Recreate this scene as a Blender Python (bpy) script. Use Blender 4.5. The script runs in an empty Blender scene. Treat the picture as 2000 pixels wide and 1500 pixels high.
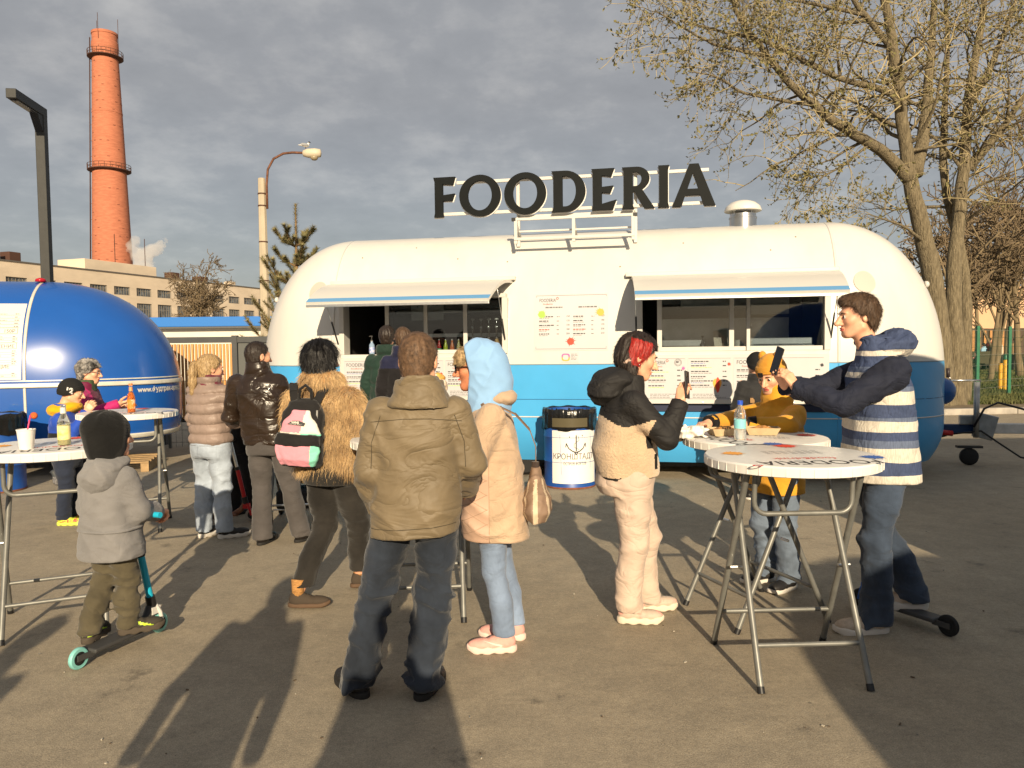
import bpy, bmesh, math, random
import numpy as np
from mathutils import Vector, Matrix, Euler
random.seed(7); np.random.seed(7)
SC = bpy.context.scene
COL = SC.collection
rad = math.radians
# ------------------------------------------------------------------ camera
PITCH = math.atan(73/1500); ROLL = rad(-.63); CZ = 1.6
cam_d = bpy.data.cameras.new('camera'); cam = bpy.data.objects.new('camera', cam_d); COL.objects.link(cam)
cam_d.sensor_width = 36; cam_d.lens = 27.0; cam_d.clip_start = .05; cam_d.clip_end = 2000
RC = Matrix.Rotation(math.pi/2-PITCH, 3, 'X') @ Matrix.Rotation(ROLL, 3, 'Z')
cam.matrix_world = Matrix.Translation((0,0,CZ)) @ RC.to_4x4()
SC.camera = cam
SC.cycles.adaptive_threshold = .02; SC.cycles.max_bounces = 8; SC.cycles.diffuse_bounces = 3; SC.cycles.glossy_bounces = 3; SC.cycles.transmission_bounces = 6; SC.cycles.transparent_max_bounces = 10; SC.cycles.volume_bounces = 5
SC.view_settings.view_transform = 'Standard'; SC.view_settings.look = 'None'
SC.view_settings.exposure = 0.45; SC.view_settings.gamma = 1.0
# ------------------------------------------------------------------ sun and sky
SUN_EL, SUN_AZ = 20.0, 6.5          # behind the camera, a little to its right
sdir = Vector((-math.sin(rad(SUN_AZ))*math.cos(rad(SUN_EL)), math.cos(rad(SUN_AZ))*math.cos(rad(SUN_EL)), -math.sin(rad(SUN_EL))))
sd = bpy.data.lights.new('sun','SUN'); sd.energy = 5.0; sd.angle = rad(.55); sd.color = (1,.82,.57)
sun = bpy.data.objects.new('sun', sd); COL.objects.link(sun)
sun.rotation_euler = sdir.to_track_quat('-Z','Y').to_euler(); sun.location = (3,-20,12)
wd = bpy.data.worlds.new('World'); SC.world = wd; wd.use_nodes = True
def world():
    nt = wd.node_tree; N = nt.nodes; L = nt.links; N.clear()
    out = N.new('ShaderNodeOutputWorld'); bg = N.new('ShaderNodeBackground'); L.new(bg.outputs[0], out.inputs[0])
    bg.inputs[1].default_value = .1
    sky = N.new('ShaderNodeTexSky'); sky.sky_type = 'NISHITA'; sky.sun_disc = False
    sky.sun_elevation = rad(SUN_EL); sky.sun_rotation = rad(180-SUN_AZ); sky.air_density = 1.2; sky.dust_density = 1.5
    tc = N.new('ShaderNodeTexCoord'); sep = N.new('ShaderNodeSeparateXYZ'); L.new(tc.outputs['Generated'], sep.inputs[0])
    def mth(op, a, b=None):
        m = N.new('ShaderNodeMath'); m.operation = op
        for i, v in enumerate((a, b)):
            if v is None: continue
            if isinstance(v, (int, float)): m.inputs[i].default_value = v
            else: L.new(v, m.inputs[i])
        return m.outputs[0]
    zz = mth('ADD', mth('MAXIMUM', sep.outputs[2], 0.0), .26)
    cmb = N.new('ShaderNodeCombineXYZ')
    L.new(mth('DIVIDE', sep.outputs[0], zz), cmb.inputs[0]); L.new(mth('DIVIDE', sep.outputs[1], zz), cmb.inputs[1])
    n1 = N.new('ShaderNodeTexNoise'); n1.inputs['Scale'].default_value = 1.9; n1.inputs['Detail'].default_value = 7; n1.inputs['Roughness'].default_value = .55
    n1.inputs['Distortion'].default_value = .25; L.new(cmb.outputs[0], n1.inputs['Vector'])
    n2 = N.new('ShaderNodeTexNoise'); n2.inputs['Scale'].default_value = 6.5; n2.inputs['Detail'].default_value = 8; n2.inputs['Roughness'].default_value = .6
    L.new(cmb.outputs[0], n2.inputs['Vector'])
    # cloud brightness: slate bodies with paler billows
    r1 = N.new('ShaderNodeValToRGB'); e = r1.color_ramp.elements
    e[0].position = .30; e[0].color = (2.0,2.07,2.22,1); e[1].position = .72; e[1].color = (3.95,3.9,3.85,1)
    m = e.new(.5); m.color = (2.5,2.56,2.7,1)
    mixn = mth('ADD', mth('MULTIPLY', n1.outputs[0], .55), mth('MULTIPLY', n2.outputs[0], .45)); L.new(mixn, r1.inputs[0])
    # thin veil towards the horizon where a little blue sky shows
    r2 = N.new('ShaderNodeValToRGB'); r2.color_ramp.elements[0].position = .0; r2.color_ramp.elements[0].color = (.76,)*3+(1,)
    r2.color_ramp.elements[1].position = .30; r2.color_ramp.elements[1].color = (.97,)*3+(1,)
    L.new(sep.outputs[2], r2.inputs[0])
    mx = N.new('ShaderNodeMixRGB'); L.new(r2.outputs[0], mx.inputs[0]); L.new(sky.outputs[0], mx.inputs[1]); L.new(r1.outputs[0], mx.inputs[2])
    L.new(mx.outputs[0], bg.inputs[0])
world()
# ------------------------------------------------------------------ pixel -> place helpers (photo 2000 x 1500)
def ray(x, y): return RC @ Vector(((x-1000)/1500, -(y-750)/1500, -1))
def at(x, y, Y):
    d = ray(x, y); return Vector((0,0,CZ)) + d*(Y/d.y)
def ground(x, y, z=0):
    d = ray(x, y); return Vector((0,0,CZ)) + d*((z-CZ)/d.z)
# ------------------------------------------------------------------ object helpers
def link(o, parent=None):
    COL.objects.link(o)
    if parent is not None: o.parent = parent
    return o
def tag(o, label=None, cat=None, group=None, kind=None):
    if label: o['label'] = label
    if cat: o['category'] = cat
    if group: o['group'] = group
    if kind: o['kind'] = kind
    return o
def empty(name, loc=(0,0,0), rz=0, label=None, cat=None, group=None):
    o = bpy.data.objects.new(name, None); o.empty_display_size = .1
    COL.objects.link(o); o.location = loc; o.rotation_euler = (0,0,rz)
    return tag(o, label, cat, group)
def copy_tree(o, parent=None):
    c = o.copy(); COL.objects.link(c); c.parent = parent
    for ch in list(o.children): copy_tree(ch, c)
    return c
class MB:
    def __init__(s): s.v = []; s.f = []; s.m = []
    def add(s, vs, fs, mi=0):
        b = len(s.v); s.v += [tuple(p) for p in vs]; s.f += [tuple(b+i for i in f) for f in fs]; s.m += [mi]*len(fs); return s
    def box(s, c, d, R=None, mi=0):
        x, y, z = d[0]/2, d[1]/2, d[2]/2
        vs = [Vector((sx*x, sy*y, sz*z)) for sx in (-1,1) for sy in (-1,1) for sz in (-1,1)]
        if R is not None: vs = [R @ v for v in vs]
        c = Vector(c)
        return s.add([v+c for v in vs], [(0,1,3,2),(4,6,7,5),(0,4,5,1),(2,3,7,6),(0,2,6,4),(1,5,7,3)], mi)
    def bbox(s, x0,x1,y0,y1,z0,z1, mi=0): return s.box(((x0+x1)/2,(y0+y1)/2,(z0+z1)/2),(x1-x0,y1-y0,z1-z0),None,mi)
    def tube(s, pts, r, n=8, caps=True, mi=0):
        pts = [Vector(p) for p in pts]
        k = len(pts); rs = r if hasattr(r,'__len__') else [r]*k
        vs = []; u = None
        for i, p in enumerate(pts):
            t = (pts[min(i+1,k-1)]-pts[max(i-1,0)])
            t = t.normalized() if t.length > 1e-9 else Vector((0,0,1))
            if u is None:
                u = t.orthogonal().normalized()
            else:
                u = (u - t*u.dot(t)); u = u.normalized() if u.length > 1e-6 else t.orthogonal().normalized()
            w = t.cross(u)
            for j in range(n):
                a = 2*math.pi*j/n; vs.append(p+(u*math.cos(a)+w*math.sin(a))*rs[i])
        fs = [(i*n+j, i*n+(j+1)%n, (i+1)*n+(j+1)%n, (i+1)*n+j) for i in range(k-1) for j in range(n)]
        if caps: fs += [tuple(range(n-1,-1,-1)), tuple((k-1)*n+j for j in range(n))]
        return s.add(vs, fs, mi)
    def lathe(s, prof, n=32, c=(0,0,0), R=None, mi=0, cap=True):
        c = Vector(c); vs = []
        for r_, z in prof:
            for j in range(n):
                a = 2*math.pi*j/n; v = Vector((r_*math.cos(a), r_*math.sin(a), z))
                vs.append((R @ v if R is not None else v)+c)
        k = len(prof)
        fs = [(i*n+j, i*n+(j+1)%n, (i+1)*n+(j+1)%n, (i+1)*n+j) for i in range(k-1) for j in range(n)]
        if cap: fs += [tuple(range(n-1,-1,-1)), tuple((k-1)*n+j for j in range(n))]
        return s.add(vs, fs, mi)
    def prism(s, poly, y0, y1, f=None, mi=0):
        """polygon in (x,z) pushed from y0 to y1 (y0 = front); f maps points"""
        n = len(poly); A = [(p[0], y0, p[1]) for p in poly]; B = [(p[0], y1, p[1]) for p in poly]
        vs = [f(*p) for p in A+B] if f else A+B
        return s.add(vs, [tuple(range(n)), tuple(range(2*n-1,n-1,-1))]+[(i, i+n, (i+1)%n+n, (i+1)%n) for i in range(n)], mi)
    def build(s, name, mats, parent=None, smooth=False, loc=None, angle=None):
        me = bpy.data.meshes.new(name); me.from_pydata(s.v, [], s.f)
        mats = mats if isinstance(mats, (list,tuple)) else [mats]
        for m in mats: me.materials.append(m)
        if any(s.m): me.polygons.foreach_set('material_index', s.m)
        if smooth:
            me.shade_smooth()
            if angle: me.set_sharp_from_angle(angle=rad(angle))
        me.update()
        o = bpy.data.objects.new(name, me); link(o, parent)
        if loc is not None: o.location = loc
        return o
def bevel(o, w=.006, seg=2, ang=40):
    m = o.modifiers.new('bevel','BEVEL'); m.width = w; m.segments = seg; m.limit_method = 'ANGLE'; m.angle_limit = rad(ang); return o
# ------------------------------------------------------------------ materials
MATS = {}
def mat(name, col=(.5,.5,.5), rough=.6, metal=0., var=0., vs=8., bump=0., bs=60., stretch=(1,1,1), bstretch=(1,1,1), coat=0., sheen=0., spec=.5, col2=None, lo=.35, hi=.65, trans=0., ior=1.45, alpha=1., emit=None, coords='Object', bdist=.01, rvar=0., detail=5, bdetail=4, sss=0., wrk=None):
    if name in MATS: return MATS[name]
    m = bpy.data.materials.new(name); m.use_nodes = True; nt = m.node_tree; N = nt.nodes; L = nt.links
    b = N['Principled BSDF']
    b.inputs['Base Color'].default_value = (*col,1); b.inputs['Roughness'].default_value = rough; b.inputs['Metallic'].default_value = metal
    b.inputs['Coat Weight'].default_value = coat; b.inputs['Sheen Weight'].default_value = sheen; b.inputs['Specular IOR Level'].default_value = spec
    b.inputs['Transmission Weight'].default_value = trans; b.inputs['IOR'].default_value = ior; b.inputs['Alpha'].default_value = alpha
    if sss: b.inputs['Subsurface Weight'].default_value = sss; b.inputs['Subsurface Radius'].default_value = (.012,.005,.003); b.inputs['Subsurface Scale'].default_value = .5
    if emit: b.inputs['Emission Color'].default_value = (*emit[:3],1); b.inputs['Emission Strength'].default_value = emit[3]
    tc = N.new('ShaderNodeTexCoord')
    def noise(scale, st, det):
        mp = N.new('ShaderNodeMapping'); mp.inputs['Scale'].default_value = st; L.new(tc.outputs[coords], mp.inputs[0])
        n = N.new('ShaderNodeTexNoise'); n.inputs['Scale'].default_value = scale; n.inputs['Detail'].default_value = det; n.inputs['Roughness'].default_value = .6
        L.new(mp.outputs[0], n.inputs['Vector']); return n
    if var or col2:
        n = noise(vs, stretch, detail); r = N.new('ShaderNodeValToRGB'); e = r.color_ramp.elements
        e[0].position = lo; e[1].position = hi
        c1 = tuple(max(0,c*(1-var)) for c in col); c2 = col2 if col2 else tuple(min(1,c*(1+var)) for c in col)
        e[0].color = (*c1,1); e[1].color = (*c2,1)
        L.new(n.outputs[0], r.inputs[0]); L.new(r.outputs[0], b.inputs['Base Color'])
        if rvar:
            mr = N.new('ShaderNodeMapRange'); mr.inputs[1].default_value = .3; mr.inputs[2].default_value = .7; mr.inputs[3].default_value = rough-rvar; mr.inputs[4].default_value = rough+rvar
            L.new(n.outputs[0], mr.inputs[0]); L.new(mr.outputs[0], b.inputs['Roughness'])
    if bump:
        n = noise(bs, bstretch, bdetail); bp = N.new('ShaderNodeBump'); bp.inputs['Strength'].default_value = bump; bp.inputs['Distance'].default_value = bdist
        L.new(n.outputs[0], bp.inputs['Height']); L.new(bp.outputs[0], b.inputs['Normal'])
    if wrk:      # creases: ridged noise under the weave
        mp = N.new('ShaderNodeMapping'); mp.inputs['Scale'].default_value = wrk[3] if len(wrk) > 3 else (1,1,1.5); mp.inputs['Rotation'].default_value = (.3,.5,.2); L.new(tc.outputs[coords], mp.inputs[0])
        n = N.new('ShaderNodeTexNoise'); n.inputs['Scale'].default_value = wrk[0]; n.inputs['Detail'].default_value = 3; n.inputs['Roughness'].default_value = .5; n.inputs['Distortion'].default_value = .9; L.new(mp.outputs[0], n.inputs['Vector'])
        s1 = N.new('ShaderNodeMath'); s1.operation = 'SUBTRACT'; s1.inputs[1].default_value = .5; L.new(n.outputs[0], s1.inputs[0]); s2 = N.new('ShaderNodeMath'); s2.operation = 'ABSOLUTE'; L.new(s1.outputs[0], s2.inputs[0])
        s3 = N.new('ShaderNodeMath'); s3.operation = 'POWER'; s3.inputs[1].default_value = .6; L.new(s2.outputs[0], s3.inputs[0])
        bq = N.new('ShaderNodeBump'); bq.inputs['Strength'].default_value = wrk[1]; bq.inputs['Distance'].default_value = wrk[2]; L.new(s3.outputs[0], bq.inputs['Height'])
        if b.inputs['Normal'].links: L.new(b.inputs['Normal'].links[0].from_socket, bq.inputs['Normal'])
        L.new(bq.outputs[0], b.inputs['Normal'])
    MATS[name] = m; return m
def lin(r, g, b):
    f = lambda c: (c/255/12.92) if c <= 10 else ((c/255+.055)/1.055)**2.4
    return (f(r), f(g), f(b))
def cloth(name, col, var=.18, rough=.9, bump=.25, bs=180, vs=5, wrk=(6,.28,.03), **k): return mat(name, col, rough, var=var, vs=vs, bump=bump, bs=bs, sheen=.15, spec=.2, bdist=.004, wrk=wrk, **k)
def glass_mat(name, tint=(1,1,1), refl=.12, rough=0.0):
    if name in MATS: return MATS[name]
    m = bpy.data.materials.new(name); m.use_nodes = True; nt = m.node_tree; N = nt.nodes; L = nt.links; N.clear()
    o = N.new('ShaderNodeOutputMaterial'); mx = N.new('ShaderNodeMixShader'); t = N.new('ShaderNodeBsdfTransparent'); g = N.new('ShaderNodeBsdfGlossy')
    fr = N.new('ShaderNodeFresnel'); fr.inputs[0].default_value = 1.5; ad = N.new('ShaderNodeMath'); ad.operation = 'ADD'; ad.inputs[1].default_value = refl; ad.use_clamp = True
    t.inputs[0].default_value = (*tint,1); g.inputs['Roughness'].default_value = rough
    L.new(fr.outputs[0], ad.inputs[0]); L.new(ad.outputs[0], mx.inputs[0]); L.new(t.outputs[0], mx.inputs[1]); L.new(g.outputs[0], mx.inputs[2]); L.new(mx.outputs[0], o.inputs[0])
    MATS[name] = m; return m
# ------------------------------------------------------------------ lettering
def text_mesh(s, size=.1, ext=0., align='LEFT', bold=0., shear=0.):
    cu = bpy.data.curves.new('lettering','FONT'); cu.body = s; cu.size = size; cu.extrude = ext; cu.align_x = align; cu.offset = bold; cu.shear = shear; cu.resolution_u = 3
    o = bpy.data.objects.new('lettering', cu); COL.objects.link(o)
    dg = bpy.context.evaluated_depsgraph_get(); me = bpy.data.meshes.new_from_object(o.evaluated_get(dg))
    v = [tuple(x.co) for x in me.vertices]; f = [tuple(p.vertices) for p in me.polygons]
    bpy.data.objects.remove(o); bpy.data.curves.remove(cu); bpy.data.meshes.remove(me)
    return v, f
def text_to(mb, s, size, fn, align='LEFT', bold=0., mi=0, width=None, shear=0.):
    """flat lettering: every (x, y) of the text goes through fn to its place"""
    v, f = text_mesh(s, size, 0, align, bold, shear)
    if width and v:
        x0 = min(p[0] for p in v); x1 = max(p[0] for p in v); k = width/max(1e-6, x1-x0)
        v = [((p[0]-x0)*k, p[1], p[2]) for p in v]
    mb.add([fn(p[0], p[1]) for p in v], f, mi)
def splat(cx, cy, r, seed, n=15):
    rr = random.Random(seed); P = []
    for i in range(n*4):
        a = 2*math.pi*i/(n*4); k = i % 4
        if k == 0: amp = .62+.1*rr.random()
        elif k == 2: amp = rr.choice([.7,.78,.86,1.0,1.15]) 
        else: amp = .68
        P.append((cx+math.cos(a)*r*amp, cy+math.sin(a)*r*amp))
    return P
# ================================================================== implicit surfaces
_T = np.random.RandomState(3).rand(8192).astype(np.float32)
def vn(x, y, z, sd=0):
    xi = np.floor(x); yi = np.floor(y); zi = np.floor(z)
    fx = x-xi; fy = y-yi; fz = z-zi
    fx = fx*fx*(3-2*fx); fy = fy*fy*(3-2*fy); fz = fz*fz*(3-2*fz)
    xi = xi.astype(np.int64)+sd*17; yi = yi.astype(np.int64)+sd*5; zi = zi.astype(np.int64)
    def h(a, b, c): return _T[((a*73856093) ^ (b*19349663) ^ (c*83492791)) & 8191]
    def lerp(a, b, t): return a+(b-a)*t
    return lerp(lerp(lerp(h(xi,yi,zi),h(xi+1,yi,zi),fx), lerp(h(xi,yi+1,zi),h(xi+1,yi+1,zi),fx), fy),
                lerp(lerp(h(xi,yi,zi+1),h(xi+1,yi,zi+1),fx), lerp(h(xi,yi+1,zi+1),h(xi+1,yi+1,zi+1),fx), fy), fz)
def nets(field, lo, hi, h):
    ax = [np.arange(lo[i], hi[i]+h, h, dtype=np.float32) for i in range(3)]
    X, Y, Z = np.meshgrid(*ax, indexing='ij')
    V = field(X, Y, Z).astype(np.float32); ins = V < 0
    sl = [slice(None,-1), slice(1,None)]
    cnt = np.zeros(tuple(n-1 for n in V.shape), np.int8)
    for i in (0,1):
        for j in (0,1):
            for k in (0,1): cnt += ins[sl[i], sl[j], sl[k]]
    act = (cnt > 0) & (cnt < 8)
    I, J, K = np.nonzero(act); n = len(I)
    if n == 0: return np.zeros((0,3)), np.zeros((0,4), int)
    idx = np.full(act.shape, -1, np.int64); idx[act] = np.arange(n)
    acc = np.zeros((n,3), np.float32); c = np.zeros(n, np.float32)
    for axis in range(3):
        o1, o2 = [a for a in range(3) if a != axis]
        for p in (0,1):
            for q in (0,1):
                a = [0,0,0]; a[o1] = p; a[o2] = q; b = list(a); b[axis] = 1
                va = V[I+a[0], J+a[1], K+a[2]]; vb = V[I+b[0], J+b[1], K+b[2]]
                cr = (va < 0) != (vb < 0); t = np.where(cr, va/np.where(cr, va-vb, 1), 0)
                pos = np.zeros((n,3), np.float32); pos[:,o1] = p; pos[:,o2] = q; pos[:,axis] = t
                acc += pos*cr[:,None]; c += cr
    ve = (np.stack([I,J,K],1)+acc/c[:,None])*h+np.array([a[0] for a in ax])
    F = []
    for axis in range(3):
        o1, o2 = (axis+1) % 3, (axis+2) % 3
        A = [slice(None)]*3; B = [slice(None)]*3
        A[axis] = slice(None,-1); B[axis] = slice(1,None)
        for o in (o1,o2): A[o] = slice(1,-1); B[o] = slice(1,-1)
        sa = ins[tuple(A)]; sb = ins[tuple(B)]
        for flip, msk in ((False, sa & ~sb), (True, ~sa & sb)):
            e = np.stack(np.nonzero(msk),1)
            if len(e) == 0: continue
            e[:,o1] += 1; e[:,o2] += 1
            q = []
            for d1, d2 in ((-1,-1),(0,-1),(0,0),(-1,0)):
                t = e.copy(); t[:,o1] += d1; t[:,o2] += d2; q.append(idx[t[:,0],t[:,1],t[:,2]])
            q = np.stack(q,1); F.append(q[:,::-1] if flip else q)
    return ve, np.concatenate(F)
def np_mesh(name, ve, fa, mats, mi=None, smooth=True):
    me = bpy.data.meshes.new(name); n = len(ve); k = len(fa)
    me.vertices.add(n); me.vertices.foreach_set('co', np.ascontiguousarray(ve, np.float32).ravel())
    me.loops.add(k*4); me.loops.foreach_set('vertex_index', np.ascontiguousarray(fa, np.int32).ravel())
    me.polygons.add(k); me.polygons.foreach_set('loop_start', np.arange(0,k*4,4,dtype=np.int32))
    if mi is not None: me.polygons.foreach_set('material_index', np.ascontiguousarray(mi, np.int32))
    for m in (mats if isinstance(mats,(list,tuple)) else [mats]): me.materials.append(m)
    me.update(calc_edges=True); me.validate()
    if smooth: me.shade_smooth()
    return me
def smin(a, b, k):
    h = np.clip(.5+.5*(b-a)/k, 0, 1); return b+(a-b)*h-k*h*(1-h)
def smax(a, b, k): return -smin(-a, -b, k)
def rcone(X, Y, Z, a, b, r1, r2):
    a = np.asarray(a, np.float32); b = np.asarray(b, np.float32); ba = b-a; l2 = float(ba@ba)+1e-9
    px, py, pz = X-a[0], Y-a[1], Z-a[2]
    t = np.clip((px*ba[0]+py*ba[1]+pz*ba[2])/l2, 0, 1)
    return np.sqrt((px-t*ba[0])**2+(py-t*ba[1])**2+(pz-t*ba[2])**2)-(r1+(r2-r1)*t)
def chain(X, Y, Z, pts, rs, k=.02):
    d = None
    for i in range(len(pts)-1):
        e = rcone(X, Y, Z, pts[i], pts[i+1], rs[i], rs[i+1]); d = e if d is None else smin(d, e, k)
    return d
def ell(X, Y, Z, c, r):
    x, y, z = X-c[0], Y-c[1], Z-c[2]
    k0 = np.sqrt((x/r[0])**2+(y/r[1])**2+(z/r[2])**2); k1 = np.sqrt((x/r[0]**2)**2+(y/r[1]**2)**2+(z/r[2]**2)**2)+1e-6
    return k0*(k0-1)/k1
def stack(X, Y, Z, st, n=2.5):
    """trunk-like body: stations (z, half width, half depth, cx, cy)"""
    st = sorted(st); z = [s[0] for s in st]
    g = lambda i: np.interp(Z, z, [s[i] for s in st]).astype(np.float32)
    w, d, cx, cy = g(1), g(2), g(3), g(4)
    q = ((np.abs(X-cx)/w)**n+(np.abs(Y-cy)/d)**n)**(1/n)
    e = (q-1)*np.minimum(w, d)
    return np.maximum(np.maximum(e, Z-z[-1]), z[0]-Z)
def folds(X, Y, Z, amp, f=(7,7,16), sd=0, tilt=.5):
    """cloth folds: sharp-crested ridges of two sizes, mostly across the cloth"""
    w = vn(X*4, Y*4, Z*4, sd+9)*1.1
    n = vn(X*f[0]+w+Z*tilt*f[0], Y*f[1]+w, Z*f[2]+X*tilt*f[2]*.5+w*1.8, sd)
    r = (1-np.abs(2*n-1))**2.6
    n2 = vn(X*f[0]*2.1-Z*tilt*f[0]*2, Y*f[1]*2.1+w, Z*f[2]*1.7-X*tilt*f[2]*.8+w*2, sd+31)
    r2 = (1-np.abs(2*n2-1))**2.2
    m = vn(X*3.1, Y*3.1, Z*3.1, sd+4)
    return amp*((r*1.25+r2*.55)*(.3+1.2*m)-.50)
def band(d, fn, w=.05):
    """add displacement only near the surface"""
    out = d.copy(); k = np.abs(d) < w
    if k.any(): out[k] = fn(k)
    return out
# ================================================================== heads, hair, hands (canonical, head centre at 0, facing +Y, height .235)
def f_head(X, Y, Z, jaw=1., nose=1., fem=0., child=0., mouth=0.):
    d = ell(X,Y,Z,(0,-.014,.028),(.0755,.097,.090))
    d = smin(d, ell(X,Y,Z,(0,.026,-.035),(.058*jaw,.066,.080)), .03)
    d = smin(d, ell(X,Y,Z,(0,.066,-.094-.01*mouth),(.024*jaw,.023,.020)), .028)
    for s in (-1,1):
        d = smin(d, ell(X,Y,Z,(s*.040,.060,-.022),(.022,.022,.022)), .025)
        d = smin(d, rcone(X,Y,Z,(s*.056*jaw,.0,-.062),(s*.022*jaw,.066,-.098),.016,.014), .03)
    d = smin(d, ell(X,Y,Z,(0,.080,.024),(.046,.014,.011)), .018)
    for s in (-1,1):
        d = smax(d, -ell(X,Y,Z,(s*.031,.098,.002),(.019,.016,.012)), .012)
        d = smin(d, ell(X,Y,Z,(s*.031,.0775,.002),(.0145,.0135,.0125)), .004)
    d = smin(d, chain(X,Y,Z,[(0,.090,.012),(0,.104*1.0,-.014),(0,.112+.006*nose,-.034)],[.0085,.0095*nose,.0125*nose], .01), .012)
    for s in (-1,1): d = smin(d, ell(X,Y,Z,(s*.0125,.100,-.038),(.009,.011,.0085)), .008)
    lo = -.072-.018*mouth
    d = smin(d, ell(X,Y,Z,(0,.092,-.0605),(.022,.012,.0052)), .006)
    d = smin(d, ell(X,Y,Z,(0,.090-.008*mouth,lo),(.019,.012,.0062)), .006)
    if mouth: d = smax(d, -ell(X,Y,Z,(0,.10,-.073),(.016,.03,.008*mouth)), .005)
    else: d = smax(d, -ell(X,Y,Z,(0,.106,-.0665),(.024,.010,.0016)), .004)
    for s in (-1,1):
        e = ell(X-.0*s,Y,Z,(s*.0775,-.012,-.006),(.011,.019,.031)); e = smax(e, -ell(X,Y,Z,(s*.090,-.008,-.004),(.009,.010,.018)), .005)
        d = smin(d, e, .007)
    d = smin(d, chain(X,Y,Z,[(0,-.022,-.05),(0,-.032,-.12),(0,-.032,-.165)],[.054-.006*fem-.004*child,.052-.008*fem-.006*child,.046], .02), .03)
    return d
_HC = {}
def head_mesh(**k):
    key = tuple(sorted(k.items()))
    if key not in _HC:
        v, f = nets(lambda X,Y,Z: f_head(X,Y,Z,**k), (-.105,-.13,-.245), (.105,.145,.135), .0045)
        c = v[f].mean(1)
        lips = (np.abs(c[:,0]) < .021) & (c[:,1] > .088) & (c[:,2] < -.056) & (c[:,2] > -.079-.016*k.get('mouth',0)) & (np.abs(c[:,0])**2/.021**2+((c[:,2]+.067)/.013)**2 < 1.0+1.5*k.get('mouth',0))
        _HC[key] = (v, f, lips.astype(int))
    return _HC[key]
def skull(X,Y,Z,off=0.): return smin(ell(X,Y,Z,(0,-.014,.028),(.0755+off,.097+off,.090+off)), ell(X,Y,Z,(0,-.03,-.04),(.060+off,.062+off,.07+off)), .03)
def strands(X,Y,Z,amp,fa=26,fz=5,sd=0):
    az = np.arctan2(X, -(Y+.014)+1e-6)
    return amp*(vn(az*fa/3.0, Z*fz*8+az*2, 0*Z, sd)-.5)*2 + amp*.6*(vn(X*90,Y*90,Z*22,sd+2)-.5)*2
def hair_field(style):
    def hl(Y, pts): return np.interp(Y, [p[0] for p in pts], [p[1] for p in pts]).astype(np.float32)
    SHORT = [(-.12,-.085),(-.07,-.085),(-.03,-.045),(-.012,.0),(.012,.004),(.03,.028),(.052,.058),(.075,.066),(.12,.074)]
    def f(X,Y,Z):
        if style in ('short','crop','boy'):
            off = {'short':.016,'crop':.007,'boy':.015}[style]
            d = skull(X,Y,Z,off)
            d = smin(d, ell(X,Y,Z,(.01,.045,.095),(.05,.05,.03)), .03) if style == 'short' else d
            d = d+strands(X,Y,Z,.0045 if style != 'crop' else .002)
            return smax(d, hl(Y,SHORT)-Z+strands(X,Y,Z,.004,40)*1.0, .006)
        if style == 'bob':
            d = skull(X,Y,Z,.022)
            d = smin(d, stack(X,Y,Z,[(-.21,.078,.062,0,-.045),(-.12,.094,.08,0,-.03),(-.03,.097,.098,0,-.018),(.05,.085,.095,0,-.012)],2.2), .03)
            d = d+strands(X,Y,Z,.008,34,1.2)
            return smax(smax(d, hl(Y,[(-.2,-.3),(.03,-.3),(.05,-.16),(.066,-.02),(.08,.05),(.12,.07)])-Z, .008), -(Z+.185+.03*(vn(X*30,Y*30,Z*3,5)-.5)), .01)
        if style == 'pony':
            d = skull(X,Y,Z,.011)+strands(X,Y,Z,.003,30)
            d = smax(d, hl(Y,SHORT)-Z, .006)
            t = chain(X,Y,Z,[(.0,-.105,.045),(.0,-.140,.03),(-.004,-.150,-.04),(-.012,-.140,-.13),(-.018,-.125,-.21),(-.02,-.115,-.265)],[.016,.026,.033,.031,.022,.006], .02)
            return smin(d, t+.006*(vn(X*110,Y*110,Z*9,3)-.5)*2, .01)
        if style == 'curly':
            d = skull(X,Y,Z,.021); d = smin(d, ell(X,Y,Z,(0,-.055,.03),(.085,.075,.085)), .03)
            d = d+.012*(vn(X*38,Y*38,Z*38,1)-.5)*2+.005*(vn(X*90,Y*90,Z*60,2)-.5)*2
            return smax(d, hl(Y,[(-.15,-.10),(-.05,-.085),(.0,-.012),(.03,.0),(.055,.035),(.08,.055),(.12,.06)])-Z, .01)
        if style == 'red':
            d = skull(X,Y,Z,.016); d = smin(d, ell(X,Y,Z,(0,-.07,-.02),(.06,.05,.06)), .03)
            d = smin(d, chain(X,Y,Z,[(.045,-.045,-.05),(.055,-.02,-.10),(.06,.0,-.16)],[.035,.028,.02]), .025)
            d = smin(d, chain(X,Y,Z,[(-.045,-.045,-.05),(-.055,-.02,-.10),(-.06,.0,-.14)],[.035,.028,.02]), .025)
            d = d+strands(X,Y,Z,.005,34,2)
            return smax(d, hl(Y,[(-.15,-.20),(.0,-.20),(.012,-.03),(.03,-.004),(.052,.03),(.075,.058),(.12,.066)])-Z, .006)
        if style == 'fringe':      # blond fringe showing at the edge of a hood
            d = smin(ell(X,Y,Z,(0,.055,.055),(.07,.055,.055)), ell(X,Y,Z,(0,.07,.03),(.075,.035,.035)), .02)+.010*(vn(X*60,Y*60,Z*40,1)-.5)*2
            return smax(d, .012-Z, .01)
    return f
_HR = {}
def hair_mesh(style, h=.0055):
    if style not in _HR: _HR[style] = nets(hair_field(style), (-.13,-.20,-.30), (.13,.14,.155), h)
    return _HR[style]
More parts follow.
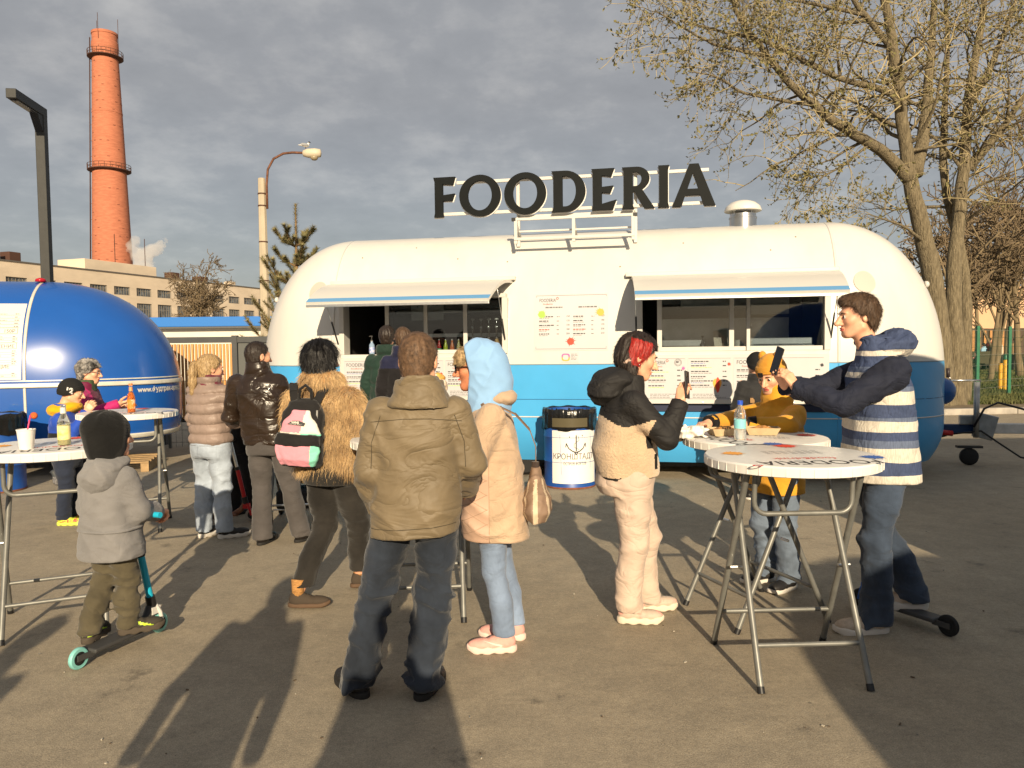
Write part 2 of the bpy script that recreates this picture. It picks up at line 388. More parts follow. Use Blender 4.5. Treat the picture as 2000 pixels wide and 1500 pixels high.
def f_beanie(X,Y,Z,low=-.02,back=-.05,front=.035,off=.02,tall=.0,ear=-.03):
    d = ell(X,Y,Z,(0,-.014,.026),(.0755+off,.097+off,.092+off+tall))
    d = smin(d, ell(X,Y,Z,(0,-.03,-.03),(.064+off,.07+off,.06+off)), .03)
    az = np.arctan2(X, -(Y+.014)); line = np.interp(Y,[-.13,-.06,.0,.05,.12],[back,back,ear,front*.7,front]).astype(np.float32)
    cuff = np.where(Z < line+.05, .005, 0)*1.0
    d = d-cuff+.0022*np.cos(az*52)*np.clip((Z-line)*40,0,1)*np.clip((.10-Z)*20,0,1)+.004*(vn(X*25,Y*25,Z*25,2)-.5)
    return smax(d, line-Z, .008)
_HD = {}
def hand_mesh(curl=(.35,.5,.35), spread=.06, thumb=(.6,.35), fcurl=None):
    """right hand: wrist at 0, fingers +Z, palm +Y, thumb -X"""
    key = (curl, spread, thumb, fcurl)
    if key in _HD: return _HD[key]
    bx = (-.029,-.010,.010,.028); ln = (.95,1.06,.99,.78); bz = (.088,.092,.087,.078)
    ch = []
    for i in range(4):
        c = fcurl[i] if fcurl else curl; sp = spread*(i-1.5)*.9
        p = Vector((bx[i],0,bz[i])); P = [p.copy()]; a = 0
        for L_, da in zip((.043,.027,.023), c):
            a += da; p = p+Vector((math.sin(sp)*math.cos(a), math.sin(a), math.cos(sp)*math.cos(a)))*L_*ln[i]; P.append(p.copy())
        ch.append(P)
    tb = [Vector((-.018,.008,.022)), Vector((-.018-.042*math.sin(thumb[0]), .008+.022, .022+.042*math.cos(thumb[0])))]
    a = thumb[0]-thumb[1]
    tb.append(tb[1]+Vector((-.032*math.sin(a), .010, .032*math.cos(a)))); a -= thumb[1]*.8
    tb.append(tb[2]+Vector((-.026*math.sin(a), .008, .026*math.cos(a))))
    def f(X,Y,Z):
        d = chain(X,Y,Z,[(0,0,-.06),(0,0,0),(0,0,.02)],[.027,.026,.026])
        for i in range(4): d = smin(d, rcone(X,Y,Z,(bx[i]*.55,.002,.012),(bx[i],0,bz[i]),.0155,.0125), .014)
        d = smin(d, ell(X,Y,Z,(-.02,.012,.04),(.018,.014,.028)), .015)
        for P in ch: d = smin(d, chain(X,Y,Z,P,[.0098,.0090,.0082,.0068],.006), .005)
        return smin(d, chain(X,Y,Z,tb,[.016,.0125,.0105,.008],.008), .010)
    pts = np.array([p for c in ch for p in c]+tb); lo = np.minimum(pts.min(0)-.022, (-.045,-.035,-.06)); hi = np.maximum(pts.max(0)+.022, (.045,.035,.03))
    _HD[key] = nets(f, lo, hi, .0036)
    return _HD[key]
def frame_m(origin, zdir, ydir, s=1., mirror=False):
    z = Vector(zdir).normalized(); y = Vector(ydir); y = (y-z*y.dot(z)).normalized(); x = y.cross(z)
    if mirror: x = -x
    m = Matrix(((x.x,y.x,z.x),(x.y,y.y,z.y),(x.z,y.z,z.z)))*s
    return np.array(m), np.array(origin)
# ================================================================== people
V3 = lambda *a: np.array(a, np.float32)
SKIN = mat('skin', lin(222,166,134), .5, var=.10, vs=25, bump=.12, bs=260, bdist=.002)
SKIN_T = mat('skin_tanned', lin(200,130,95), .5, var=.12, vs=25, bump=.12, bs=260, bdist=.002)
LIP = mat('lips', lin(186,92,84), .4); LIP_R = mat('lips_rosy', lin(190,66,70), .35)
EYEW = mat('eye_white', (.75,.72,.68), .2); IRIS = mat('eye_iris', (.05,.035,.025), .15)
def joints(H, child=0., sw=.185, hw=.092, foot=1., **ov):
    a = 1-child
    sh = H*(.812*a+.775*child); hip = H*(.505*a+.465*child); kn = H*(.275*a+.255*child)
    hh = .232*a+.215*child
    J = dict(H=H, hh=hh, pelvis=(0,0,hip+.02), neck=(0,-.01,sh+.05), head=(0,.02,H-hh*.5))
    for s, n in ((-1,'l'),(1,'r')):
        J['hip_'+n] = (s*hw,0,hip); J['knee_'+n] = (s*hw*1.02,.02,kn); J['ank_'+n] = (s*hw*1.05,-.02,.085*foot)
        J['sh_'+n] = (s*sw,-.01,sh); J['el_'+n] = (s*(sw+.055),-.03,sh-.165*H); J['wr_'+n] = (s*(sw+.05),.06,sh-.31*H)
        J['toe_'+n] = -s*.12; J['heel_'+n] = 0.
    J.update(ov); return J
class Person:
    def __init__(s, label, loc, yaw, J, group=None, vox=.011, skin=None, head=None, hy=0., hp=0., hr=0., hands=(), hscale=None, eyes=True, brow=None, lip=None, cat='person'):
        s.J = J; s.vox = vox; s.sd = random.randrange(1000); skin = skin or SKIN
        ve = []; fa = []; mi = []; n = 0
        def put(v, f, m=None):
            nonlocal n
            ve.append(v); fa.append(f+n); mi.append(np.zeros(len(f),int) if m is None else m); n += len(v)
        hv, hf, hm = head_mesh(**(head or {}))
        k = (hscale or J['hh']/.235)
        s.hR = np.array(Matrix.Rotation(hy,3,'Z') @ Matrix.Rotation(-hp,3,'X') @ Matrix.Rotation(hr,3,'Y'))*k; s.hT = np.array(J['head'])
        put(hv@s.hR.T+s.hT, hf, hm)
        # trunk and limbs, covered by the clothes
        def inner(X,Y,Z):
            p, q = J['pelvis'], J['neck']
            d = rcone(X,Y,Z,p,(q[0],q[1],q[2]-.16),.08,.075)
            d = smin(d, rcone(X,Y,Z,(q[0],q[1],q[2]-.16),(s.hT[0],s.hT[1]-.03,s.hT[2]-.08),.05,.04), .03)
            for c in 'lr':
                d = smin(d, chain(X,Y,Z,[J['hip_'+c],J['knee_'+c],J['ank_'+c]],[.06,.045,.035]), .04)
                d = smin(d, chain(X,Y,Z,[J['sh_'+c],J['el_'+c],J['wr_'+c]],[.042,.034,.026]), .04)
            return d
        P = np.array([J[a+b] for a in ('hip_','knee_','ank_','sh_','el_','wr_') for b in 'lr']+[J['pelvis'],J['head']])
        put(*nets(inner, P.min(0)-.12, P.max(0)+.1, .024))
        s.hands = {}
        for side, fdir, palm, kw in hands:
            v, f = hand_mesh(**kw); hs = .92*J.get('hand',1.)
            R, T = frame_m(J['wr_'+side], fdir, palm, hs, side == 'l')
            if side == 'l': f = f[:,::-1]
            put(v@R.T+T, f)
        me = np_mesh('person', np.concatenate(ve), np.concatenate(fa), [skin, lip or LIP], np.concatenate(mi))
        s.o = bpy.data.objects.new('person', me); link(s.o); s.o.location = loc; s.o.rotation_euler = (0,0,yaw)
        tag(s.o, label, cat, group)
        if eyes:
            for sx in (-1,1):
                mb = MB()
                for i in range(6): pass
                prof = [(.0125*math.sin(t), .0125*math.cos(t)) for t in np.linspace(.02,math.pi-.02,9)]
                mb.lathe(prof, 12, cap=False)
                nf = len(mb.f); mb.m = [1 if i//12 < 2 else 0 for i in range(nf)]
                Rz = np.array(Matrix.Rotation(-math.pi/2,3,'X'))
                v = np.array(mb.v)@Rz.T+np.array((sx*.031,.0805,.001)); mb.v = [tuple(p) for p in v@s.hR.T+s.hT]
                mb.build('eye', [EYEW,IRIS], s.o, True)
                if brow:
                    mb = MB(); pts = [(sx*x,y,z) for x,y,z in ((.013,.097,.020),(.028,.097,.0245),(.045,.084,.021))]
                    mb.tube([tuple(np.array(p)@s.hR.T+s.hT) for p in pts], [.0032,.0038,.002], 5); mb.build('eyebrow', brow, s.o, True)
    def part(s, name, field, lo, hi, mats, h=None, matfn=None, parent=None, R=None, T=None):
        v, f = nets(field, lo, hi, h or s.vox)
        if len(f) == 0: print('EMPTY', name); return None
        m = None
        if matfn is not None: m = matfn(v[f].mean(1))
        if R is not None: v = v@R.T+T
        me = np_mesh(name, v, f, mats, m); o = bpy.data.objects.new(name, me); link(o, parent or s.o); return o
    def on_head(s, name, field, lo, hi, mats, h=.006, matfn=None, parent=None):
        return s.part(name, field, lo, hi, mats, h, matfn, parent, s.hR, s.hT)
    def hair(s, style, m, matfn=None):
        v, f = hair_mesh(style); mi = matfn(v[f].mean(1)) if matfn else None
        me = np_mesh('hair', v@s.hR.T+s.hT, f, m, mi); o = bpy.data.objects.new('hair', me); link(o, s.o)
        if s.vox < .0125: s.strand_layer(o, style, m)
        return o
    def strand_layer(s, o, style, m):
        L = dict(crop=.012,boy=.026,short=.030,bob=.06,pony=.022,red=.026,curly=.022,fringe=.02)[style]; n = dict(bob=6000,pony=5000,red=5000,fringe=2500).get(style,4500)
        rr = np.random.RandomState(s.sd); me = o.data; k = len(me.polygons); c = np.empty(k*3,np.float32); nn = np.empty(k*3,np.float32); ar_ = np.empty(k,np.float32); mi = np.empty(k,np.int32)
        me.polygons.foreach_get('center',c); me.polygons.foreach_get('normal',nn); me.polygons.foreach_get('area',ar_); me.polygons.foreach_get('material_index',mi); c = c.reshape(-1,3); nn = nn.reshape(-1,3)
        i = rr.choice(k, n, p=ar_/ar_.sum()); P = c[i]+rr.normal(0,.002,(n,3)); N_ = nn[i]; crown = np.array((0,-.05,.14))@s.hR.T+s.hT
        d = P-crown; d /= np.linalg.norm(d,axis=1)[:,None]; d = d+np.array((0,0,-.9))*(style in ('bob','pony','red')); d -= N_*(d*N_).sum(1)[:,None]; d /= np.linalg.norm(d,axis=1)[:,None]+1e-6
        cl = np.stack([vn(P[:,0]*45,P[:,1]*45,P[:,2]*25,q) for q in (1,2,3)],1)-.5
        d = d+N_*rr.uniform(.08,.38,(n,1))+cl*.5+rr.normal(0,.13,(n,3))*(3.5 if style == 'curly' else 1); d /= np.linalg.norm(d,axis=1)[:,None]; l = L*rr.uniform(.5,1.2,(n,1))
        w = np.cross(d,N_+rr.normal(0,.3,(n,3))); w /= np.linalg.norm(w,axis=1)[:,None]+1e-6; w *= .0011
        V_ = np.stack([P-w-N_*.001,P+w-N_*.001,P+d*l],1).reshape(-1,3); me2 = bpy.data.meshes.new('hair_strands'); me2.from_pydata(V_.tolist(),[],(np.arange(n)[:,None]*3+np.arange(3)).tolist())
        for q in (m if isinstance(m,(list,tuple)) else [m]): me2.materials.append(q)
        me2.polygons.foreach_set('material_index', mi[i]); o2 = bpy.data.objects.new('hair_strands', me2); link(o2, o); o2['kind'] = 'stuff'
    def caster(s, o):
        from mathutils.bvhtree import BVHTree
        me = o.data; return BVHTree.FromPolygons([v.co for v in me.vertices], [tuple(q.vertices) for q in me.polygons])
    def seam(s, o, pts, d, m, r=.0022, name='seam', off=0.):
        # stitched line: points pushed along d on to the garment
        b = s.caster(o); d = Vector(d).normalized(); P = []
        pts = [Vector(q) for q in pts]
        for a_, c_ in zip(pts[:-1], pts[1:]):
            n = max(2, int((c_-a_).length/.012))
            for i in range(n):
                h = b.ray_cast(a_.lerp(c_, i/n)-d*.6, d)
                if h[0] is not None: P.append(h[0]-d*off)
        if len(P) > 2: return MB().tube(P, r, 5, True).build(name, m, o, True)
    def patch(s, o, c, u, v, d, w, h, m, name='pocket', off=.003, n=8, taper=0.):
        # flat piece sewn on: grid pushed along d on to the garment
        b = s.caster(o); d = Vector(d).normalized(); u = Vector(u).normalized(); v = Vector(v).normalized(); vs = []; 
        for j in range(n+1):
            for i in range(n+1):
                y = j/n-.5; x = (i/n-.5)*(1+taper*y); q = Vector(c)+u*x*w+v*(y*h-(.12*h*(1-abs(2*i/n-1)) if j == 0 else 0)); t = b.ray_cast(q-d*.6, d)
                if t[0] is None: return None
                vs.append(t[0]-d*off)
        return MB().add(vs, [(j*(n+1)+i,j*(n+1)+i+1,(j+1)*(n+1)+i+1,(j+1)*(n+1)+i) for j in range(n) for i in range(n)]).build(name, m, o, True)
    def beanie(s, m, name='beanie', **k):
        return s.on_head(name, lambda X,Y,Z: f_beanie(X,Y,Z,**k), (-.13,-.16,-.14), (.13,.16,.21), m)
    def spine(s, z):
        p, q = s.J['pelvis'], s.J['neck']; t = (z-p[2])/(q[2]-p[2])
        return p[0]+(q[0]-p[0])*t, p[1]+(q[1]-p[1])*t
    def f_torso(s, hem, W, D, collar=.05, cw=.085, n=2.5, belly=0., sh_drop=0.):
        J = s.J; sh = (J['sh_l'][2]+J['sh_r'][2])/2-sh_drop; nz = J['neck'][2]
        st = []
        ch = sh-.13*J['H']/1.7; wz = hem+(ch-hem)*.5
        for z, w, d, dy in ((hem,W[0],D[0],0),(wz,W[1],D[1],belly),(ch,W[2],D[2],belly*.4),(sh-.05,W[2]*.98,D[2]*.88,0),(sh-.005,W[2]*.84,D[2]*.76,0),(sh+.028,W[2]*.58,D[2]*.64,0),(nz+.012,cw*1.12,cw*1.12,0),(nz+collar,cw,cw*1.05,0)):
            x, y = s.spine(z); st.append((z,w,d,x,y+dy))
        return lambda X,Y,Z: stack(X,Y,Z,st,n)
    def jacket(s, m, hem, W, D, arm=(.075,.062,.05), collar=.05, cw=.085, wr=.007, fs=(6,6,13), name='jacket', matfn=None, puff=None, n=2.5, belly=0., sleeves=True, cuff=True, extra=None, slope=0., fwd=0., h=None, tilt=.5, armcut=.0, sh_drop=0.):
        J = s.J; T = s.f_torso(hem, W, D, collar, cw, n, belly, sh_drop)
        A = {}
        for c in 'lr':
            a, b, w = (np.array(J[k+c], float) for k in ('sh_','el_','wr_'))
            a = a*(.93,1,1)+(0,0,-.028*J['H']/1.7); A[c] = ([a,b,w], [arm[0]*.82,arm[1]*.80,arm[2]*.84])
        def field(X,Y,Z):
            d = T(X,Y,Z)
            if sleeves:
                for c in 'lr': d = smin(d, chain(X,Y,Z,*A[c],.02), .03)
            if extra is not None: d = extra(d,X,Y,Z)
            def disp(k):
                x,y,z = X[k],Y[k],Z[k]; e = d[k]
                if puff: 
                    ph = z*2*math.pi/puff[0]+1.2*(vn(x*5,y*5,z*5,s.sd)-.5); e = e-puff[1]*np.abs(np.cos(ph*.5))**.6+puff[1]*.5
                return e-folds(x,y,z,wr,fs,s.sd,tilt)
            d = band(d, disp, .06)
            if sleeves:
                for c in 'lr':       # open end of the sleeve
                    a, b, w = A[c][0]; t = (w-b)/np.linalg.norm(w-b)
                    q = (X-w[0])*t[0]+(Y-w[1])*t[1]+(Z-w[2])*t[2]
                    near = np.sqrt((X-w[0])**2+(Y-w[1])**2+(Z-w[2])**2) < .14
                    d = np.where(near, np.maximum(d, q-.012), d)
            x0, y0 = s.spine(hem)
            return smax(d, hem+.004+slope*(X-x0)+fwd*(Y-y0)-Z, .012)
        P = np.array([p for c in 'lr' for p in A[c][0]]) if sleeves else np.array([J['neck']])
        x0, y0 = s.spine(hem); w = max(W)+.04; dd = max(D)+.06+abs(belly)
        lo = np.minimum(P.min(0)-.13, (x0-w,y0-dd,hem-.02)); hi = np.maximum(P.max(0)+.13, (x0+w,y0+dd,J['neck'][2]+collar+.02))
        lo[2] = min(lo[2], hem-.02)
        return s.part(name, field, lo, hi, m, h, matfn)
    def sleeve(s, side, m, arm=(.078,.064,.05), wr=.007, name='sleeve', parent=None):
        J = s.J; a, b, w = (np.array(J[k+side], float) for k in ('sh_','el_','wr_')); t = (w-b)/np.linalg.norm(w-b)
        def field(X,Y,Z):
            d = chain(X,Y,Z,[a*(.9,1,1)+(0,0,-.03),b,w],[arm[0]*.88,arm[1]*.85,arm[2]*.9],.02)
            d = band(d, lambda k: d[k]-folds(X[k],Y[k],Z[k],wr,(11,11,11),s.sd+3,.8), .05)
            return np.where(np.sqrt((X-w[0])**2+(Y-w[1])**2+(Z-w[2])**2) < .14, np.maximum(d, (X-w[0])*t[0]+(Y-w[1])*t[1]+(Z-w[2])*t[2]-.012), d)
        P = np.array([a,b,w]); return s.part(name, field, P.min(0)-.11, P.max(0)+.11, m, None, None, parent)
    def trousers(s, m, waist=None, hipw=.175, hipd=.13, leg=(.092,.072,.07), wr=.006, fs=(7,7,17), hem=.07, name='trousers', matfn=None, seat=0., h=None):
        J = s.J; hz = J['pelvis'][2]; waist = waist or hz+.10; px, py = J['pelvis'][0], J['pelvis'][1]
        cz = (J['hip_l'][2]+J['hip_r'][2])/2-.09
        def field(X,Y,Z):
            d = stack(X,Y,Z,[(waist,hipw*.9,hipd*.92,px,py),(hz,hipw,hipd,px,py-seat*.5),(hz-.06,hipw,hipd,px,py-seat),(cz,hipw*.95,hipd*.9,px,py-seat*.6)],2.4)
            for c in 'lr':
                H_, K_, A_ = (np.array(J[k+c],float) for k in ('hip_','knee_','ank_')); mid = (K_+A_)/2+(0,-.012,0)
                e = chain(X,Y,Z,[H_,(H_+K_)/2,K_,mid,A_-(0,0,.02)],[leg[0]*.93,leg[0]*.88,leg[1]*.9,(leg[1]+leg[2])/2*.9,leg[2]*.92],.02)
                e = np.where(np.abs(Z-A_[2]) < .2, np.maximum(e, A_[2]-(.085-hem)-Z), e)
                d = smin(d, e, .028)
            def disp(k):
                x,y,z = X[k],Y[k],Z[k]
                return d[k]-folds(x,y,z,wr*(.6+.9*np.clip(1.15-np.abs(z-J['knee_l'][2])*5,0,1)+.8*np.clip(1-(z-.06)*5,0,1)),fs,s.sd+5,.35)
            return band(d, disp, .05)
        P = np.array([J[k+c] for k in ('hip_','knee_','ank_') for c in 'lr']+[J['pelvis']])
        lo = P.min(0)-.13; hi = P.max(0)+.13; lo[0] = min(lo[0], px-hipw-.03); hi[0] = max(hi[0], px+hipw+.03); lo[1] = min(lo[1],py-hipd-.06); hi[1] = max(hi[1],py+hipd+.03)
        lo[2] = min(J['ank_l'][2],J['ank_r'][2])-.06; hi[2] = waist+.02
        return s.part(name, field, lo, hi, m, h, matfn)
    def shoes(s, upper, sole, size=1., high=0., chunky=0., h=.0075, accent=None, accfn=None):
        out = []
        for c in 'lr':
            A = np.array(s.J['ank_'+c]); R = np.array(Matrix.Rotation(s.J['toe_'+c],3,'Z') @ Matrix.Rotation(-s.J['heel_'+c],3,'X'))*size
            T = A-R@np.array((0,.06,.085/size if False else .085))
            sh = .012*chunky
            def fu(X,Y,Z):
                d = smin(ell(X,Y,Z,(0,.066,.045+sh),(.037,.068,.050)), ell(X,Y,Z,(.003*(-1 if c=='l' else 1),.182,.034+sh),(.044,.086,.034)), .045)
                d = smin(d, rcone(X,Y,Z,(0,.058,.05+sh),(0,.052,.092+high+sh),.039,.036), .03)
                d = d-.0025*np.sin(Y*150)*np.clip((Y-.10)*30,0,1)*np.clip((.2-Y)*30,0,1)
                return smax(smax(d, .018+sh-Z, .006), Z-(.10+high+sh), .008)
            def fs_(X,Y,Z):
                d = smin(ell(X,Y,Z,(0,.062,.016),(.041+sh*.3,.072,.5)), ell(X,Y,Z,(0,.183,.016),(.048+sh*.3,.094,.5)), .05)
                lift = .02*np.clip((Y-.2)*12,0,1)**2
                return smax(d, np.abs(Z-lift-.013-sh*.5)-(.013+sh*.5)-.004*chunky*np.sin(Y*90), .005)
            o = s.part('shoe', fu, (-.07,-.03,-.005), (.07,.30,.14+high+sh), [upper]+([accent] if accent else []), h, accfn, None, R, T)
            s.part('sole', fs_, (-.07,-.03,-.02), (.07,.30,.07), sole, h, None, o, R, T); out.append(o)
        return out
# ================================================================== ground
def asphalt():
    m = bpy.data.materials.new('dusty_asphalt'); m.use_nodes = True; N = m.node_tree.nodes; L = m.node_tree.links; b = N['Principled BSDF']
    tc = N.new('ShaderNodeTexCoord')
    def noise(s, d=6, r=.6):
        n = N.new('ShaderNodeTexNoise'); n.inputs['Scale'].default_value = s; n.inputs['Detail'].default_value = d; n.inputs['Roughness'].default_value = r; L.new(tc.outputs['Object'], n.inputs['Vector']); return n
    def ramp(src, p0, c0, p1, c1):
        r = N.new('ShaderNodeValToRGB'); e = r.color_ramp.elements; e[0].position = p0; e[0].color = (*c0,1); e[1].position = p1; e[1].color = (*c1,1); L.new(src, r.inputs[0]); return r.outputs[0]
    def mix(kind, f, a, c):
        x = N.new('ShaderNodeMixRGB'); x.blend_type = kind
        if isinstance(f,(int,float)): x.inputs[0].default_value = f
        else: L.new(f, x.inputs[0])
        L.new(a, x.inputs[1]); L.new(c, x.inputs[2]); return x.outputs[0]
    base = ramp(noise(.55,7).outputs[0], .3, (.30,.255,.188), .72, (.395,.336,.248))
    fine = ramp(noise(160,3).outputs[0], .25, (.62,)*3, .75, (1.28,)*3)
    base = mix('MULTIPLY', 1., base, fine)
    base = mix('MULTIPLY', 1., base, ramp(noise(38,5,.75).outputs[0], .3, (.80,)*3, .7, (1.16,)*3))
    mid = ramp(noise(6,6,.7).outputs[0], .35, (.86,.86,.86), .65, (1.08,1.07,1.05)); base = mix('MULTIPLY', 1., base, mid)
    # worn dark stains and drips
    st = ramp(noise(2.3,9,.72).outputs[0], .60, (0,)*3, .69, (1,)*3); bw = N.new('ShaderNodeMath'); bw.operation = 'MULTIPLY'; bw.inputs[1].default_value = .6; L.new(st, bw.inputs[0])
    dk = N.new('ShaderNodeRGB'); dk.outputs[0].default_value = (.075,.066,.055,1); base = mix('MIX', bw.outputs[0], base, dk.outputs[0])
    vo = N.new('ShaderNodeTexVoronoi'); vo.inputs['Scale'].default_value = 5.; L.new(tc.outputs['Object'], vo.inputs['Vector'])
    sp = ramp(vo.outputs['Distance'], .035, (.7,)*3, .06, (0,)*3); vm = N.new('ShaderNodeMath'); vm.operation = 'MULTIPLY'; L.new(sp, vm.inputs[0]); L.new(ramp(noise(1.1,2).outputs[0], .52, (0,)*3, .6, (1,)*3), vm.inputs[1])
    base = mix('MIX', vm.outputs[0], base, dk.outputs[0])
    L.new(base, b.inputs['Base Color']); b.inputs['Roughness'].default_value = .85; b.inputs['Specular IOR Level'].default_value = .25
    bp = N.new('ShaderNodeBump'); bp.inputs['Strength'].default_value = .55; bp.inputs['Distance'].default_value = .006; L.new(noise(140,4).outputs[0], bp.inputs['Height'])
    bp2 = N.new('ShaderNodeBump'); bp2.inputs['Strength'].default_value = .3; bp2.inputs['Distance'].default_value = .04; L.new(noise(1.6,3).outputs[0], bp2.inputs['Height']); L.new(bp.outputs[0], bp2.inputs['Normal']); L.new(bp2.outputs[0], b.inputs['Normal'])
    return m
MB().add([(-700,-300,0),(700,-300,0),(700,900,0),(-700,900,0)],[(0,1,2,3)]).build('ground', asphalt())['kind'] = 'structure'
# lawn behind the kerb, right
grass_m = mat('lawn_soil', (.055,.075,.022), .95, var=.5, vs=.7, bump=.6, bs=30, bdist=.05, col2=(.10,.095,.04))
MB().add([(5,18.25,.05),(90,22,.05),(130,300,.05),(5,300,.05)],[(0,1,2,3)]).build('lawn', grass_m)['kind'] = 'structure'
kerb_m = mat('concrete_kerb', (.34,.31,.27), .9, var=.25, vs=3, bump=.5, bs=40)
k0, k1 = Vector((5.2,16.05,0)), Vector((26,18.9,0)); kd = (k1-k0); kL = kd.length; ka = math.atan2(kd.y, kd.x)
kerb = empty('kerb', (k0.x,k0.y,0), ka); tag(kerb, kind='structure')
kme = bevel(MB().bbox(0,.985,0,.18,0,.14).build('kerb_stone', kerb_m, kerb), .015)
for i in range(1,21):
    o = kme.copy(); link(o, kerb); o.location = (i*1.0, random.uniform(-.006,.006), random.uniform(-.008,.004))
soil_m = mat('bare_soil', (.19,.145,.09), .95, var=.35, vs=2.2, bump=.8, bs=25, bdist=.04)
R_ = Matrix.Rotation(ka,3,'Z')
MB().add([k0+R_@Vector(p) for p in ((0,.181,.1),(21,.181,.1),(21,2.4,.06),(0,2.4,.06))],[(0,1,2,3)]).build('verge', soil_m)['kind'] = 'structure'
# grass blades on the lawn that shows between the fence posts
def lawn_blades():
    rr = random.Random(5); vs = []; fs = []
    for i in range(22000):
        y = 18.6+rr.random()**1.6*22; x = y*rr.uniform(.50,.72); h = rr.uniform(.05,.13); a = rr.uniform(0,6.28); w = .012+.0006*y
        dx, dy = math.cos(a)*w, math.sin(a)*w; b = len(vs); l = rr.uniform(-.05,.05)
        vs += [(x-dx,y-dy,.05),(x+dx,y+dy,.05),(x+l,y+l,.05+h)]; fs.append((b,b+1,b+2))
    o = MB().add(vs,fs).build('lawn_grass', mat('grass_blades', (.07,.105,.025), .8, var=.35, vs=.8, col2=(.13,.125,.045)))
    tag(o, 'short green grass on the lawn behind the wire fence', 'grass', kind='stuff')
lawn_blades()
# crumbs and bits of litter on the asphalt
def crumbs():
    rr = random.Random(11); mb = MB()
    for i in range(110):
        y = 2.9+rr.random()**1.4*6; x = rr.uniform(-.66,.66)*y; s = rr.uniform(.002,.007)
        mb.box((x,y,.003+s*.3),(s*rr.uniform(.8,2.6),s*rr.uniform(.8,1.6),s*.6),Matrix.Rotation(rr.uniform(0,3),3,'Z'), rr.choice([0,0,1,1,2]))
    o = mb.build('litter', [mat('crumb_pale',(.5,.45,.36),.9), mat('crumb_brown',(.10,.07,.045),.9), mat('crumb_grey',(.2,.19,.17),.9)]); tag(o, 'small pale and brown crumbs scattered over the asphalt', 'litter', kind='stuff')
crumbs()
# ================================================================== white and blue food trailer
TY = rad(-11.018); TW = 1.17; ZT = 3.10
def prof_white(z):
    if z >= 1.15:
        t = min(1., (z-1.15)/(ZT-1.15)); return max(0.,1-t**2.55)**(1/2.55), max(0.,1-t**2.15)**(1/2.15)
    k = max(0., (.62-z)/.42); return 1-.12*k*k, 1-.10*k*k
class Trailer:
    def __init__(s, x0, x1, e, W, prof, m=2.35): s.x0, s.x1, s.e, s.W, s.prof, s.m = x0, x1, e, W, prof, m
    def cap(s, th, z, side, off=0.):
        fw, fe = s.prof(z); c, q = math.sin(th), math.cos(th); p = 2/s.m
        e = s.e+off; W = s.W
        dx = (e if False else s.e)*fe*abs(c)**p+off*abs(c); y = W-(W*fw+off)*math.copysign(abs(q)**p, q)
        return (s.x1+dx if side > 0 else s.x0-dx, y, z)
    def front(s, x, z, off=0.): return (x, s.W-s.W*s.prof(z)[0]-off, z)
    def col(s, c, z, off=0.):
        k, v = c
        if k == 'f': return s.front(v, z, off)
        if k == 'b': return (v, s.W+s.W*s.prof(z)[0]+off, z)
        return s.cap(v, z, 1 if k == 'r' else -1, off)
    def cols(s, xs, n=16):
        C = [('f',x) for x in sorted(set([s.x0,s.x1]+list(xs)))]
        C += [('r', math.pi*i/n) for i in range(1,n)] + [('b', x) for x in (s.x1,(s.x0+s.x1)/2,s.x0)]
        return C+[('l', math.pi*(1-i/n)) for i in range(1,n)]
    def shell(s, zs, xs, holes=(), matz=None, n=20):
        C = s.cols(xs, n); k = len(C); mb = MB(); vs = [s.col(c,z) for z in zs for c in C]; fs = []; ms = []
        for i in range(len(zs)-1):
            for j in range(k):
                a, b = C[j], C[(j+1)%k]
                if a[0] == 'f' and b[0] == 'f' and any(h[0]-1e-4 <= (a[1]+b[1])/2 <= h[1] and h[2] <= (zs[i]+zs[i+1])/2 <= h[3] for h in holes): continue
                fs.append((i*k+j, i*k+(j+1)%k, (i+1)*k+(j+1)%k, (i+1)*k+j)); ms.append(matz((zs[i]+zs[i+1])/2) if matz else 0)
        fs.append(tuple(range(k-1,-1,-1))); ms.append(0); fs.append(tuple((len(zs)-1)*k+j for j in range(k))); ms.append(ms[-2])
        mb.add(vs, fs); mb.m = ms; return mb
    def ring(s, z0, z1, off, mb=None, zn=3, n=24):
        mb = mb or MB(); C = s.cols(np.linspace(s.x0,s.x1,6), n); k = len(C); zz = np.linspace(z0,z1,zn)
        rows = [(zz[0],-.01)]+[(z,off) for z in zz]+[(zz[-1],-.01)]
        vs = [s.col(c,z,o) for z,o in rows for c in C]
        fs = [(i*k+j, i*k+(j+1)%k, (i+1)*k+(j+1)%k, (i+1)*k+j) for i in range(len(rows)-1) for j in range(k)]
        return mb.add(vs, fs)
    def seam(s, x, w, off, za, zb, mb=None, n=26):
        """raised strip running over the body at one length position"""
        mb = mb or MB(); zs = list(za+(zb-za)*np.sin(np.linspace(0,math.pi/2,n))); pts = []
        for z in zs: pts.append((s.front(x-w/2,z,0),s.front(x-w/2,z,off),s.front(x+w/2,z,off),s.front(x+w/2,z,0)))
        vs = [p for q in pts for p in q]
        fs = [(i*4+j,i*4+j+1,i*4+4+j+1,i*4+4+j) for i in range(n-1) for j in range(3)]
        return mb.add(vs, fs)
white_p = mat('cream_white_paint', (.63,.61,.565), .36, var=.05, vs=2.2, stretch=(1,1,.25), bump=.05, bs=2.5, bdist=.02, coat=.2)
blue_p = mat('sky_blue_paint', lin(70,160,216), .34, var=.05, vs=1.5, bump=.05, bs=2.5, bdist=.02, coat=.2)
navy_m = mat('navy_shade', (.008,.016,.05), .5); alu = mat('brushed_aluminium', (.72,.72,.70), .32, 1., var=.08, vs=20, bump=.05, bs=80)
black_r = mat('black_rubber', (.012,.012,.012), .75, bump=.2, bs=60); black_pl = mat('black_plastic', (.015,.015,.016), .45)
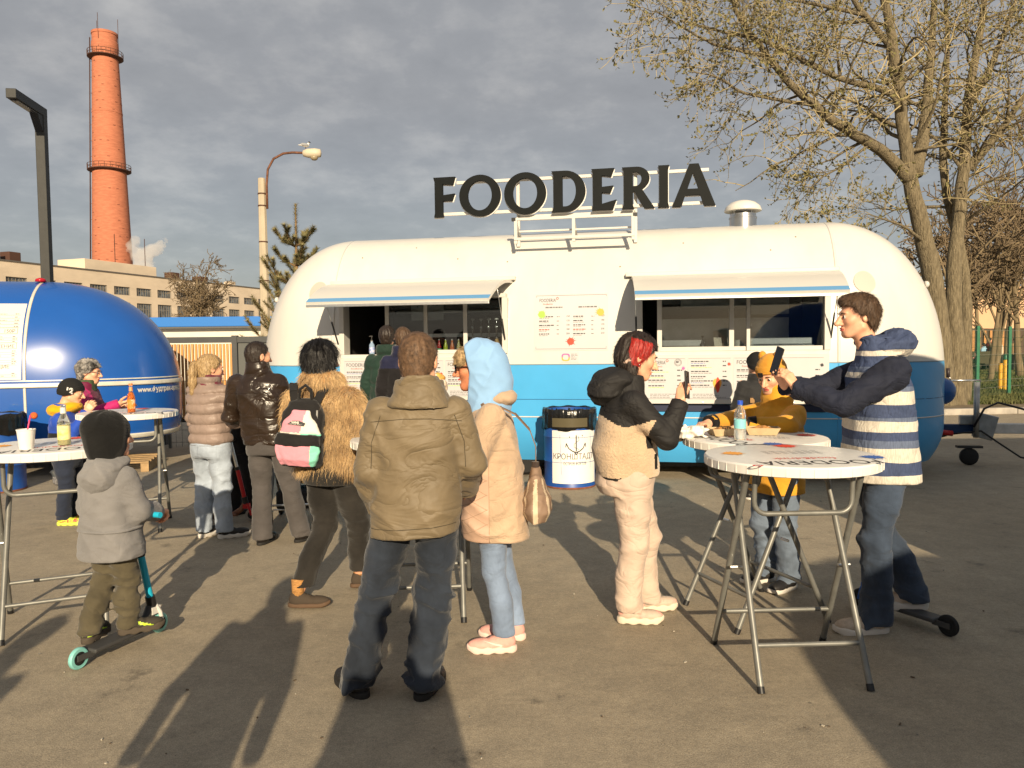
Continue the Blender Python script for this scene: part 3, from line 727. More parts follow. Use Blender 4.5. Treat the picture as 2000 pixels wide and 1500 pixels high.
wframe = mat('white_window_frame', (.58,.565,.53), .4, var=.03, vs=6); paper = mat('poster_paper', (.52,.51,.525), .5, var=.02, vs=3)
ink_k = mat('ink_black', (.03,.03,.035), .6); ink_r = mat('ink_red', (.75,.06,.03), .6); ink_g = mat('ink_green', (.32,.62,.08), .6); ink_o = mat('ink_orange', (.85,.38,.06), .6); ink_b = mat('ink_blue', (.05,.14,.45), .6); ink_gr = mat('ink_grey', (.16,.155,.16), .7); ink_p = mat('ink_pink', (.8,.12,.35), .6); ink_y = mat('ink_yellow', (.85,.62,.08), .6)
INKS = [ink_k, ink_r, ink_g, ink_o, ink_b, ink_gr, ink_p, ink_y]
wt = empty('food_trailer', (.8355,9.195,0), TY, 'long rounded food trailer, cream white above and sky blue below, with two open hatches', 'trailer')
T = Trailer(-3.18, 2.90, 1.40, TW, prof_white)
WL = (-3.03,-.945,1.52,2.20); WR = (.70,2.76,1.525,2.20)
zs = [.20,.26,.34,.44,.54,.62,.8,1.0,1.15,1.28,1.38,1.45,WL[2],1.525,1.62,1.72,1.84,1.96,2.08,2.20]+list(2.2+(ZT-2.2)*np.sin(np.linspace(.06,math.pi/2,22))**1.0*1)
zs = sorted(set(round(float(z),4) for z in zs)); zs[-1] = ZT-.0005
xs = list(np.linspace(-3.18,2.9,14))+[WL[0],WL[1],WR[0],WR[1]]
sh = T.shell(zs, xs, (WL,WR), lambda z: 1 if z < 1.38 else 0, 22).build('body', [white_p, blue_p], wt, True, angle=35)
T.ring(1.376,1.388,.004).build('belt_line', mat('belt_grey',(.25,.3,.33),.5), wt, True)
T.ring(.738,.752,.004).build('pin_stripe', wframe, wt, True)
T.ring(.955,.962,.002).build('panel_joint', mat('joint_blue',(.012,.10,.25),.5), wt, True)
for x in (-3.18,2.90): T.seam(x, .03, .006, 1.39, ZT-.01).build('seam', white_p, wt, True); T.seam(x,.02,.004,.25,1.37).build('seam', blue_p, wt, True)
# inside: walls, floor, worktop
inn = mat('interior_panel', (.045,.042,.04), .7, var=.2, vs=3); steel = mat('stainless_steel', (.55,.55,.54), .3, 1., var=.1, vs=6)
mb = MB(); x0,x1,y0,y1,z0,z1 = -3.12,2.86,.19,2.1,.95,2.36
mb.add([(x0,y1,z0),(x1,y1,z0),(x1,y1,z1),(x0,y1,z1)],[(0,1,2,3)]); mb.add([(x0,y0,z1),(x1,y0,z1),(x1,y1,z1),(x0,y1,z1)],[(0,1,2,3)])
mb.add([(x0,y0,z0),(x0,y1,z0),(x0,y1,z1),(x0,y0,z1)],[(0,1,2,3)]); mb.add([(x1,y0,z0),(x1,y0,z1),(x1,y1,z1),(x1,y1,z0)],[(0,1,2,3)]); mb.add([(x0,y0,z0),(x1,y0,z0),(x1,y1,z0),(x0,y1,z0)],[(0,1,2,3)])
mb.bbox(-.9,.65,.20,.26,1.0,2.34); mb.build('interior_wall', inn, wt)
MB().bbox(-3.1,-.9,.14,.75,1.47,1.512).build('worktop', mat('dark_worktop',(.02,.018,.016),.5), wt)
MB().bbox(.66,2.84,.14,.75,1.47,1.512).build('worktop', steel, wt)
MB().bbox(-2.9,-1.2,1.65,2.05,1.75,1.80).bbox(-2.9,-1.2,1.65,2.05,2.1,2.14).build('back_shelf', steel, wt)
MB().bbox(.9,2.6,1.55,2.05,1.5,1.95).bbox(1.2,2.3,1.35,2.05,2.1,2.33).build('oven', steel, wt)
pane_m = glass_mat('window_pane', (.72,.76,.78), .015)
def _unused():

    return
def winframe(W_, mulls, pan):
    a, b, c, d = W_; mb = MB(); t = .055
    mb.bbox(a-.03,b+.03,-.025,.17,c-.055,c-.0); mb.bbox(a-.03,b+.03,-.022,.17,d,d+.05); mb.bbox(a-.045,a+.02,-.024,.17,c-.0,d); mb.bbox(b-.02,b+.045,-.024,.17,c,d)
    f = bevel(mb.build('window_frame', wframe, wt), .006)
    for i, (x, wd) in enumerate(mulls):
        bevel(MB().bbox(x-wd/2,x+wd/2,.012+.022*(i%2),.045+.022*(i%2),c+.001,d-.001).build('sash_bar', wframe, f), .004)
    for i, (p, q) in enumerate(pan):
        y = .028+.022*(i%2); MB().bbox(p,q,y,y+.006,c+.05,d-.03).build('pane', pane_m, f)
        bevel(MB().bbox(p,q,y-.012,y+.018,c+.001,c+.05).build('sash_rail', wframe, f), .004)
winframe(WL, [(-2.447,.05),(-1.952,.055),(-1.434,.05)], [(-2.42,-1.97),(-1.93,-1.455),(-1.41,-.97)])
winframe(WR, [(.917,.055),(1.733,.06),(1.92,.04)], [(.94,1.71),(1.76,1.90),(1.94,2.73)])
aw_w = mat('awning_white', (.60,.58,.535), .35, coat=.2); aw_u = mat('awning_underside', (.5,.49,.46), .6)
def awning(xa, xb, xo0, xo1, zh=2.415, zo=2.145, yo=-.80):
    n = 12; mb = MB(); top = []; 
    for i in range(n+1):
        t = i/n; y = .16+(yo-.16)*t; z = zh+(zo-zh)*(t*.35+t*t*.65)+.035*math.sin(math.pi*t); xa_ = xa+(xo0-xa)*t; xb_ = xb+(xo1-xb)*t
        top.append(((xa_,y,z),(xb_,y,z)))
    vs = []; fs = []; ms = []
    for p, q in top: vs += [p, q, (p[0],p[1]+.012,p[2]-.034), (q[0],q[1]+.012,q[2]-.034)]
    for i in range(n):
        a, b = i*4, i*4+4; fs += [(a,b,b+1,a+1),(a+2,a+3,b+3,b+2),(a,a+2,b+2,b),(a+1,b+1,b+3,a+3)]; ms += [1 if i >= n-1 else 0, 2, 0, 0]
    fs += [(n*4,n*4+2,n*4+3,n*4+1),(0,1,3,2)]; ms += [2,0]
    mb.add(vs, fs); mb.m = ms
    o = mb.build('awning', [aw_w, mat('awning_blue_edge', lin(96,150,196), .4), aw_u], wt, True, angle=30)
    bevel(MB().bbox(xo0,xo1,yo-.004,yo+.03,zo-.062,zo-.032).build('edge_rail', alu, o), .004)
    bevel(MB().bbox(xa-.06,xb+.04,.09,.22,zh-.0,zh+.05).build('hinge_rail', aw_w, wt), .01)
    for x in (xa+.07, xb-.07):
        s_ = MB().tube([(x,.0,1.66),(x,-.18,1.93)],.011,8).build('gas_strut', black_pl, wt, True); MB().tube([(x,-.17,1.91),(x,-.42,2.27)],.005,6).build('strut_rod', alu, s_, True)
awning(-3.17,-.86,-3.14,-.95); awning(.58,2.88,.66,2.83)
# menu boards under the hatches
def rules(mb, f, x, z, w, rows, dz, seed, mi=5, h=.006, fill=1.):
    """rows of small print, far too small to read: broken dashes"""
    rr = random.Random(seed); h *= 1.2
    for r in range(rows):
        xx = x; end = x+w*rr.uniform(.55,1)*fill
        while xx < end:
            l = min(rr.uniform(.012,.045), end-xx)
            if l > .006: mb.add([f(xx,z-r*dz), f(xx+l,z-r*dz), f(xx+l,z-r*dz+h), f(xx,z-r*dz+h)], [(0,1,2,3)], mi)
            xx += l+.008
def brand(mb, f, x, z, w):
    text_to(mb, 'FOODERIA', .06, lambda p,q: f(x+p, z+q), width=w, mi=0)
    text_to(mb, 'food&drink', .03, lambda p,q: f(x+w*.22+p, z-.035+q), width=w*.6, mi=1)
    cx, cz, r = x+w+.018, z+.042, .016
    P = [(cx+math.cos(t)*k, cz+math.sin(t)*k) for k in (r,r*.6) for t in np.linspace(0,2*math.pi,17)[:-1]]
    mb.add([f(*p) for p in P], [(i,(i+1)%16,16+(i+1)%16,16+i) for i in range(16)], 1)
def menus(xa, xb, za, zb, splits, seed, hot=None):
    bd = bevel(MB().bbox(xa-.05,xb+.04,-.085,.0,za-.05,zb+.0).build('menu_case', wframe, wt), .008)
    edges = [xa]+splits+[xb]
    for i in range(len(edges)-1):
        p, q = edges[i]+.008, edges[i+1]-.008; mb = MB(); mb.bbox(p,q,-.089,-.084,za,zb-.025)
        po = mb.build('menu_sheet', paper, bd)
        pr = MB(); f = lambda x, z: (x, -.0905, z); w = q-p
        for z_, h_ in ((za+.012,.003),(zb-.04,.003)): pr.add([f(p+.012,z_),f(q-.012,z_),f(q-.012,z_+h_),f(p+.012,z_+h_)],[(0,1,2,3)],5)
        if i != 1: brand(pr, f, p+.04, zb-.105, min(.26,w*.42))
        rr = random.Random(seed+i); zz = zb-.18 if i != 1 else zb-.08
        while zz > za+.11:
            rules(pr, f, p+.04, zz, w*.55, 1, .02, rr.random(), 0, .010); rules(pr, f, p+.04, zz-.018, w*.5, 1, .02, rr.random(), rr.choice([5,5,4,2]), .005); rules(pr, f, q-.10, zz, .06, 1, .02, rr.random(), 0, .010)
            zz -= rr.choice([.05,.06,.065])
        rules(pr, f, p+.06, za+.06, w*.75, 3, .018, seed+i+9, 5, .005)
        pr.prism(splat(q-.03,za+rr.uniform(.2,.42),.024,seed+i),-.0912,-.0905,mi=[1,0,2,6][(i+seed)%4])
        if hot == i:     # sausage drawing
            c = (q-.16, za+.17)
            P = [(c[0]+.045*math.cos(t)+.012*math.sin(2*t), c[1]+.075*math.sin(t)) for t in np.linspace(0,2*math.pi,19)[:-1]]; pr.prism(P,-.0912,-.0905,mi=3)
            P = [(c[0]+.006+.022*math.cos(t), c[1]+.09*math.sin(t)) for t in np.linspace(0,2*math.pi,15)[:-1]]; pr.prism(P,-.0922,-.0912,mi=1)
        if i == 0 or i == 0: # round stamp
            cx, cz = q-.09, zb-.085
            for r1, r2 in ((.042,.038),(.03,.027)):
                P = [(cx+math.cos(t)*k, cz+math.sin(t)*k) for k in (r1,r2) for t in np.linspace(0,2*math.pi,21)[:-1]]
                pr.add([f(*v) for v in P], [(j,(j+1)%20,20+(j+1)%20,20+j) for j in range(20)], 0)
            rules(pr, f, cx-.022, cz-.005, .044, 2, -.012, 3, 0, .007)
        pr.build('print', INKS, po).__setitem__('kind','stuff')
    bevel(MB().bbox(xa-.02,xb+.02,-.02,.0,za-.145,za-.06).build('shade_strip', navy_m, wt), .004)  # navy strip painted in for the shadow under the menu case
def fixings(xa, xb, z, y):
    for x in np.linspace(xa, xb, 7): MB().lathe([(.008,0),(.007,.004),(.002,.005)],8,(x,y,z),Matrix.Rotation(pi/2,3,'X')).build('bolt', steel, wt)
pi = math.pi
fixings(-3.0,-1.0,.968,-.086); fixings(.74,2.74,.933,-.086)
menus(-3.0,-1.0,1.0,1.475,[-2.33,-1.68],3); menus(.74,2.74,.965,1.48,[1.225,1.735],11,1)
# big drinks poster and small sticker between the hatches
def on_wall(off): return lambda x, z: T.front(x, z, off)
def wall_sheet(name, xa, xb, za, zb, m, off=.004, parent=wt):
    n = 8; mb = MB(); vs = []
    for i in range(n+1):
        z = za+(zb-za)*i/n; vs += [T.front(xa,z,off), T.front(xb,z,off), T.front(xa,z,-.004), T.front(xb,z,-.004)]
    fs = [(i*4,i*4+1,i*4+5,i*4+4) for i in range(n)]+[(i*4+2,i*4,i*4+4,i*4+6) for i in range(n)]+[(i*4+1,i*4+3,i*4+7,i*4+5) for i in range(n)]+[(0,2,3,1),(n*4,n*4+1,n*4+3,n*4+2)]
    return mb.add(vs, fs).build(name, m, parent, True, angle=30)
po = wall_sheet('drinks_poster', -.575,.315,1.545,2.235, paper); f = on_wall(.0065); pr = MB()
for (a,b,c,d) in ((-.555,-.551,1.565,2.215),(.291,.295,1.565,2.215),(-.555,.295,1.565,1.569),(-.555,.295,2.211,2.215)): pr.add([f(a,c),f(b,c),f(b,d),f(a,d)],[(0,1,2,3)],5)
brand(pr, f, -.515, 2.135, .20)
rules(pr, f, -.44,2.06,.34,1,.02,1,5,.014); rules(pr, f, -.04,2.06,.24,1,.02,2,5,.014)
for k,(xa,rw) in enumerate(((-.515,5),(-.10,5))):
    for r in range(rw):
        z = 1.95-r*.052; rules(pr,f,xa,z,.19,1,.02,r+k*7,0 if r != 3 else 1,.010); rules(pr,f,xa,z-.016,.16,1,.02,r+40+k*7,5,.004); rules(pr,f,xa+.215,z,.04,1,.02,r+70,5,.007)
        text_to(pr, [['150','120','150','180','350'],['150','180','170','200','210']][k][r], .028, lambda p,q: f(xa+.33+p, z+q), mi=0)
for cx,cz,c,sd_ in ((-.485,1.985,2,1),(.225,2.00,3,2),(-.13,1.655,1,3)):
    P = splat(cx,cz,.062,sd_); pr.add([T.front(p[0],p[1],.008) for p in P],[tuple(range(len(P)))],c)
pr.build('print', INKS, po).__setitem__('kind','stuff')
st = wall_sheet('sticker', -.255,-.035,1.40,1.535, paper); pr = MB()
R0 = [(-.19+.05*abs(math.cos(t))**.6*math.copysign(1,math.cos(t)), 1.465+.045*abs(math.sin(t))**.6*math.copysign(1,math.sin(t))) for t in np.linspace(0,2*math.pi,25)[:-1]]
R1 = [(-.19+(x+.19)*.68, 1.465+(z-1.465)*.68) for x,z in R0]
pr.add([f(*p) for p in R0+R1], [(i,(i+1)%24,24+(i+1)%24,24+i) for i in range(12)], 6); pr.add([f(*p) for p in R0+R1], [(i,(i+1)%24,24+(i+1)%24,24+i) for i in range(12,24)], 3)
rules(pr,f,-.125,1.50,.08,5,.016,5,5,.004); pr.build('print', INKS, st).__setitem__('kind','stuff')
# small dark marks on the skin, as in the photograph
for x,z in ((-2.9,2.78),(-.95,2.66),(-2.2,2.9),(.45,2.55),(1.2,2.83),(-1.6,2.72),(2.2,2.7),(2.5,2.86)): MB().lathe([(.010,0),(.009,.003),(.002,.004)],8,T.front(x,z,-.001),Matrix.Rotation(pi/2-.5,3,'X')).build('rivet', mat('rivet_brown',(.16,.11,.06),.7), wt)
# covers, lights, bumper, wheels
def disc(x, z, r, m, off=.006):
    n = 36; vs = [T.front(x,z,off)]; rr = [r*.5,r]
    for q in rr: vs += [T.front(x+q*math.cos(2*math.pi*i/n), z+q*math.sin(2*math.pi*i/n), off) for i in range(n)]
    vs += [T.front(x+r*math.cos(2*math.pi*i/n), z+r*math.sin(2*math.pi*i/n), -.004) for i in range(n)]
    fs = [(0,1+i,1+(i+1)%n) for i in range(n)]+[(1+k*n+i,1+(k+1)*n+i,1+(k+1)*n+(i+1)%n,1+k*n+(i+1)%n) for k in range(2) for i in range(n)]
    return MB().add(vs, fs).build('vent_cover', m, wt, True, angle=40)
pinkw = mat('vent_cover_pink', (.50,.43,.38), .5)
def capdisc(side, th0, z0, r):
    n = 32; vs = []
    def pt(a, q, off): return T.cap(th0+q*math.cos(a)/1.35, z0+q*math.sin(a), side, off)
    vs.append(pt(0,0,.008))
    for q, o in ((r*.5,.008),(r,.008),(r,-.005)): vs += [pt(2*math.pi*i/n,q,o) for i in range(n)]
    fs = [(0,1+i,1+(i+1)%n) for i in range(n)]+[(1+k*n+i,1+(k+1)*n+i,1+(k+1)*n+(i+1)%n,1+k*n+(i+1)%n) for k in range(2) for i in range(n)]
    if side < 0: fs = [q[::-1] for q in fs]
    MB().add(vs, fs).build('vent_cover', pinkw, wt, True, angle=40)
capdisc(1,.20,2.29,.125); capdisc(-1,.17,2.34,.13)
for side in (1,-1):
    p = Vector(T.cap(1.15,2.28,side,0)); MB().lathe([(.04,0),(.038,.03),(.02,.045)],12,p,Matrix.Rotation(side*math.pi/2,3,'Y')).build('marker_lamp', wframe, wt, True)
# rounded blue locker on the drawbar end
bx = bevel(MB().bbox(3.95,4.42,.75,1.75,.84,1.17).build('gas_locker', mat('locker_blue', lin(28,86,150), .35, coat=.3), wt, True, angle=40), .16, 6)
for x in (-.75,.35):
    w_ = MB().lathe([(.18,-.11),(.31,-.11),(.345,-.07),(.345,.07),(.31,.11),(.18,.11)],32,(x,.26,.345),Matrix.Rotation(math.pi/2,3,'X')).build('wheel', black_r, wt, True, angle=40)
    MB().lathe([(.03,-.10),(.10,-.085),(.18,-.10),(.18,.05)],24,(x,.255,.345),Matrix.Rotation(math.pi/2,3,'X')).build('rim', steel, w_, True, angle=40)
MB().bbox(-3.6,3.6,.35,.43,.12,.22).bbox(-3.6,3.6,1.9,1.98,.12,.22).build('chassis', black_pl, wt)
for x in (-3.1,2.75): MB().tube([(x,.42,.22),(x,.42,.02)],.03,8).bbox(x-.08,x+.08,.34,.5,.0,.02).build('support_leg', steel, wt)
# drawbar, jockey wheel, cables
galv = mat('galvanised_steel', (.42,.42,.41), .42, .9, var=.2, vs=9, bump=.1, bs=50)
bevel(MB().box((4.430,1.780,.46),(1.30,.10,.12)).build('drawbar', mat('drawbar_navy', (.015,.045,.12), .45), wt), .01)
bevel(MB().box((5.780,1.780,.47),(1.42,.11,.13)).build('drawbar_end', mat('drawbar_pale',(.62,.60,.56),.5,var=.15,vs=8), wt), .012)
bevel(MB().box((5.050,1.700,.50),(.24,.06,.32),Matrix.Rotation(.25,3,'Y')).box((4.850,1.720,.585),(.2,.08,.12)).build('bracket', galv, wt), .01)
MB().tube([(4.930,1.660,.36),(4.930,1.660,1.08)],.035,16).build('jockey_tube', galv, wt, True)
MB().tube([(4.970,1.660,1.10),(4.750,1.640,1.10),(4.610,1.620,1.10)],.012,8).tube([(4.610,1.620,1.10),(4.580,1.620,1.16)],.01,8).build('crank', alu, wt, True)
MB().tube([(4.575,1.620,1.14),(4.570,1.620,1.26)],.022,12).build('crank_grip', mat('grip_dark',(.03,.02,.02),.5), wt, True)
jw = MB().lathe([(.03,-.035),(.09,-.035),(.112,-.02),(.112,.02),(.09,.035),(.03,.035)],28,(4.850,1.660,.113),Matrix.Rotation(math.pi/2,3,'X')).build('jockey_wheel', black_r, wt, True, angle=40)
MB().box((4.850,1.660,.24),(.30,.09,.03)).build('jockey_fork', mat('dark_steel',(.05,.05,.05),.5,.6), wt)
MB().tube([(4.030,1.700,.40),(4.430,1.680,.36),(4.580,1.670,.40)],.03,10).build('plug', black_pl, wt, True); MB().tube([(4.450,1.660,.43),(4.650,1.660,.41)],.036,12).build('plug_cap', mat('red_plastic',(.45,.015,.015),.4), wt, True)
MB().tube([(4.630,1.660,.40),(4.980,1.640,.45),(5.180,1.620,.30),(5.430,1.600,.12),(5.930,1.500,.03),(6.830,1.300,.02)],.012,6).build('cable', black_pl, wt, True)
MB().tube([(4.880,1.600,.5),(4.990,1.580,.74),(5.150,1.580,.82),(5.430,1.580,.74),(5.930,1.580,.55),(6.430,1.600,.45)],.014,8).build('brake_cable', black_pl, wt, True)
# mushroom vent on the roof
vt = empty('roof_vent', (0,0,0)); vt.parent = wt; vt.location = (1.95,.98,3.08)
MB().lathe([(.165,-.06),(.165,.10),(.172,.10),(.172,.115),(.16,.12),(.16,.155)],32).build('duct', steel, vt, True, angle=40)
MB().lathe([(.225,.19),(.23,.20),(.21,.25),(.15,.30),(.07,.325),(.005,.33)],32).build('cowl', white_p, vt, True, angle=60)
for i in range(4): MB().tube([(.14*math.cos(i*1.57+.7),.14*math.sin(i*1.57+.7),.11),(.15*math.cos(i*1.57+.7),.15*math.sin(i*1.57+.7),.215)],.008,6).build('bracket', steel, vt)
# ------------------------------------------------------------------ roof sign
from mathutils.geometry import tessellate_polygon
sg = empty('roof_sign', wt.matrix_basis @ Vector((0,0,0)), TY, 'FOODERIA roof sign of big dark letters on white rails above the white trailer', 'sign')
sg.location = (.8355,9.195,0)
letter_m = mat('sign_letter_anthracite', (.006,.0075,.008), .6, spec=.15, var=.1, vs=10); halo_m = mat('sign_letter_white_edge', (.75,.73,.70), .5)
ar = lambda cx,cy,rx,ry,a0,a1,n: [(cx+rx*math.cos(a0+(a1-a0)*i/n), cy+ry*math.sin(a0+(a1-a0)*i/n)) for i in range(n+1)]
pi = math.pi
GL = {'F':[[(.02,0),(.46,0),(.43,.1),(.43,.41),(.86,.40),(.97,.58),(.43,.55),(.43,.83),(.9,.80),(1.,1.),(0,1.),(.06,.9),(.06,.1)]],
 'O':[ar(.5,.5,.5,.515,0,2*pi,40)[:-1], ar(.5,.5,.29,.37,0,2*pi,40)[:-1]],
 'D':[[(0,0),(.40,0)]+ar(.40,.5,.60,.5,-pi/2,pi/2,22)[1:]+[(0,1),(.06,.92),(.06,.08)], [(.33,.13),(.33,.87),(.42,.87)]+ar(.42,.5,.30,.37,pi/2,-pi/2,18)[1:]],
 'E':[[(.02,0),(.86,0),(1.,.24),(.42,.15),(.42,.43),(.76,.40),(.88,.58),(.42,.56),(.42,.84),(.80,.80),(.92,1.),(0,1.),(.06,.92),(.06,.08)]],
 'R':[[(0,0),(.38,0),(.34,.08),(.34,.42),(.38,.42),(.68,.0),(1.,.0),(.62,.46)]+ar(.45,.725,.40,.275,-.9,pi/2,14)+[(0,1),(.06,.92),(.06,.08)], [(.34,.54),(.34,.88),(.42,.88)]+ar(.42,.71,.18,.17,pi/2,-pi/2,10)[1:]],
 'I':[[(0,0),(1,0),(.9,.1),(.9,.9),(1,1),(0,1),(.1,.9),(.1,.1)]],
 'A':[[(0,0),(.22,0),(.30,.26),(.65,.26),(.73,0),(1,0),(.61,1),(.40,1)], [(.355,.41),(.60,.41),(.49,.80)]]}
def glyph(loops, fx, y0, y1):
    lp = [[Vector((p[0],p[1],0)) for p in l] for l in loops]; tri = tessellate_polygon(lp); P = [p for l in loops for p in l]; n = len(P)
    mb = MB(); vs = [fx(*p, y0) for p in P]+[fx(*p, y1) for p in P]; fs = []
    for t in tri:
        a, b, c = (Vector(P[i]) for i in t)
        if (b-a).cross(c-a) < 0: t = (t[0],t[2],t[1])
        fs += [tuple(t), tuple(i+n for i in reversed(t))]
    k = 0
    for l in loops:
        m = len(l); fs += [(k+i, k+n+i, k+n+(i+1)%m, k+(i+1)%m) for i in range(m)]; k += m
    return mb.add(vs, fs)
SX = [(-1.908,-1.62),(-1.569,-1.035),(-.989,-.461),(-.394,.028),(.10,.405),(.47,.861),(.903,1.034),(1.068,1.573)]
for ch, (a, b) in zip('FOODERIA', SX):
    fx = lambda p, q, y: (a+(b-a)*p, y, 3.255+.50*q)
    o = glyph(GL[ch], fx, .325, .365).build('letter', letter_m, sg)
    c = ((a+b)/2, 3.505); k = 1.0
    fx2 = lambda p, q, y: (a+(b-a)*p+.008*(1 if p > .5 else -1), y, 3.255+.50*q-.012)
    glyph(GL[ch], fx2, .366, .385).build('backing', halo_m, o)
for z in (3.30,3.69): bevel(MB().bbox(-1.85 if z < 3.5 else -1.62,1.50,.39,.42,z-.02,z+.02).build('rail', wframe, sg), .004)
fr = MB()
for x in (-.83,.63): fr.bbox(x-.02,x+.02,.42,.46,2.86,3.72)
fr.bbox(-.83,.63,.42,.46,3.20,3.25)
for x in (-.81,-.1,.61):
    fr.tube([(x,.16,3.14),(x,.46,2.98)],.014,6); fr.bbox(x-.018,x+.018,.13,.17,2.86,3.14)
fr.bbox(-.83,.63,.13,.17,3.14,3.17).bbox(-.83,.63,.12,.16,2.90,2.93).bbox(-.80,.60,.30,.33,3.02,3.04)
fr.build('stand', wframe, sg)
for x in (-.835,.635): MB().bbox(x-.025,x+.025,.125,.175,3.135,3.175).build('end_cap', black_pl, sg)
# ------------------------------------------------------------------ things inside the hatches (trailer coordinates)
TM = Matrix.Translation((.8355,9.195,0)) @ Matrix.Rotation(TY,4,'Z')
def in_trailer(name, p, label, cat, group=None): return empty(name, TM @ Vector(p), TY, label, cat, group)
chrome = mat('chrome', (.8,.8,.8), .12, 1.)
ORD = ['first','second','third','fourth','rightmost']
for i, x in enumerate((-1.40,-1.29,-1.19,-1.09,-.995)):
    b = in_trailer('pump_dispenser', (x,.26,1.512), '%s chrome syrup pump from the left behind the right pane of the left hatch'%ORD[i] if i else 'leftmost chrome syrup pump behind the right pane of the left hatch', 'pump', 'syrup pumps in the left hatch')
    MB().lathe([(.036,0),(.038,.02),(.038,.14),(.02,.18),(.02,.19)],16).build('bottle', mat('syrup_%d'%i, [(.25,.05,.02),(.4,.2,.05),(.1,.04,.03),(.5,.3,.1),(.35,.07,.02)][i], .15), b, True, angle=50)
    MB().lathe([(.022,.19),(.022,.21),(.008,.215),(.010,.29),(.018,.30),(.018,.36),(.008,.37),(.008,.42)],12).build('pump_stem', chrome, b, True, angle=50); MB().lathe([(.01,.42),(.026,.43),(.024,.445),(.0,.45)],12).tube([(0,0,.35),(0,-.05,.345),(0,-.06,.33)],.006,6).build('pump_head', wframe, b, True, angle=50)
for i, (x, c, lc, nm) in enumerate(((-1.83,(.45,.03,.03),(.05,.5,.25),'red soda bottle with green label'),(-1.745,(.5,.55,.05),(.55,.75,.1),'yellow-green soda bottle'),(-1.66,(.6,.15,.03),(.8,.2,.08),'orange soda bottle with red label'),(-1.575,(.45,.4,.15),(.25,.5,.7),'pale soda bottle with blue label'))):
    b = in_trailer('soda_bottle', (x,.22,1.512), nm+' behind the left hatch window', 'bottle', 'small soda bottles in the left hatch')
    MB().lathe([(.026,0),(.028,.01),(.028,.10),(.012,.15),(.012,.18)],14).build('bottle', mat('soda_%d'%i, c, .12), b, True, angle=50)
    MB().lathe([(.0285,.02),(.0287,.075)],14,cap=False).build('label_band', mat('soda_label_%d'%i, lc, .5), b, True); MB().lathe([(.014,.178),(.014,.195)],12).build('cap', alu, b)
b = in_trailer('sanitizer_bottle', (-2.74,.24,1.512), 'clear pump bottle with blue and red label in the open left hatch', 'bottle')
MB().lathe([(.034,0),(.036,.02),(.036,.13),(.015,.16),(.015,.175)],14).build('bottle', mat('gel', (.25,.35,.5), .1), b, True, angle=50); MB().lathe([(.0365,.03),(.0365,.10)],14,cap=False).build('label_band', mat('gel_label',(.7,.7,.75),.5,col2=(.1,.2,.6),vs=30), b); MB().lathe([(.017,.175),(.017,.195),(.005,.2),(.005,.23),(.014,.235),(.014,.25)],10).tube([(0,0,.245),(-.035,0,.24)],.006,6).build('pump_head', wframe, b, True, angle=50)
for nm, x, d, z in (('lower','1.50 ',(.62,.3,.07),1.512),): pass
s1 = in_trailer('steel_container', (2.30,.30,1.512), 'long steel food container at the right end of the right hatch counter', 'container'); bevel(MB().bbox(-.37,.37,-.12,.15,0,.075).build('box', steel, s1), .01); bevel(MB().bbox(-.35,.35,-.11,.14,.078,.16).build('lid', steel, s1), .01)
s2 = in_trailer('steel_container', (1.12,.30,1.512), 'steel food container at the left end of the right hatch counter', 'container'); bevel(MB().bbox(-.22,.34,-.10,.15,0,.065).build('box', steel, s2), .01); bevel(MB().bbox(-.2,.3,-.05,.15,.066,.15).build('lid', steel, s2), .01)
for i, x in enumerate((1.82,1.97)):
    c = in_trailer('cup_stack', (x,.24,1.512), ['pale paper cup stack left of the narrow sash in the right hatch','pale paper cup stack right of the narrow sash in the right hatch'][i], 'cups', 'cup stacks'); MB().lathe([(.04,0),(.052,.11),(.054,.12),(.045,.12),(.052,.14)],18).build('cups', mat('paper_cup',(.6,.56,.5),.7), c, True, angle=50)
c = in_trailer('paper_bag', (1.64,.24,1.512), 'folded pale paper bag leaning on the right hatch counter', 'bag'); MB().add([(-.08,-.04,0),(.08,-.04,0),(.06,.05,.26),(-.10,.03,.25),(-.06,.06,0),(.09,.06,0)],[(0,1,2,3),(4,3,2,5),(0,3,4),(1,5,2),(0,4,5,1)]).build('paper', mat('kraft_pale',(.55,.5,.42),.8), c)
c = in_trailer('gel_bottle', (1.42,.24,1.512), 'small dark pump bottle on the right hatch counter', 'bottle'); MB().lathe([(.03,0),(.032,.09),(.012,.12),(.012,.14),(.004,.145),(.004,.17),(.012,.175),(.012,.19)],12).build('bottle', mat('dark_gel',(.05,.06,.07),.15), c, True, angle=50)
def notice(x, z, s_, lab, w=.42, h=.27):
    n = in_trailer('paper_notice', (x,.062,z), lab, 'notice'); MB().bbox(-w/2,w/2,0,.003,-h,0).build('sheet', mat('notice_paper',(.62,.60,.57),.8), n)
    mb = MB(); text_to(mb, s_, .085, lambda p,q: (p-w*.39,-.002,-.085+q), width=w*.78, bold=.004); mb.build('print', ink_k, n).__setitem__('kind','stuff')
notice(-1.93,2.21,'Приём заказа','white paper notice reading Приём заказа in the left hatch'); notice(2.16,2.21,'Выдача заказа','white paper notice reading Выдача заказа in the right hatch')
lt = in_trailer('work_lamp', (-2.2,.30,2.35), 'small spotlight hanging from the ceiling of the left hatch', 'lamp'); MB().tube([(0,0,0),(0,0,-.2)],.02,10).tube([(.0,0,-.18),(.03,0,-.36)],[.028,.035],14).build('head', alu, lt, True, angle=50)
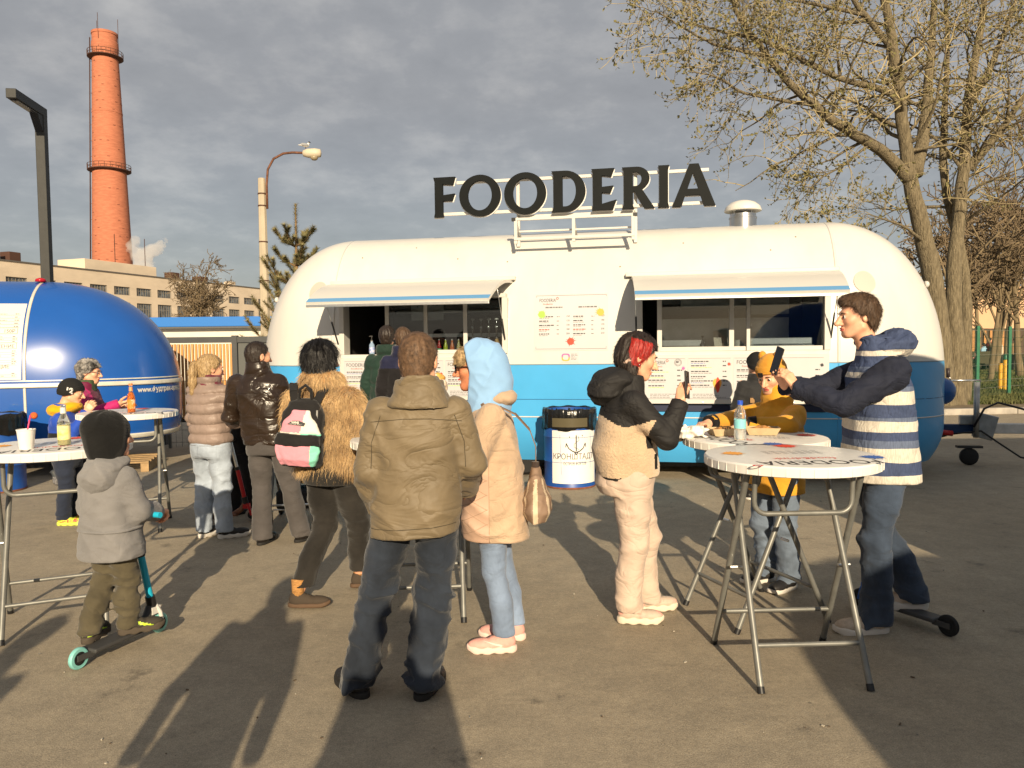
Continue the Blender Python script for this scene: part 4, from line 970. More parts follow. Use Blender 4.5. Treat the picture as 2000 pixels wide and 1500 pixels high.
# ================================================================== blue rounded trailer, left
BT_A = rad(15.)
def prof_blue(z):
    if z >= 1.05:
        t = min(1., (z-1.05)/(2.56-1.05)); return max(0.,1-t**2.25)**(1/2.25), max(0.,1-t**2.1)**(1/2.1)
    k = max(0., (.75-z)/.33); return 1-.05*k*k, 1-.05*k*k
bblue = mat('royal_blue_paint', (.010,.085,.36), .27, var=.06, vs=1.0, bump=.03, bs=1.6, bdist=.02, coat=.35)
trimw = mat('cream_trim', (.72,.68,.58), .35, .25, var=.1, vs=7)
BT = Trailer(-4.6, 0., 1.65, 1.12, prof_blue, 2.25)
def blue_trailer(loc, rz, label):
    e = empty('blue_trailer', loc, rz, label, 'trailer', 'blue rounded trailers')
    z = [.42,.5,.6,.75,.9,1.05,1.2,1.35,1.5]+list(1.5+1.06*np.sin(np.linspace(.08,pi/2,20))); z[-1] = 2.5595
    BT.shell(z, np.linspace(-4.6,0,7), (), None, 26).build('body', bblue, e, True, angle=35)
    BT.ring(1.150,1.205,.022,zn=5).build('belt_rail', trimw, e, True); BT.ring(1.228,1.243,.01).build('belt_strip', trimw, e, True); BT.ring(.435,.50,.02,zn=4).build('bottom_rail', trimw, e, True)
    BT.seam(0,.035,.010,1.24,2.55).build('seam', trimw, e, True); BT.seam(0,.03,.008,.5,1.15).build('seam', trimw, e, True)
    for x in (-2.6,-1.4):
        w_ = MB().lathe([(.15,-.1),(.27,-.1),(.30,-.06),(.30,.06),(.27,.1),(.15,.1)],28,(x,.25,.30),Matrix.Rotation(pi/2,3,'X')).build('wheel', black_r, e, True, angle=40)
    MB().bbox(-4.4,.6,.4,.5,.22,.42).bbox(-4.4,.6,1.75,1.85,.22,.42).build('chassis', black_pl, e)
    for x in (-.5,.6): MB().tube([(x,.6,.42),(x,.6,.02)],.03,8).bbox(x-.09,x+.09,.5,.7,0,.02).build('support_leg', steel, e)
    return e
bt = blue_trailer((-6.1,9.6,0), BT_A, 'glossy royal blue rounded trailer with white menu panel at the left edge')
# menu panel that follows the wall, lettering, lamp, address
n = 12; mb = MB(); vs = []
for i in range(n+1):
    z = 1.255+(2.22-1.255)*i/n; vs += [BT.front(-4.2,z,.005), BT.front(-.035,z,.005)]
pn = mb.add(vs, [(i*2,i*2+1,i*2+3,i*2+2) for i in range(n)]).build('menu_panel', mat('panel_white',(.66,.64,.58),.45), bt, True)
f = lambda x, z: BT.front(x, z, .008); pr = MB()
def rt(s_, x, z, size, mi=5): text_to(pr, s_, size, lambda p,q: f(x+p, z+q), align='RIGHT', mi=mi)
rt('150Р',-.115,1.845,.062); rt('ИЕ',-.37,1.845,.062); rt('ЛОЖЕНИЕ',-.11,1.655,.058); rt('ЮЩИЕ',-.16,1.40,.062); rt('ос',-.36,2.12,.062)
for x0_,x1_,z0_,z1_ in ((-.30,-.09,1.83,1.905),(-.62,-.09,1.64,1.715)):
    for a_,b_,c_,d_ in ((x0_,x1_,z0_,z0_+.004),(x0_,x1_,z1_,z1_+.004),(x0_,x0_+.004,z0_,z1_),(x1_-.004,x1_,z0_,z1_)): pr.add([f(a_,c_),f(b_,c_),f(b_,d_),f(a_,d_)],[(0,1,2,3)],5)
for i, z in enumerate((2.08,2.04,2.0,1.96,1.92,1.79,1.76,1.73,1.61,1.58,1.55,1.51,1.48,1.45,1.33,1.30)):
    rules(pr, f, -.42, z, .2, 1, .02, i, 5, .005); rules(pr, f, -.14, z, .05, 1, .02, i+50, 5, .008); pr.add([f(-.6,z-.012),f(-.08,z-.012),f(-.08,z-.010),f(-.6,z-.010)],[(0,1,2,3)],5)
pr.build('print', INKS, pn).__setitem__('kind','stuff')
pr = MB(); ta, tb = .80, 1.50
text_to(pr, 'www.фудтрак-аренда', .1, lambda p,q: BT.cap(ta+(tb-ta)*p, 1.05+q*.95, 1, .006), width=1.0, bold=.003); pr.build('web_address', wframe, bt)
MB().lathe([(.0,-.03),(.03,-.028),(.045,0),(.03,.015),(0,.02)],16,Vector(BT.front(.09,.80,.0)),Matrix.Rotation(pi/2,3,'X')).build('side_lamp', mat('amber_lens',(.55,.12,.03),.15), bt, True)
MB().lathe([(.07,0),(.06,.035),(.02,.05)],16,(-.02,.85,2.545)).build('roof_lamp', mat('red_lens',(.4,.01,.02),.2), bt, True)
# two more trailers stand behind and right of the photographer: only their shadows reach the picture
blue_trailer((8.05,-2.62,0), 0., 'second blue rounded trailer parked behind the photographer, out of the picture').scale = (1.0,1.0,1.0)
w2 = empty('white_trailer', (6.75,2.75,0), 0, 'white rounded trailer parked out of the picture to the right', 'trailer')
T2 = Trailer(-1.9, 2.9, 1.46, TW, prof_white)
T2.shell(zs, np.linspace(-1.9,2.9,8), (), lambda z: 1 if z < 1.38 else 0, 22).build('body', [white_p, blue_p], w2, True, angle=35)
# ================================================================== chimney
brick_c = mat('chimney_brick', (.42,.145,.08), .85, var=.10, vs=.9, bump=.15, bs=3, stretch=(1,1,5), col2=(.50,.18,.10))
chm = empty('brick_chimney', (-77.2,150,0), 0, 'tall tapering red brick chimney with two iron galleries', 'chimney')
R0c, R1c = 4.15, 2.15; rz_ = lambda z: R0c+(R1c-R0c)*z/62.3
MB().lathe([(rz_(z)+d_, z) for z,d_ in ((0,0),(10,0),(20,0),(30,0),(36,0),(36.05,.08),(36.6,.08),(36.65,0),(45,0),(47,0),(47.05,.05),(47.4,.05),(47.45,0),(55,0),(58.6,-.02),(58.8,.0),(59.6,.14),(60.4,.14),(60.6,.02),(61.8,.05),(61.85,.16),(62.3,.16),(62.3,-.4),(60,-.4))],48,cap=False).build('shaft', brick_c, chm, True, angle=30)
iron = mat('rusty_iron', (.10,.05,.035), .8, .3)
for z in (57.6,36.2):
    r_ = rz_(z); g = MB().lathe([(r_+.02,z-.3),(r_+.75,z-.05),(r_+.85,z),(r_+.85,z+.12),(r_+.02,z+.12)],32,cap=False).build('gallery', iron, chm)
    mb = MB()
    for k in range(24): a = 2*pi*k/24; mb.tube([((r_+.8)*math.cos(a),(r_+.8)*math.sin(a),z),((r_+.8)*math.cos(a),(r_+.8)*math.sin(a),z+1.15)],.045,4)
    for zz in (.6,1.12): mb.tube([((r_+.8)*math.cos(2*pi*k/32),(r_+.8)*math.sin(2*pi*k/32),z+zz) for k in range(33)],.045,4)
    mb.build('railing', iron, g)
mb = MB()
for d_ in (-.3,.3):
    a0 = rad(186)+d_*.12; mb.tube([((rz_(z)+.55)*math.cos(a0),(rz_(z)+.55)*math.sin(a0),z) for z in (8,61.5)],.06,4)
for i in range(75): z = 9+i*.7; a0 = rad(186); mb.tube([((rz_(z)+.55)*math.cos(a0-.036),(rz_(z)+.55)*math.sin(a0-.036),z),((rz_(z)+.55)*math.cos(a0+.036),(rz_(z)+.55)*math.sin(a0+.036),z)],.035,3)
for i in range(18): z = 9+i*3; a0 = rad(186); mb.tube([((rz_(z))*math.cos(a0),(rz_(z))*math.sin(a0),z),((rz_(z)+.6)*math.cos(a0),(rz_(z)+.6)*math.sin(a0),z)],.05,3)
mb.build('ladder', iron, chm)
for a in (150,270,20): MB().tube([(2.3*math.cos(rad(a)),2.3*math.sin(rad(a)),59),(2.35*math.cos(rad(a)),2.35*math.sin(rad(a)),65.2)],.05,4).build('lightning_rod', iron, chm)
mb = MB(); rr = random.Random(2)
for i in range(30):
    z = 16+i*1.5
    for k in range(14):
        if rr.random() < .7: continue
        a = 2*pi*(k+.5*(i%2))/14; r_ = rz_(z); mb.box((r_*math.cos(a),r_*math.sin(a),z),(.06,.42,.14),Matrix.Rotation(a,3,'Z'))
o = mb.build('scaffold_holes', mat('dark_recess',(.22,.075,.045),.9), chm); o['kind'] = 'stuff'
# ================================================================== factory
FA = math.atan2(54,17.5); fac = empty('factory_building', (-70,105,0), FA, 'long pale flat-roofed factory with two rows of dark windows below the chimney', 'building')
plaster = mat('pale_plaster', (.66,.55,.42), .9, var=.08, vs=.25, bump=.2, bs=2, stretch=(1,1,2.5)); fdark = mat('factory_glass', (.05,.055,.06), .15, var=.5, vs=1.5, col2=(.16,.18,.2)); fbar = mat('window_bar', (.25,.22,.18), .7)
rows = ((6.9,9.52),(10.70,12.05),(3.2,5.9)); wx = [1.45+4.665*i for i in range(-3,13)]
X = sorted(set([-18,62]+[w for a in wx for w in (a,a+3.25)])); Zc = sorted(set([0,14.15]+[z for r in rows for z in r]))
mb = MB()
for i in range(len(X)-1):
    for j in range(len(Zc)-1):
        cx, cz = (X[i]+X[i+1])/2, (Zc[j]+Zc[j+1])/2
        if any(a < cx < a+3.25 for a in wx) and any(r[0] < cz < r[1] for r in rows): continue
        mb.add([(X[i],0,Zc[j]),(X[i+1],0,Zc[j]),(X[i+1],0,Zc[j+1]),(X[i],0,Zc[j+1])],[(0,1,2,3)])
mb.add([(62,0,0),(62,14,0),(62,14,14.15),(62,0,14.15)],[(0,1,2,3)]).add([(-18,0,0),(-18,0,14.15),(-18,14,14.15),(-18,14,0)],[(0,1,2,3)])
mb.build('wall', plaster, fac)
MB().bbox(-18.2,62.2,-.15,14.2,14.15,14.32).build('roof', mat('roof_felt',(.12,.11,.10),.9), fac)
wproto = {}
for r in (0,1):
    z0,z1 = rows[r]
    for i, a in enumerate(wx):
        if (r, 'f') not in wproto:
            mb = MB(); w_ = 3.25; h_ = z1-z0
            mb.bbox(0,w_,.18,.26,0,.08).bbox(0,w_,.18,.26,h_-.08,h_).bbox(0,.08,.18,.26,.08,h_-.08).bbox(w_-.08,w_,.18,.26,.08,h_-.08)
            for k in range(1,6): mb.bbox(w_*k/6-.035,w_*k/6+.035,.19,.25,.08,h_-.08)
            mb.bbox(.08,w_-.08,.20,.24,h_*.62,h_*.62+.06)
            mb.add([(0,0,0),(w_,0,0),(w_,.3,0),(0,.3,0)],[(0,1,2,3)]).add([(0,0,0),(0,.3,0),(0,.3,h_),(0,0,h_)],[(0,1,2,3)]).add([(w_,0,0),(w_,0,h_),(w_,.3,h_),(w_,.3,0)],[(0,1,2,3)]).add([(0,0,h_),(0,.3,h_),(w_,.3,h_),(w_,0,h_)],[(0,1,2,3)])
            o = mb.build('window', fbar, fac); p = MB().add([(0,.23,0),(w_,.23,0),(w_,.23,h_),(0,.23,h_)],[(0,1,2,3)]).build('pane', fdark, o); wproto[(r,'f')] = o; wproto[(r,'p')] = p
        else:
            o = wproto[(r,'f')].copy(); link(o, fac); p = wproto[(r,'p')].copy(); link(p, o)
        o.location = (a,0,z0)
bevel(MB().bbox(16,31,1.5,7,14.32,16.1).build('penthouse', plaster, fac), .05)
for x,y,w_,h_,m in ((-1.5,.6,2.6,1.3,plaster),(2.6,.6,1.8,1.3,iron),(30.5,3,1.6,1.5,iron),(34,.8,1.8,1.2,iron),(41.5,1,2,1.1,iron),(50,1,1.6,.8,plaster)): bevel(MB().bbox(x,x+w_,y,y+w_,14.32,14.32+h_).build('roof_vent', m, fac), .08)
for x in (22.5,29): MB().tube([(x,2,16.1),(x,2,20.8)],.06,4).build('mast', iron, fac)
# steam behind the roof
def steam():
    m = bpy.data.materials.new('steam'); m.use_nodes = True; N = m.node_tree.nodes; L = m.node_tree.links; N.remove(N['Principled BSDF'])
    v = N.new('ShaderNodeVolumePrincipled'); L.new(v.outputs[0], N['Material Output'].inputs['Volume']); v.inputs['Color'].default_value = (.98,.96,.93,1)
    v.inputs['Density'].default_value = .42
    B = [(0,0,0,2.0),(.6,0,2.2,1.7),(-1.2,0,2.8,1.4),(2.2,.5,3.6,1.6),(-2.2,0,4.6,1.2),(3.8,.5,5.2,1.1),(5.0,.6,6.2,.7),(-1.8,0,6.0,.8)]
    def f_(X_,Y_,Z_):
        d = None
        for b in B:
            e = ell(X_,Y_,Z_,b[:3],(b[3],)*3); d = e if d is None else smin(d,e,1.0)
        return d+1.1*(vn(X_*.9,Y_*.9,Z_*.9,1)-.5)*2*.6+.4*(vn(X_*2.4,Y_*2.4,Z_*2.4,2)-.5)*2
    v_, f2 = nets(f_, (-4.5,-3,-3), (7,3.5,8.5), .3); o = bpy.data.objects.new('steam', np_mesh('steam', v_, f2, m)); link(o); o.location = at(280,522,141); o.scale = (.82,.82,.82)
    tag(o, 'small white puff of steam rising behind the factory roof', 'steam', kind='stuff')
steam()
# ================================================================== blue-roofed shed, slat fence
shed = empty('shed', (-17,40,0), 0, 'low white shed with bright blue roof edge behind the slat fence', 'building')
MB().bbox(-9,8,0,9,0,2.85).build('wall', mat('shed_white',(.66,.62,.54),.8,var=.06,vs=.5), shed); bevel(MB().bbox(-9.4,8.4,-.5,9.4,2.80,3.30).build('roof', mat('roof_blue',lin(42,112,190),.5), shed), .03); MB().bbox(-9.4,8.4,-.46,-.38,2.72,2.797).build('gutter', mat('gutter_dark',(.1,.1,.1),.6), shed)
fgrey = mat('fence_dark_grey', (.055,.058,.06), .6, var=.1, vs=4); slat_m = mat('larch_slat', (.52,.255,.085), .7, var=.28, vs=5, stretch=(8,8,.8), bump=.3, bs=30, bstretch=(6,6,1))
fen = empty('slat_fence', (-5.3,13,0), rad(1.), 'timber slat gate of upright orange slats in a dark grey frame', 'fence')
MB().bbox(-3.4,1.75,-.02,.06,1.72,1.82).build('top_rail', fgrey, fen); MB().bbox(-3.4,1.75,-.02,.06,.38,.46).build('bottom_rail', fgrey, fen)
for x in (-3.4,-2.1,-.62,.62,1.75): MB().bbox(x-.045,x+.045,-.04,.07,0,1.84).build('post', fgrey, fen)
sl = bevel(MB().bbox(-.018,.018,-.045,-.021,.44,1.70).build('slat', slat_m, fen), .003); sl.location = (-.55,0,0)
for i in range(1,20):
    o = sl.copy(); link(o, fen); o.location = (-.55+i*.0585,0,random.uniform(-.006,.006))
for i in range(34):
    o = sl.copy(); link(o, fen); o.location = (-3.33+i*.078,0,random.uniform(-.006,.006))
for i in range(19): o = sl.copy(); link(o, fen); o.location = (-.52+i*.0585,.085,0)
MB().bbox(.67,1.70,.01,.03,.46,1.72).build('infill_panel', mat('infill_grey',(.10,.105,.10),.7), fen)
wf = empty('wire_fence', (-4.6,12.5,0), 0, 'thin grey welded wire fence in front of the timber slat gate', 'fence'); wg = mat('wire_grey',(.16,.17,.16),.5,.5); mb = MB()
for i in range(27): mb.tube([(-1.0+i*.1,0,.02),(-1.0+i*.1,0,1.15)],.0035,3)
for z in (.1,.3,.5,.7,.9,1.1): mb.tube([(-1.0,0,z),(1.6,0,z)],.004,3)
o = mb.build('wire_mesh', wg, wf)
for x in (-1.0,.5): MB().bbox(x-.02,x+.02,-.02,.02,0,1.25).build('post', wg, wf)
# ================================================================== lamps
dk = mat('lamp_post_dark', (.026,.027,.026), .55, var=.15, vs=6, bump=.1, bs=20)
lp = empty('street_lamp', (-7.5,12.5,0), rad(8), 'tall dark square lamp post with short angular arm behind the blue trailer', 'street lamp')
bevel(MB().bbox(-.07,.07,-.07,.07,0,5.46).build('post', dk, lp), .008); bevel(MB().bbox(-.071,.071,-.95,.071,5.36,5.50).build('arm', dk, lp), .008); MB().bbox(-.05,.05,-.85,-.25,5.345,5.359).build('lamp_lens', mat('lens_dark',(.12,.12,.12),.3), lp); MB().add([(-.06,-.071,5.1),(.06,-.071,5.1),(.06,-.26,5.359),(-.06,-.26,5.359),(-.06,-.071,5.359),(.06,-.071,5.359)],[(0,1,2,3),(0,3,4),(1,5,2),]).build('gusset', dk, lp)
conc = mat('concrete_pole', (.42,.36,.27), .9, var=.15, vs=2, bump=.3, bs=20, stretch=(1,1,.3))
cp = empty('street_lamp', (-8.30,26,0), 0, 'old concrete lamp pole with curved rusty arm and a gull on top', 'street lamp')
MB().lathe([(.19,0),(.125,7.3),(.10,7.32)],8).build('pole', conc, cp)
for z in (6.4,6.8,5.2,3.9): MB().lathe([(.145+.003*(7-z),z-.02),(.15+.003*(7-z),z-.02),(.15+.003*(7-z),z+.02),(.145+.003*(7-z),z+.02)],8,cap=False).build('strap', iron, cp)
MB().tube([(.17,-.02,6.3),(.17,-.02,7.1),(.22,-.02,7.6),(.42,-.02,7.95),(.75,-.02,8.12),(1.05,-.02,8.15),(1.5,-.02,8.13)],.04,8).build('arm', mat('rusty_pipe',(.16,.07,.04),.7,.3,var=.3,vs=8), cp, True)
h_ = MB().lathe([(.02,-.33),(.10,-.3),(.15,-.15),(.16,.1),(.13,.27),(.03,.3)],16,(1.72,-.02,8.12),Matrix.Rotation(pi/2,3,'Y')).build('lamp_head', mat('lamp_head_cream',(.55,.48,.36),.5), cp, True); MB().lathe([(.13,0),(.12,-.09),(.07,-.14),(.01,-.15)],16,(1.78,-.02,8.03)).build('lamp_bowl', mat('lamp_bowl',(.30,.25,.16),.3), cp, True)
def bird(name, loc, rz, s, label, mats, mf, leg):
    def f_(X_,Y_,Z_):
        d = ell(X_,Y_,Z_,(0,0,.14),(.055,.12,.06)); d = smin(d, rcone(X_,Y_,Z_,(0,.07,.17),(0,.11,.235),.036,.028), .03); d = smin(d, ell(X_,Y_,Z_,(0,.12,.25),(.028,.034,.028)), .01)
        d = smin(d, rcone(X_,Y_,Z_,(0,.145,.248),(0,.185,.240),.009,.003), .006); return smin(d, ell(X_,Y_-0,Z_,(0,-.15,.125),(.035,.09,.014)), .03)
    v_, q = nets(f_, (-.09,-.27,.05), (.09,.22,.31), .009); o = bpy.data.objects.new(name, np_mesh(name, v_, q, mats, mf(v_[q].mean(1)))); link(o); o.location = loc; o.rotation_euler = (0,0,rz); o.scale = (s,s,s); tag(o, label, 'bird')
    for sx in (-1,1):
        MB().tube([(sx*.022,.0,.10),(sx*.024,.01,.008)],.005,5).tube([(sx*.024,.01,.006),(sx*.028,.045,.004)],.004,4).build('leg', leg, o)
        w_ = MB().lathe([(.01,-.15),(.045,-.08),(.05,.02),(.03,.09),(.0,.11)],10,(sx*.048,-.02,.15),Matrix.Diagonal((.35,1,.95)) @ Matrix.Rotation(-pi/2-.08,3,'X')).build('wing', mats[2], o, True)
bw, bk, bg_ = mat('feather_white',(.75,.73,.7),.8), mat('feather_black',(.015,.013,.012),.7), mat('feather_grey',(.28,.29,.31),.8)
bird('gull', cp.location+Vector((1.50,-.02,8.235)), rad(-60), 1.05, 'small white gull with dark head perched on the curved lamp arm', [bw,bk,bg_], lambda c: ((c[:,2] > .225)).astype(int), iron)
pg, pgb = mat('pigeon_grey',(.12,.12,.13),.7,var=.4,vs=40,col2=(.25,.24,.24)), mat('pigeon_dark',(.04,.045,.05),.6)
bird('pigeon', (-5.1,8.62,0), rad(75), .95, 'speckled grey pigeon standing on the asphalt under the left tables', [pg,pgb,pg], lambda c: ((c[:,2] > .2)).astype(int), mat('pigeon_leg',(.3,.06,.04),.6))
# pallet under the blue trailer
pal = empty('wooden_pallet', (-5.35,9.95,0), BT_A, 'rough wooden pallet lying half under the blue trailer', 'pallet'); wood = mat('pallet_wood',(.33,.22,.11),.85,var=.3,vs=6,stretch=(1,8,1),bump=.4,bs=40)
for i in range(5): bevel(MB().bbox(-.55,.55,.02+i*.19,.12+i*.19,.115,.137).build('board', wood, pal), .003)
for x in (-.5,0,.5): bevel(MB().bbox(x-.05,x+.05,.02,.9,0,.113).build('bearer', wood, pal), .003)
# ================================================================== trees
class Tree:
    def __init__(s, seed): s.r = random.Random(seed); s.w = MB(); s.t = MB(); s.bv = []; s.bf = []; s.bm = []; s.tips = []
    def curve(s, p, d, L, n, wob, grav):
        pts = [p.copy()]; d = d.normalized()
        for i in range(n):
            d = (d+Vector((s.r.gauss(0,wob),s.r.gauss(0,wob),s.r.gauss(0,wob)+grav))).normalized(); p = p+d*(L/n); pts.append(p.copy())
        return pts
    def bud(s, p, d, sz):
        a = d.orthogonal().normalized(); b = d.cross(a)
        for k in range(s.r.choice([1,2,2,3])):
            an = s.r.uniform(0,6.28); q = (a*math.cos(an)+b*math.sin(an)); dd = (d*.8+q*.7+Vector((0,0,.1))).normalized(); L = sz*s.r.uniform(.7,1.4); w = q.cross(d).normalized()*L*.30
            i = len(s.bv); m = p+dd*L*.5; s.bv += [tuple(p),tuple(m+w),tuple(p+dd*L),tuple(m-w),tuple(m+q*L*.14)]
            s.bf += [(i,i+1,i+4),(i+1,i+2,i+4),(i+2,i+3,i+4),(i+3,i,i+4)]
    def twigs(s, pts, r, n, L, sub=3, rmin=.004, grav=.02, bud=.05, buds=True, up=.2, spread=1.0):
        for k in range(n):
            t = s.r.uniform(.25,1.0)*(len(pts)-1); i = min(int(t), len(pts)-2); p = pts[i].lerp(pts[i+1], t-i); ax = (pts[i+1]-pts[i]).normalized()
            o = Vector((s.r.gauss(0,1),s.r.gauss(0,1),s.r.gauss(0,1)+up)); o = (o-ax*o.dot(ax)).normalized(); d = ax*s.r.uniform(.3,.9)+o*spread
            l = L*s.r.uniform(.5,1.2); tp = s.curve(p, d, l, 5, .22, grav); s.t.tube(tp, [max(rmin,r*(1-.75*q/5)) for q in range(6)], 3, False)
            if buds: s.bud(tp[-1], (tp[-1]-tp[-2]).normalized(), bud)
            for m in range(sub):
                j = s.r.randint(2,4); q0 = tp[j]; o = Vector((s.r.gauss(0,1),s.r.gauss(0,1),s.r.gauss(0,1))).normalized(); q = s.curve(q0, (tp[j+1]-tp[j]).normalized()*.6+o*.8, l*.38*s.r.uniform(.5,1.2), 3, .3, grav*.5)
                s.t.tube(q, [rmin*1.1,rmin,rmin*.9,rmin*.7], 3, False)
                if buds:
                    for b in q[1:]: s.bud(b, (q[-1]-q[0]).normalized(), bud*.9)
    def limb(s, pts, r0, r1, n2, L2, n3, L3, fine=2, **k):
        P = []
        for i in range(len(pts)-1):      # smooth the control polygon a little
            for j in range(4):
                t = j/4; a = pts[max(i-1,0)]; b = pts[i]; c = pts[i+1]; d = pts[min(i+2,len(pts)-1)]
                P.append(.5*((2*b)+(c-a)*t+(2*a-5*b+4*c-d)*t*t+(-a+3*b-3*c+d)*t**3)+Vector((s.r.gauss(0,.012),s.r.gauss(0,.012),0))*1.)
        P.append(pts[-1]); n = len(P)
        s.w.tube(P, [r0+(r1-r0)*(i/(n-1))**.8*1. for i in range(n)], 12 if r0 > .1 else 8)
        t0 = k.pop('t0', .3); grav2 = k.pop('grav2', .02)
        for q in range(n2):
            t = s.r.uniform(t0,1)*(n-1); i = min(int(t), n-2); p = P[i].lerp(P[i+1], t-i); ax = (P[i+1]-P[i]).normalized()
            o = Vector((s.r.gauss(0,1),s.r.gauss(0,1)*.9,s.r.gauss(.25,.8))); o = (o-ax*o.dot(ax)).normalized(); l = L2*s.r.uniform(.4,1.2)*(1.15-.5*t/(n-1))
            rr_ = max(.010,(r0+(r1-r0)*t/(n-1))*.33); sp = s.curve(p, ax*.55+o, l, 8, .16, grav2); s.w.tube(sp, [rr_*(1-.8*z/8) for z in range(9)], 5, False)
            s.twigs(sp, rr_*.4, n3, L3, fine, **k)
    def build(s, name, loc, label, bark, twig, leaf=None, group=None):
        e = empty(name, loc, 0, label, 'tree', group); inv = -Vector(loc)
        for mb in (s.w, s.t): mb.v = [(x+inv.x,y+inv.y,z+inv.z) for x,y,z in mb.v]
        s.w.build('trunk', bark, e, True); s.t.build('twigs', twig, e, True)
        if leaf and s.bv: MB().add([(x+inv.x,y+inv.y,z+inv.z) for x,y,z in s.bv], s.bf).build('crown', leaf, e)['kind'] = 'stuff'
        return e
bark = mat('willow_bark', (.185,.15,.092), .95, var=.35, vs=9, stretch=(3,3,.5), bump=1., bs=14, bstretch=(3,3,.45), bdist=.06, col2=(.25,.205,.13)); twig_m = mat('olive_twig', (.36,.295,.16), .9, var=.25, vs=2); bud_m = mat('opening_leaf_bud', (.15,.145,.05), .75, var=.3, vs=3, col2=(.23,.20,.08))
def pth(*a): return [at(x,y,Y) for x,y,Y in a]
tr = Tree(21); kw = dict(rmin=.0065, bud=.075, grav=-.015)
def main_tree():
    A = pth((1845,806,18.6),(1838,700,18.6),(1826,580,18.6),(1805,470,18.5),(1787,390,18.4),(1772,320,18.4),(1758,200,18.3),(1746,100,18.2),(1728,0,18.0),(1712,-130,17.9),(1700,-260,17.8))
    tr.limb(A, .31, .045, 24, 3.0, 6, 1.5, 2, t0=.5, **kw)
    tr.limb(pth((1774,350,18.4),(1735,305,18.1),(1700,280,17.8),(1640,245,17.4),(1590,205,17.1),(1545,165,16.9),(1500,110,16.7),(1455,50,16.6),(1425,-10,16.5),(1400,-80,16.4)), .16, .03, 28, 2.6, 6, 1.3, 2, t0=.22, grav2=-.03, **kw)
    tr.limb(pth((1757,190,18.3),(1700,168,18.0),(1630,150,17.6),(1560,112,17.2),(1490,80,17.0),(1400,60,16.8),(1330,40,16.6)), .09, .02, 24, 2.3, 6, 1.2, 2, t0=.2, grav2=-.04, **kw)
    tr.limb(pth((1787,340,18.4),(1806,250,18.8),(1814,150,19.0),(1822,40,19.2),(1830,-120,19.3)), .18, .05, 18, 2.6, 6, 1.4, 2, **kw)
    tr.limb(pth((1745,100,18.2),(1690,30,17.9),(1640,-40,17.6),(1580,-120,17.3)), .09, .02, 17, 2.4, 6, 1.3, 2, grav2=-.03, **kw)
    B = pth((1868,806,18.7),(1866,690,18.7),(1862,560,18.8),(1872,430,18.9),(1885,300,19.0),(1892,190,19.0),(1912,70,19.0),(1926,-20,19.0),(1940,-160,19.0))
    tr.limb(B, .25, .04, 23, 2.8, 6, 1.5, 2, t0=.45, **kw)
    tr.limb(pth((1890,330,19.0),(1925,290,18.8),(1965,240,18.6),(2005,180,18.4),(2060,110,18.2)), .14, .03, 18, 2.3, 6, 1.3, 2, t0=.15, **kw)
    tr.limb(pth((1892,200,19.0),(1930,140,19.3),(1960,70,19.5),(1990,-20,19.7)), .12, .03, 15, 2.3, 6, 1.3, 2, **kw)
    tr.limb(pth((1880,806,19.1),(1886,640,19.3),(1878,500,19.4),(1850,380,19.5),(1842,260,19.6),(1850,120,19.8),(1846,-60,20)), .19, .04, 17, 2.4, 6, 1.4, 2, t0=.4, **kw)
    tr.limb(pth((1800,470,18.4),(1760,440,18.0),(1700,420,17.8)), .05, .012, 8, 1.3, 6, .9, 2, t0=.3, grav2=-.08, **kw)
    tr.limb(pth((1590,205,17.1),(1520,195,16.8),(1450,180,16.5),(1400,150,16.2),(1345,140,16.0)), .05, .012, 13, 1.5, 6, .9, 2, t0=.1, grav2=-.05, **kw)
    tr.limb(pth((1500,110,16.7),(1430,95,16.3),(1380,80,16.0),(1320,45,15.8),(1280,20,15.7)), .045, .012, 13, 1.4, 6, .9, 2, t0=.1, grav2=-.03, **kw)
    tr.limb(pth((1690,30,17.9),(1600,10,17.2),(1500,-10,16.6),(1400,-30,16.2),(1310,-40,16.0)), .05, .014, 11, 1.5, 6, .9, 2, t0=.15, grav2=-.04, **kw)
    tr.limb(pth((1700,280,17.8),(1650,320,17.5),(1600,350,17.2),(1575,380,17.1)), .035, .01, 12, 1.2, 6, .8, 2, t0=.2, grav2=-.10, **kw)
    b = ground(1862,806); tr.build('willow_tree', (b.x,b.y,0), 'big multi-stemmed tree with opening buds rising behind the right end of the white trailer', bark, twig_m, bud_m)
main_tree()
brown = mat('bare_twig_brown', (.17,.125,.075), .95, var=.2, vs=1); bark2 = mat('bark_brown', (.19,.145,.085), .95, var=.3, vs=3, stretch=(3,3,.5), bump=.6, bs=8)
def bare(loc, H, R, seed, label, n=9, n2=10, rt_=.12, group='bare trees behind the lawn', rmin=.02, leafy=None, lean=0.):
    t = Tree(seed); b = Vector((loc[0],loc[1],0)); r = t.r
    top = b+Vector((lean,0,H*.8)); t.limb([b, b+Vector((lean*.2,0,H*.25)), b+Vector((lean*.5,r.uniform(-.3,.3),H*.5)), top], rt_, rt_*.2, 4, R*.5, 5, R*.3, 1, rmin=rmin, buds=False, grav=.02, t0=.5)
    for i in range(n):
        z = H*r.uniform(.15,.6); a = r.uniform(0,6.28); o = Vector((math.cos(a),math.sin(a),0)); e = b+Vector((lean*z/H,0,z)); q = e+o*R*r.uniform(.5,1)+Vector((0,0,H*r.uniform(.25,.42)))
        t.limb([e, e.lerp(q,.4)+Vector((0,0,.12*H*r.random())), q], rt_*.4, rmin*1.2, n2, R*.55, 6, R*.33, 2, rmin=rmin, buds=False, grav=.03, t0=.25)
    t.build('bare_tree', (b.x,b.y,0), label, bark2, brown, leafy, group)
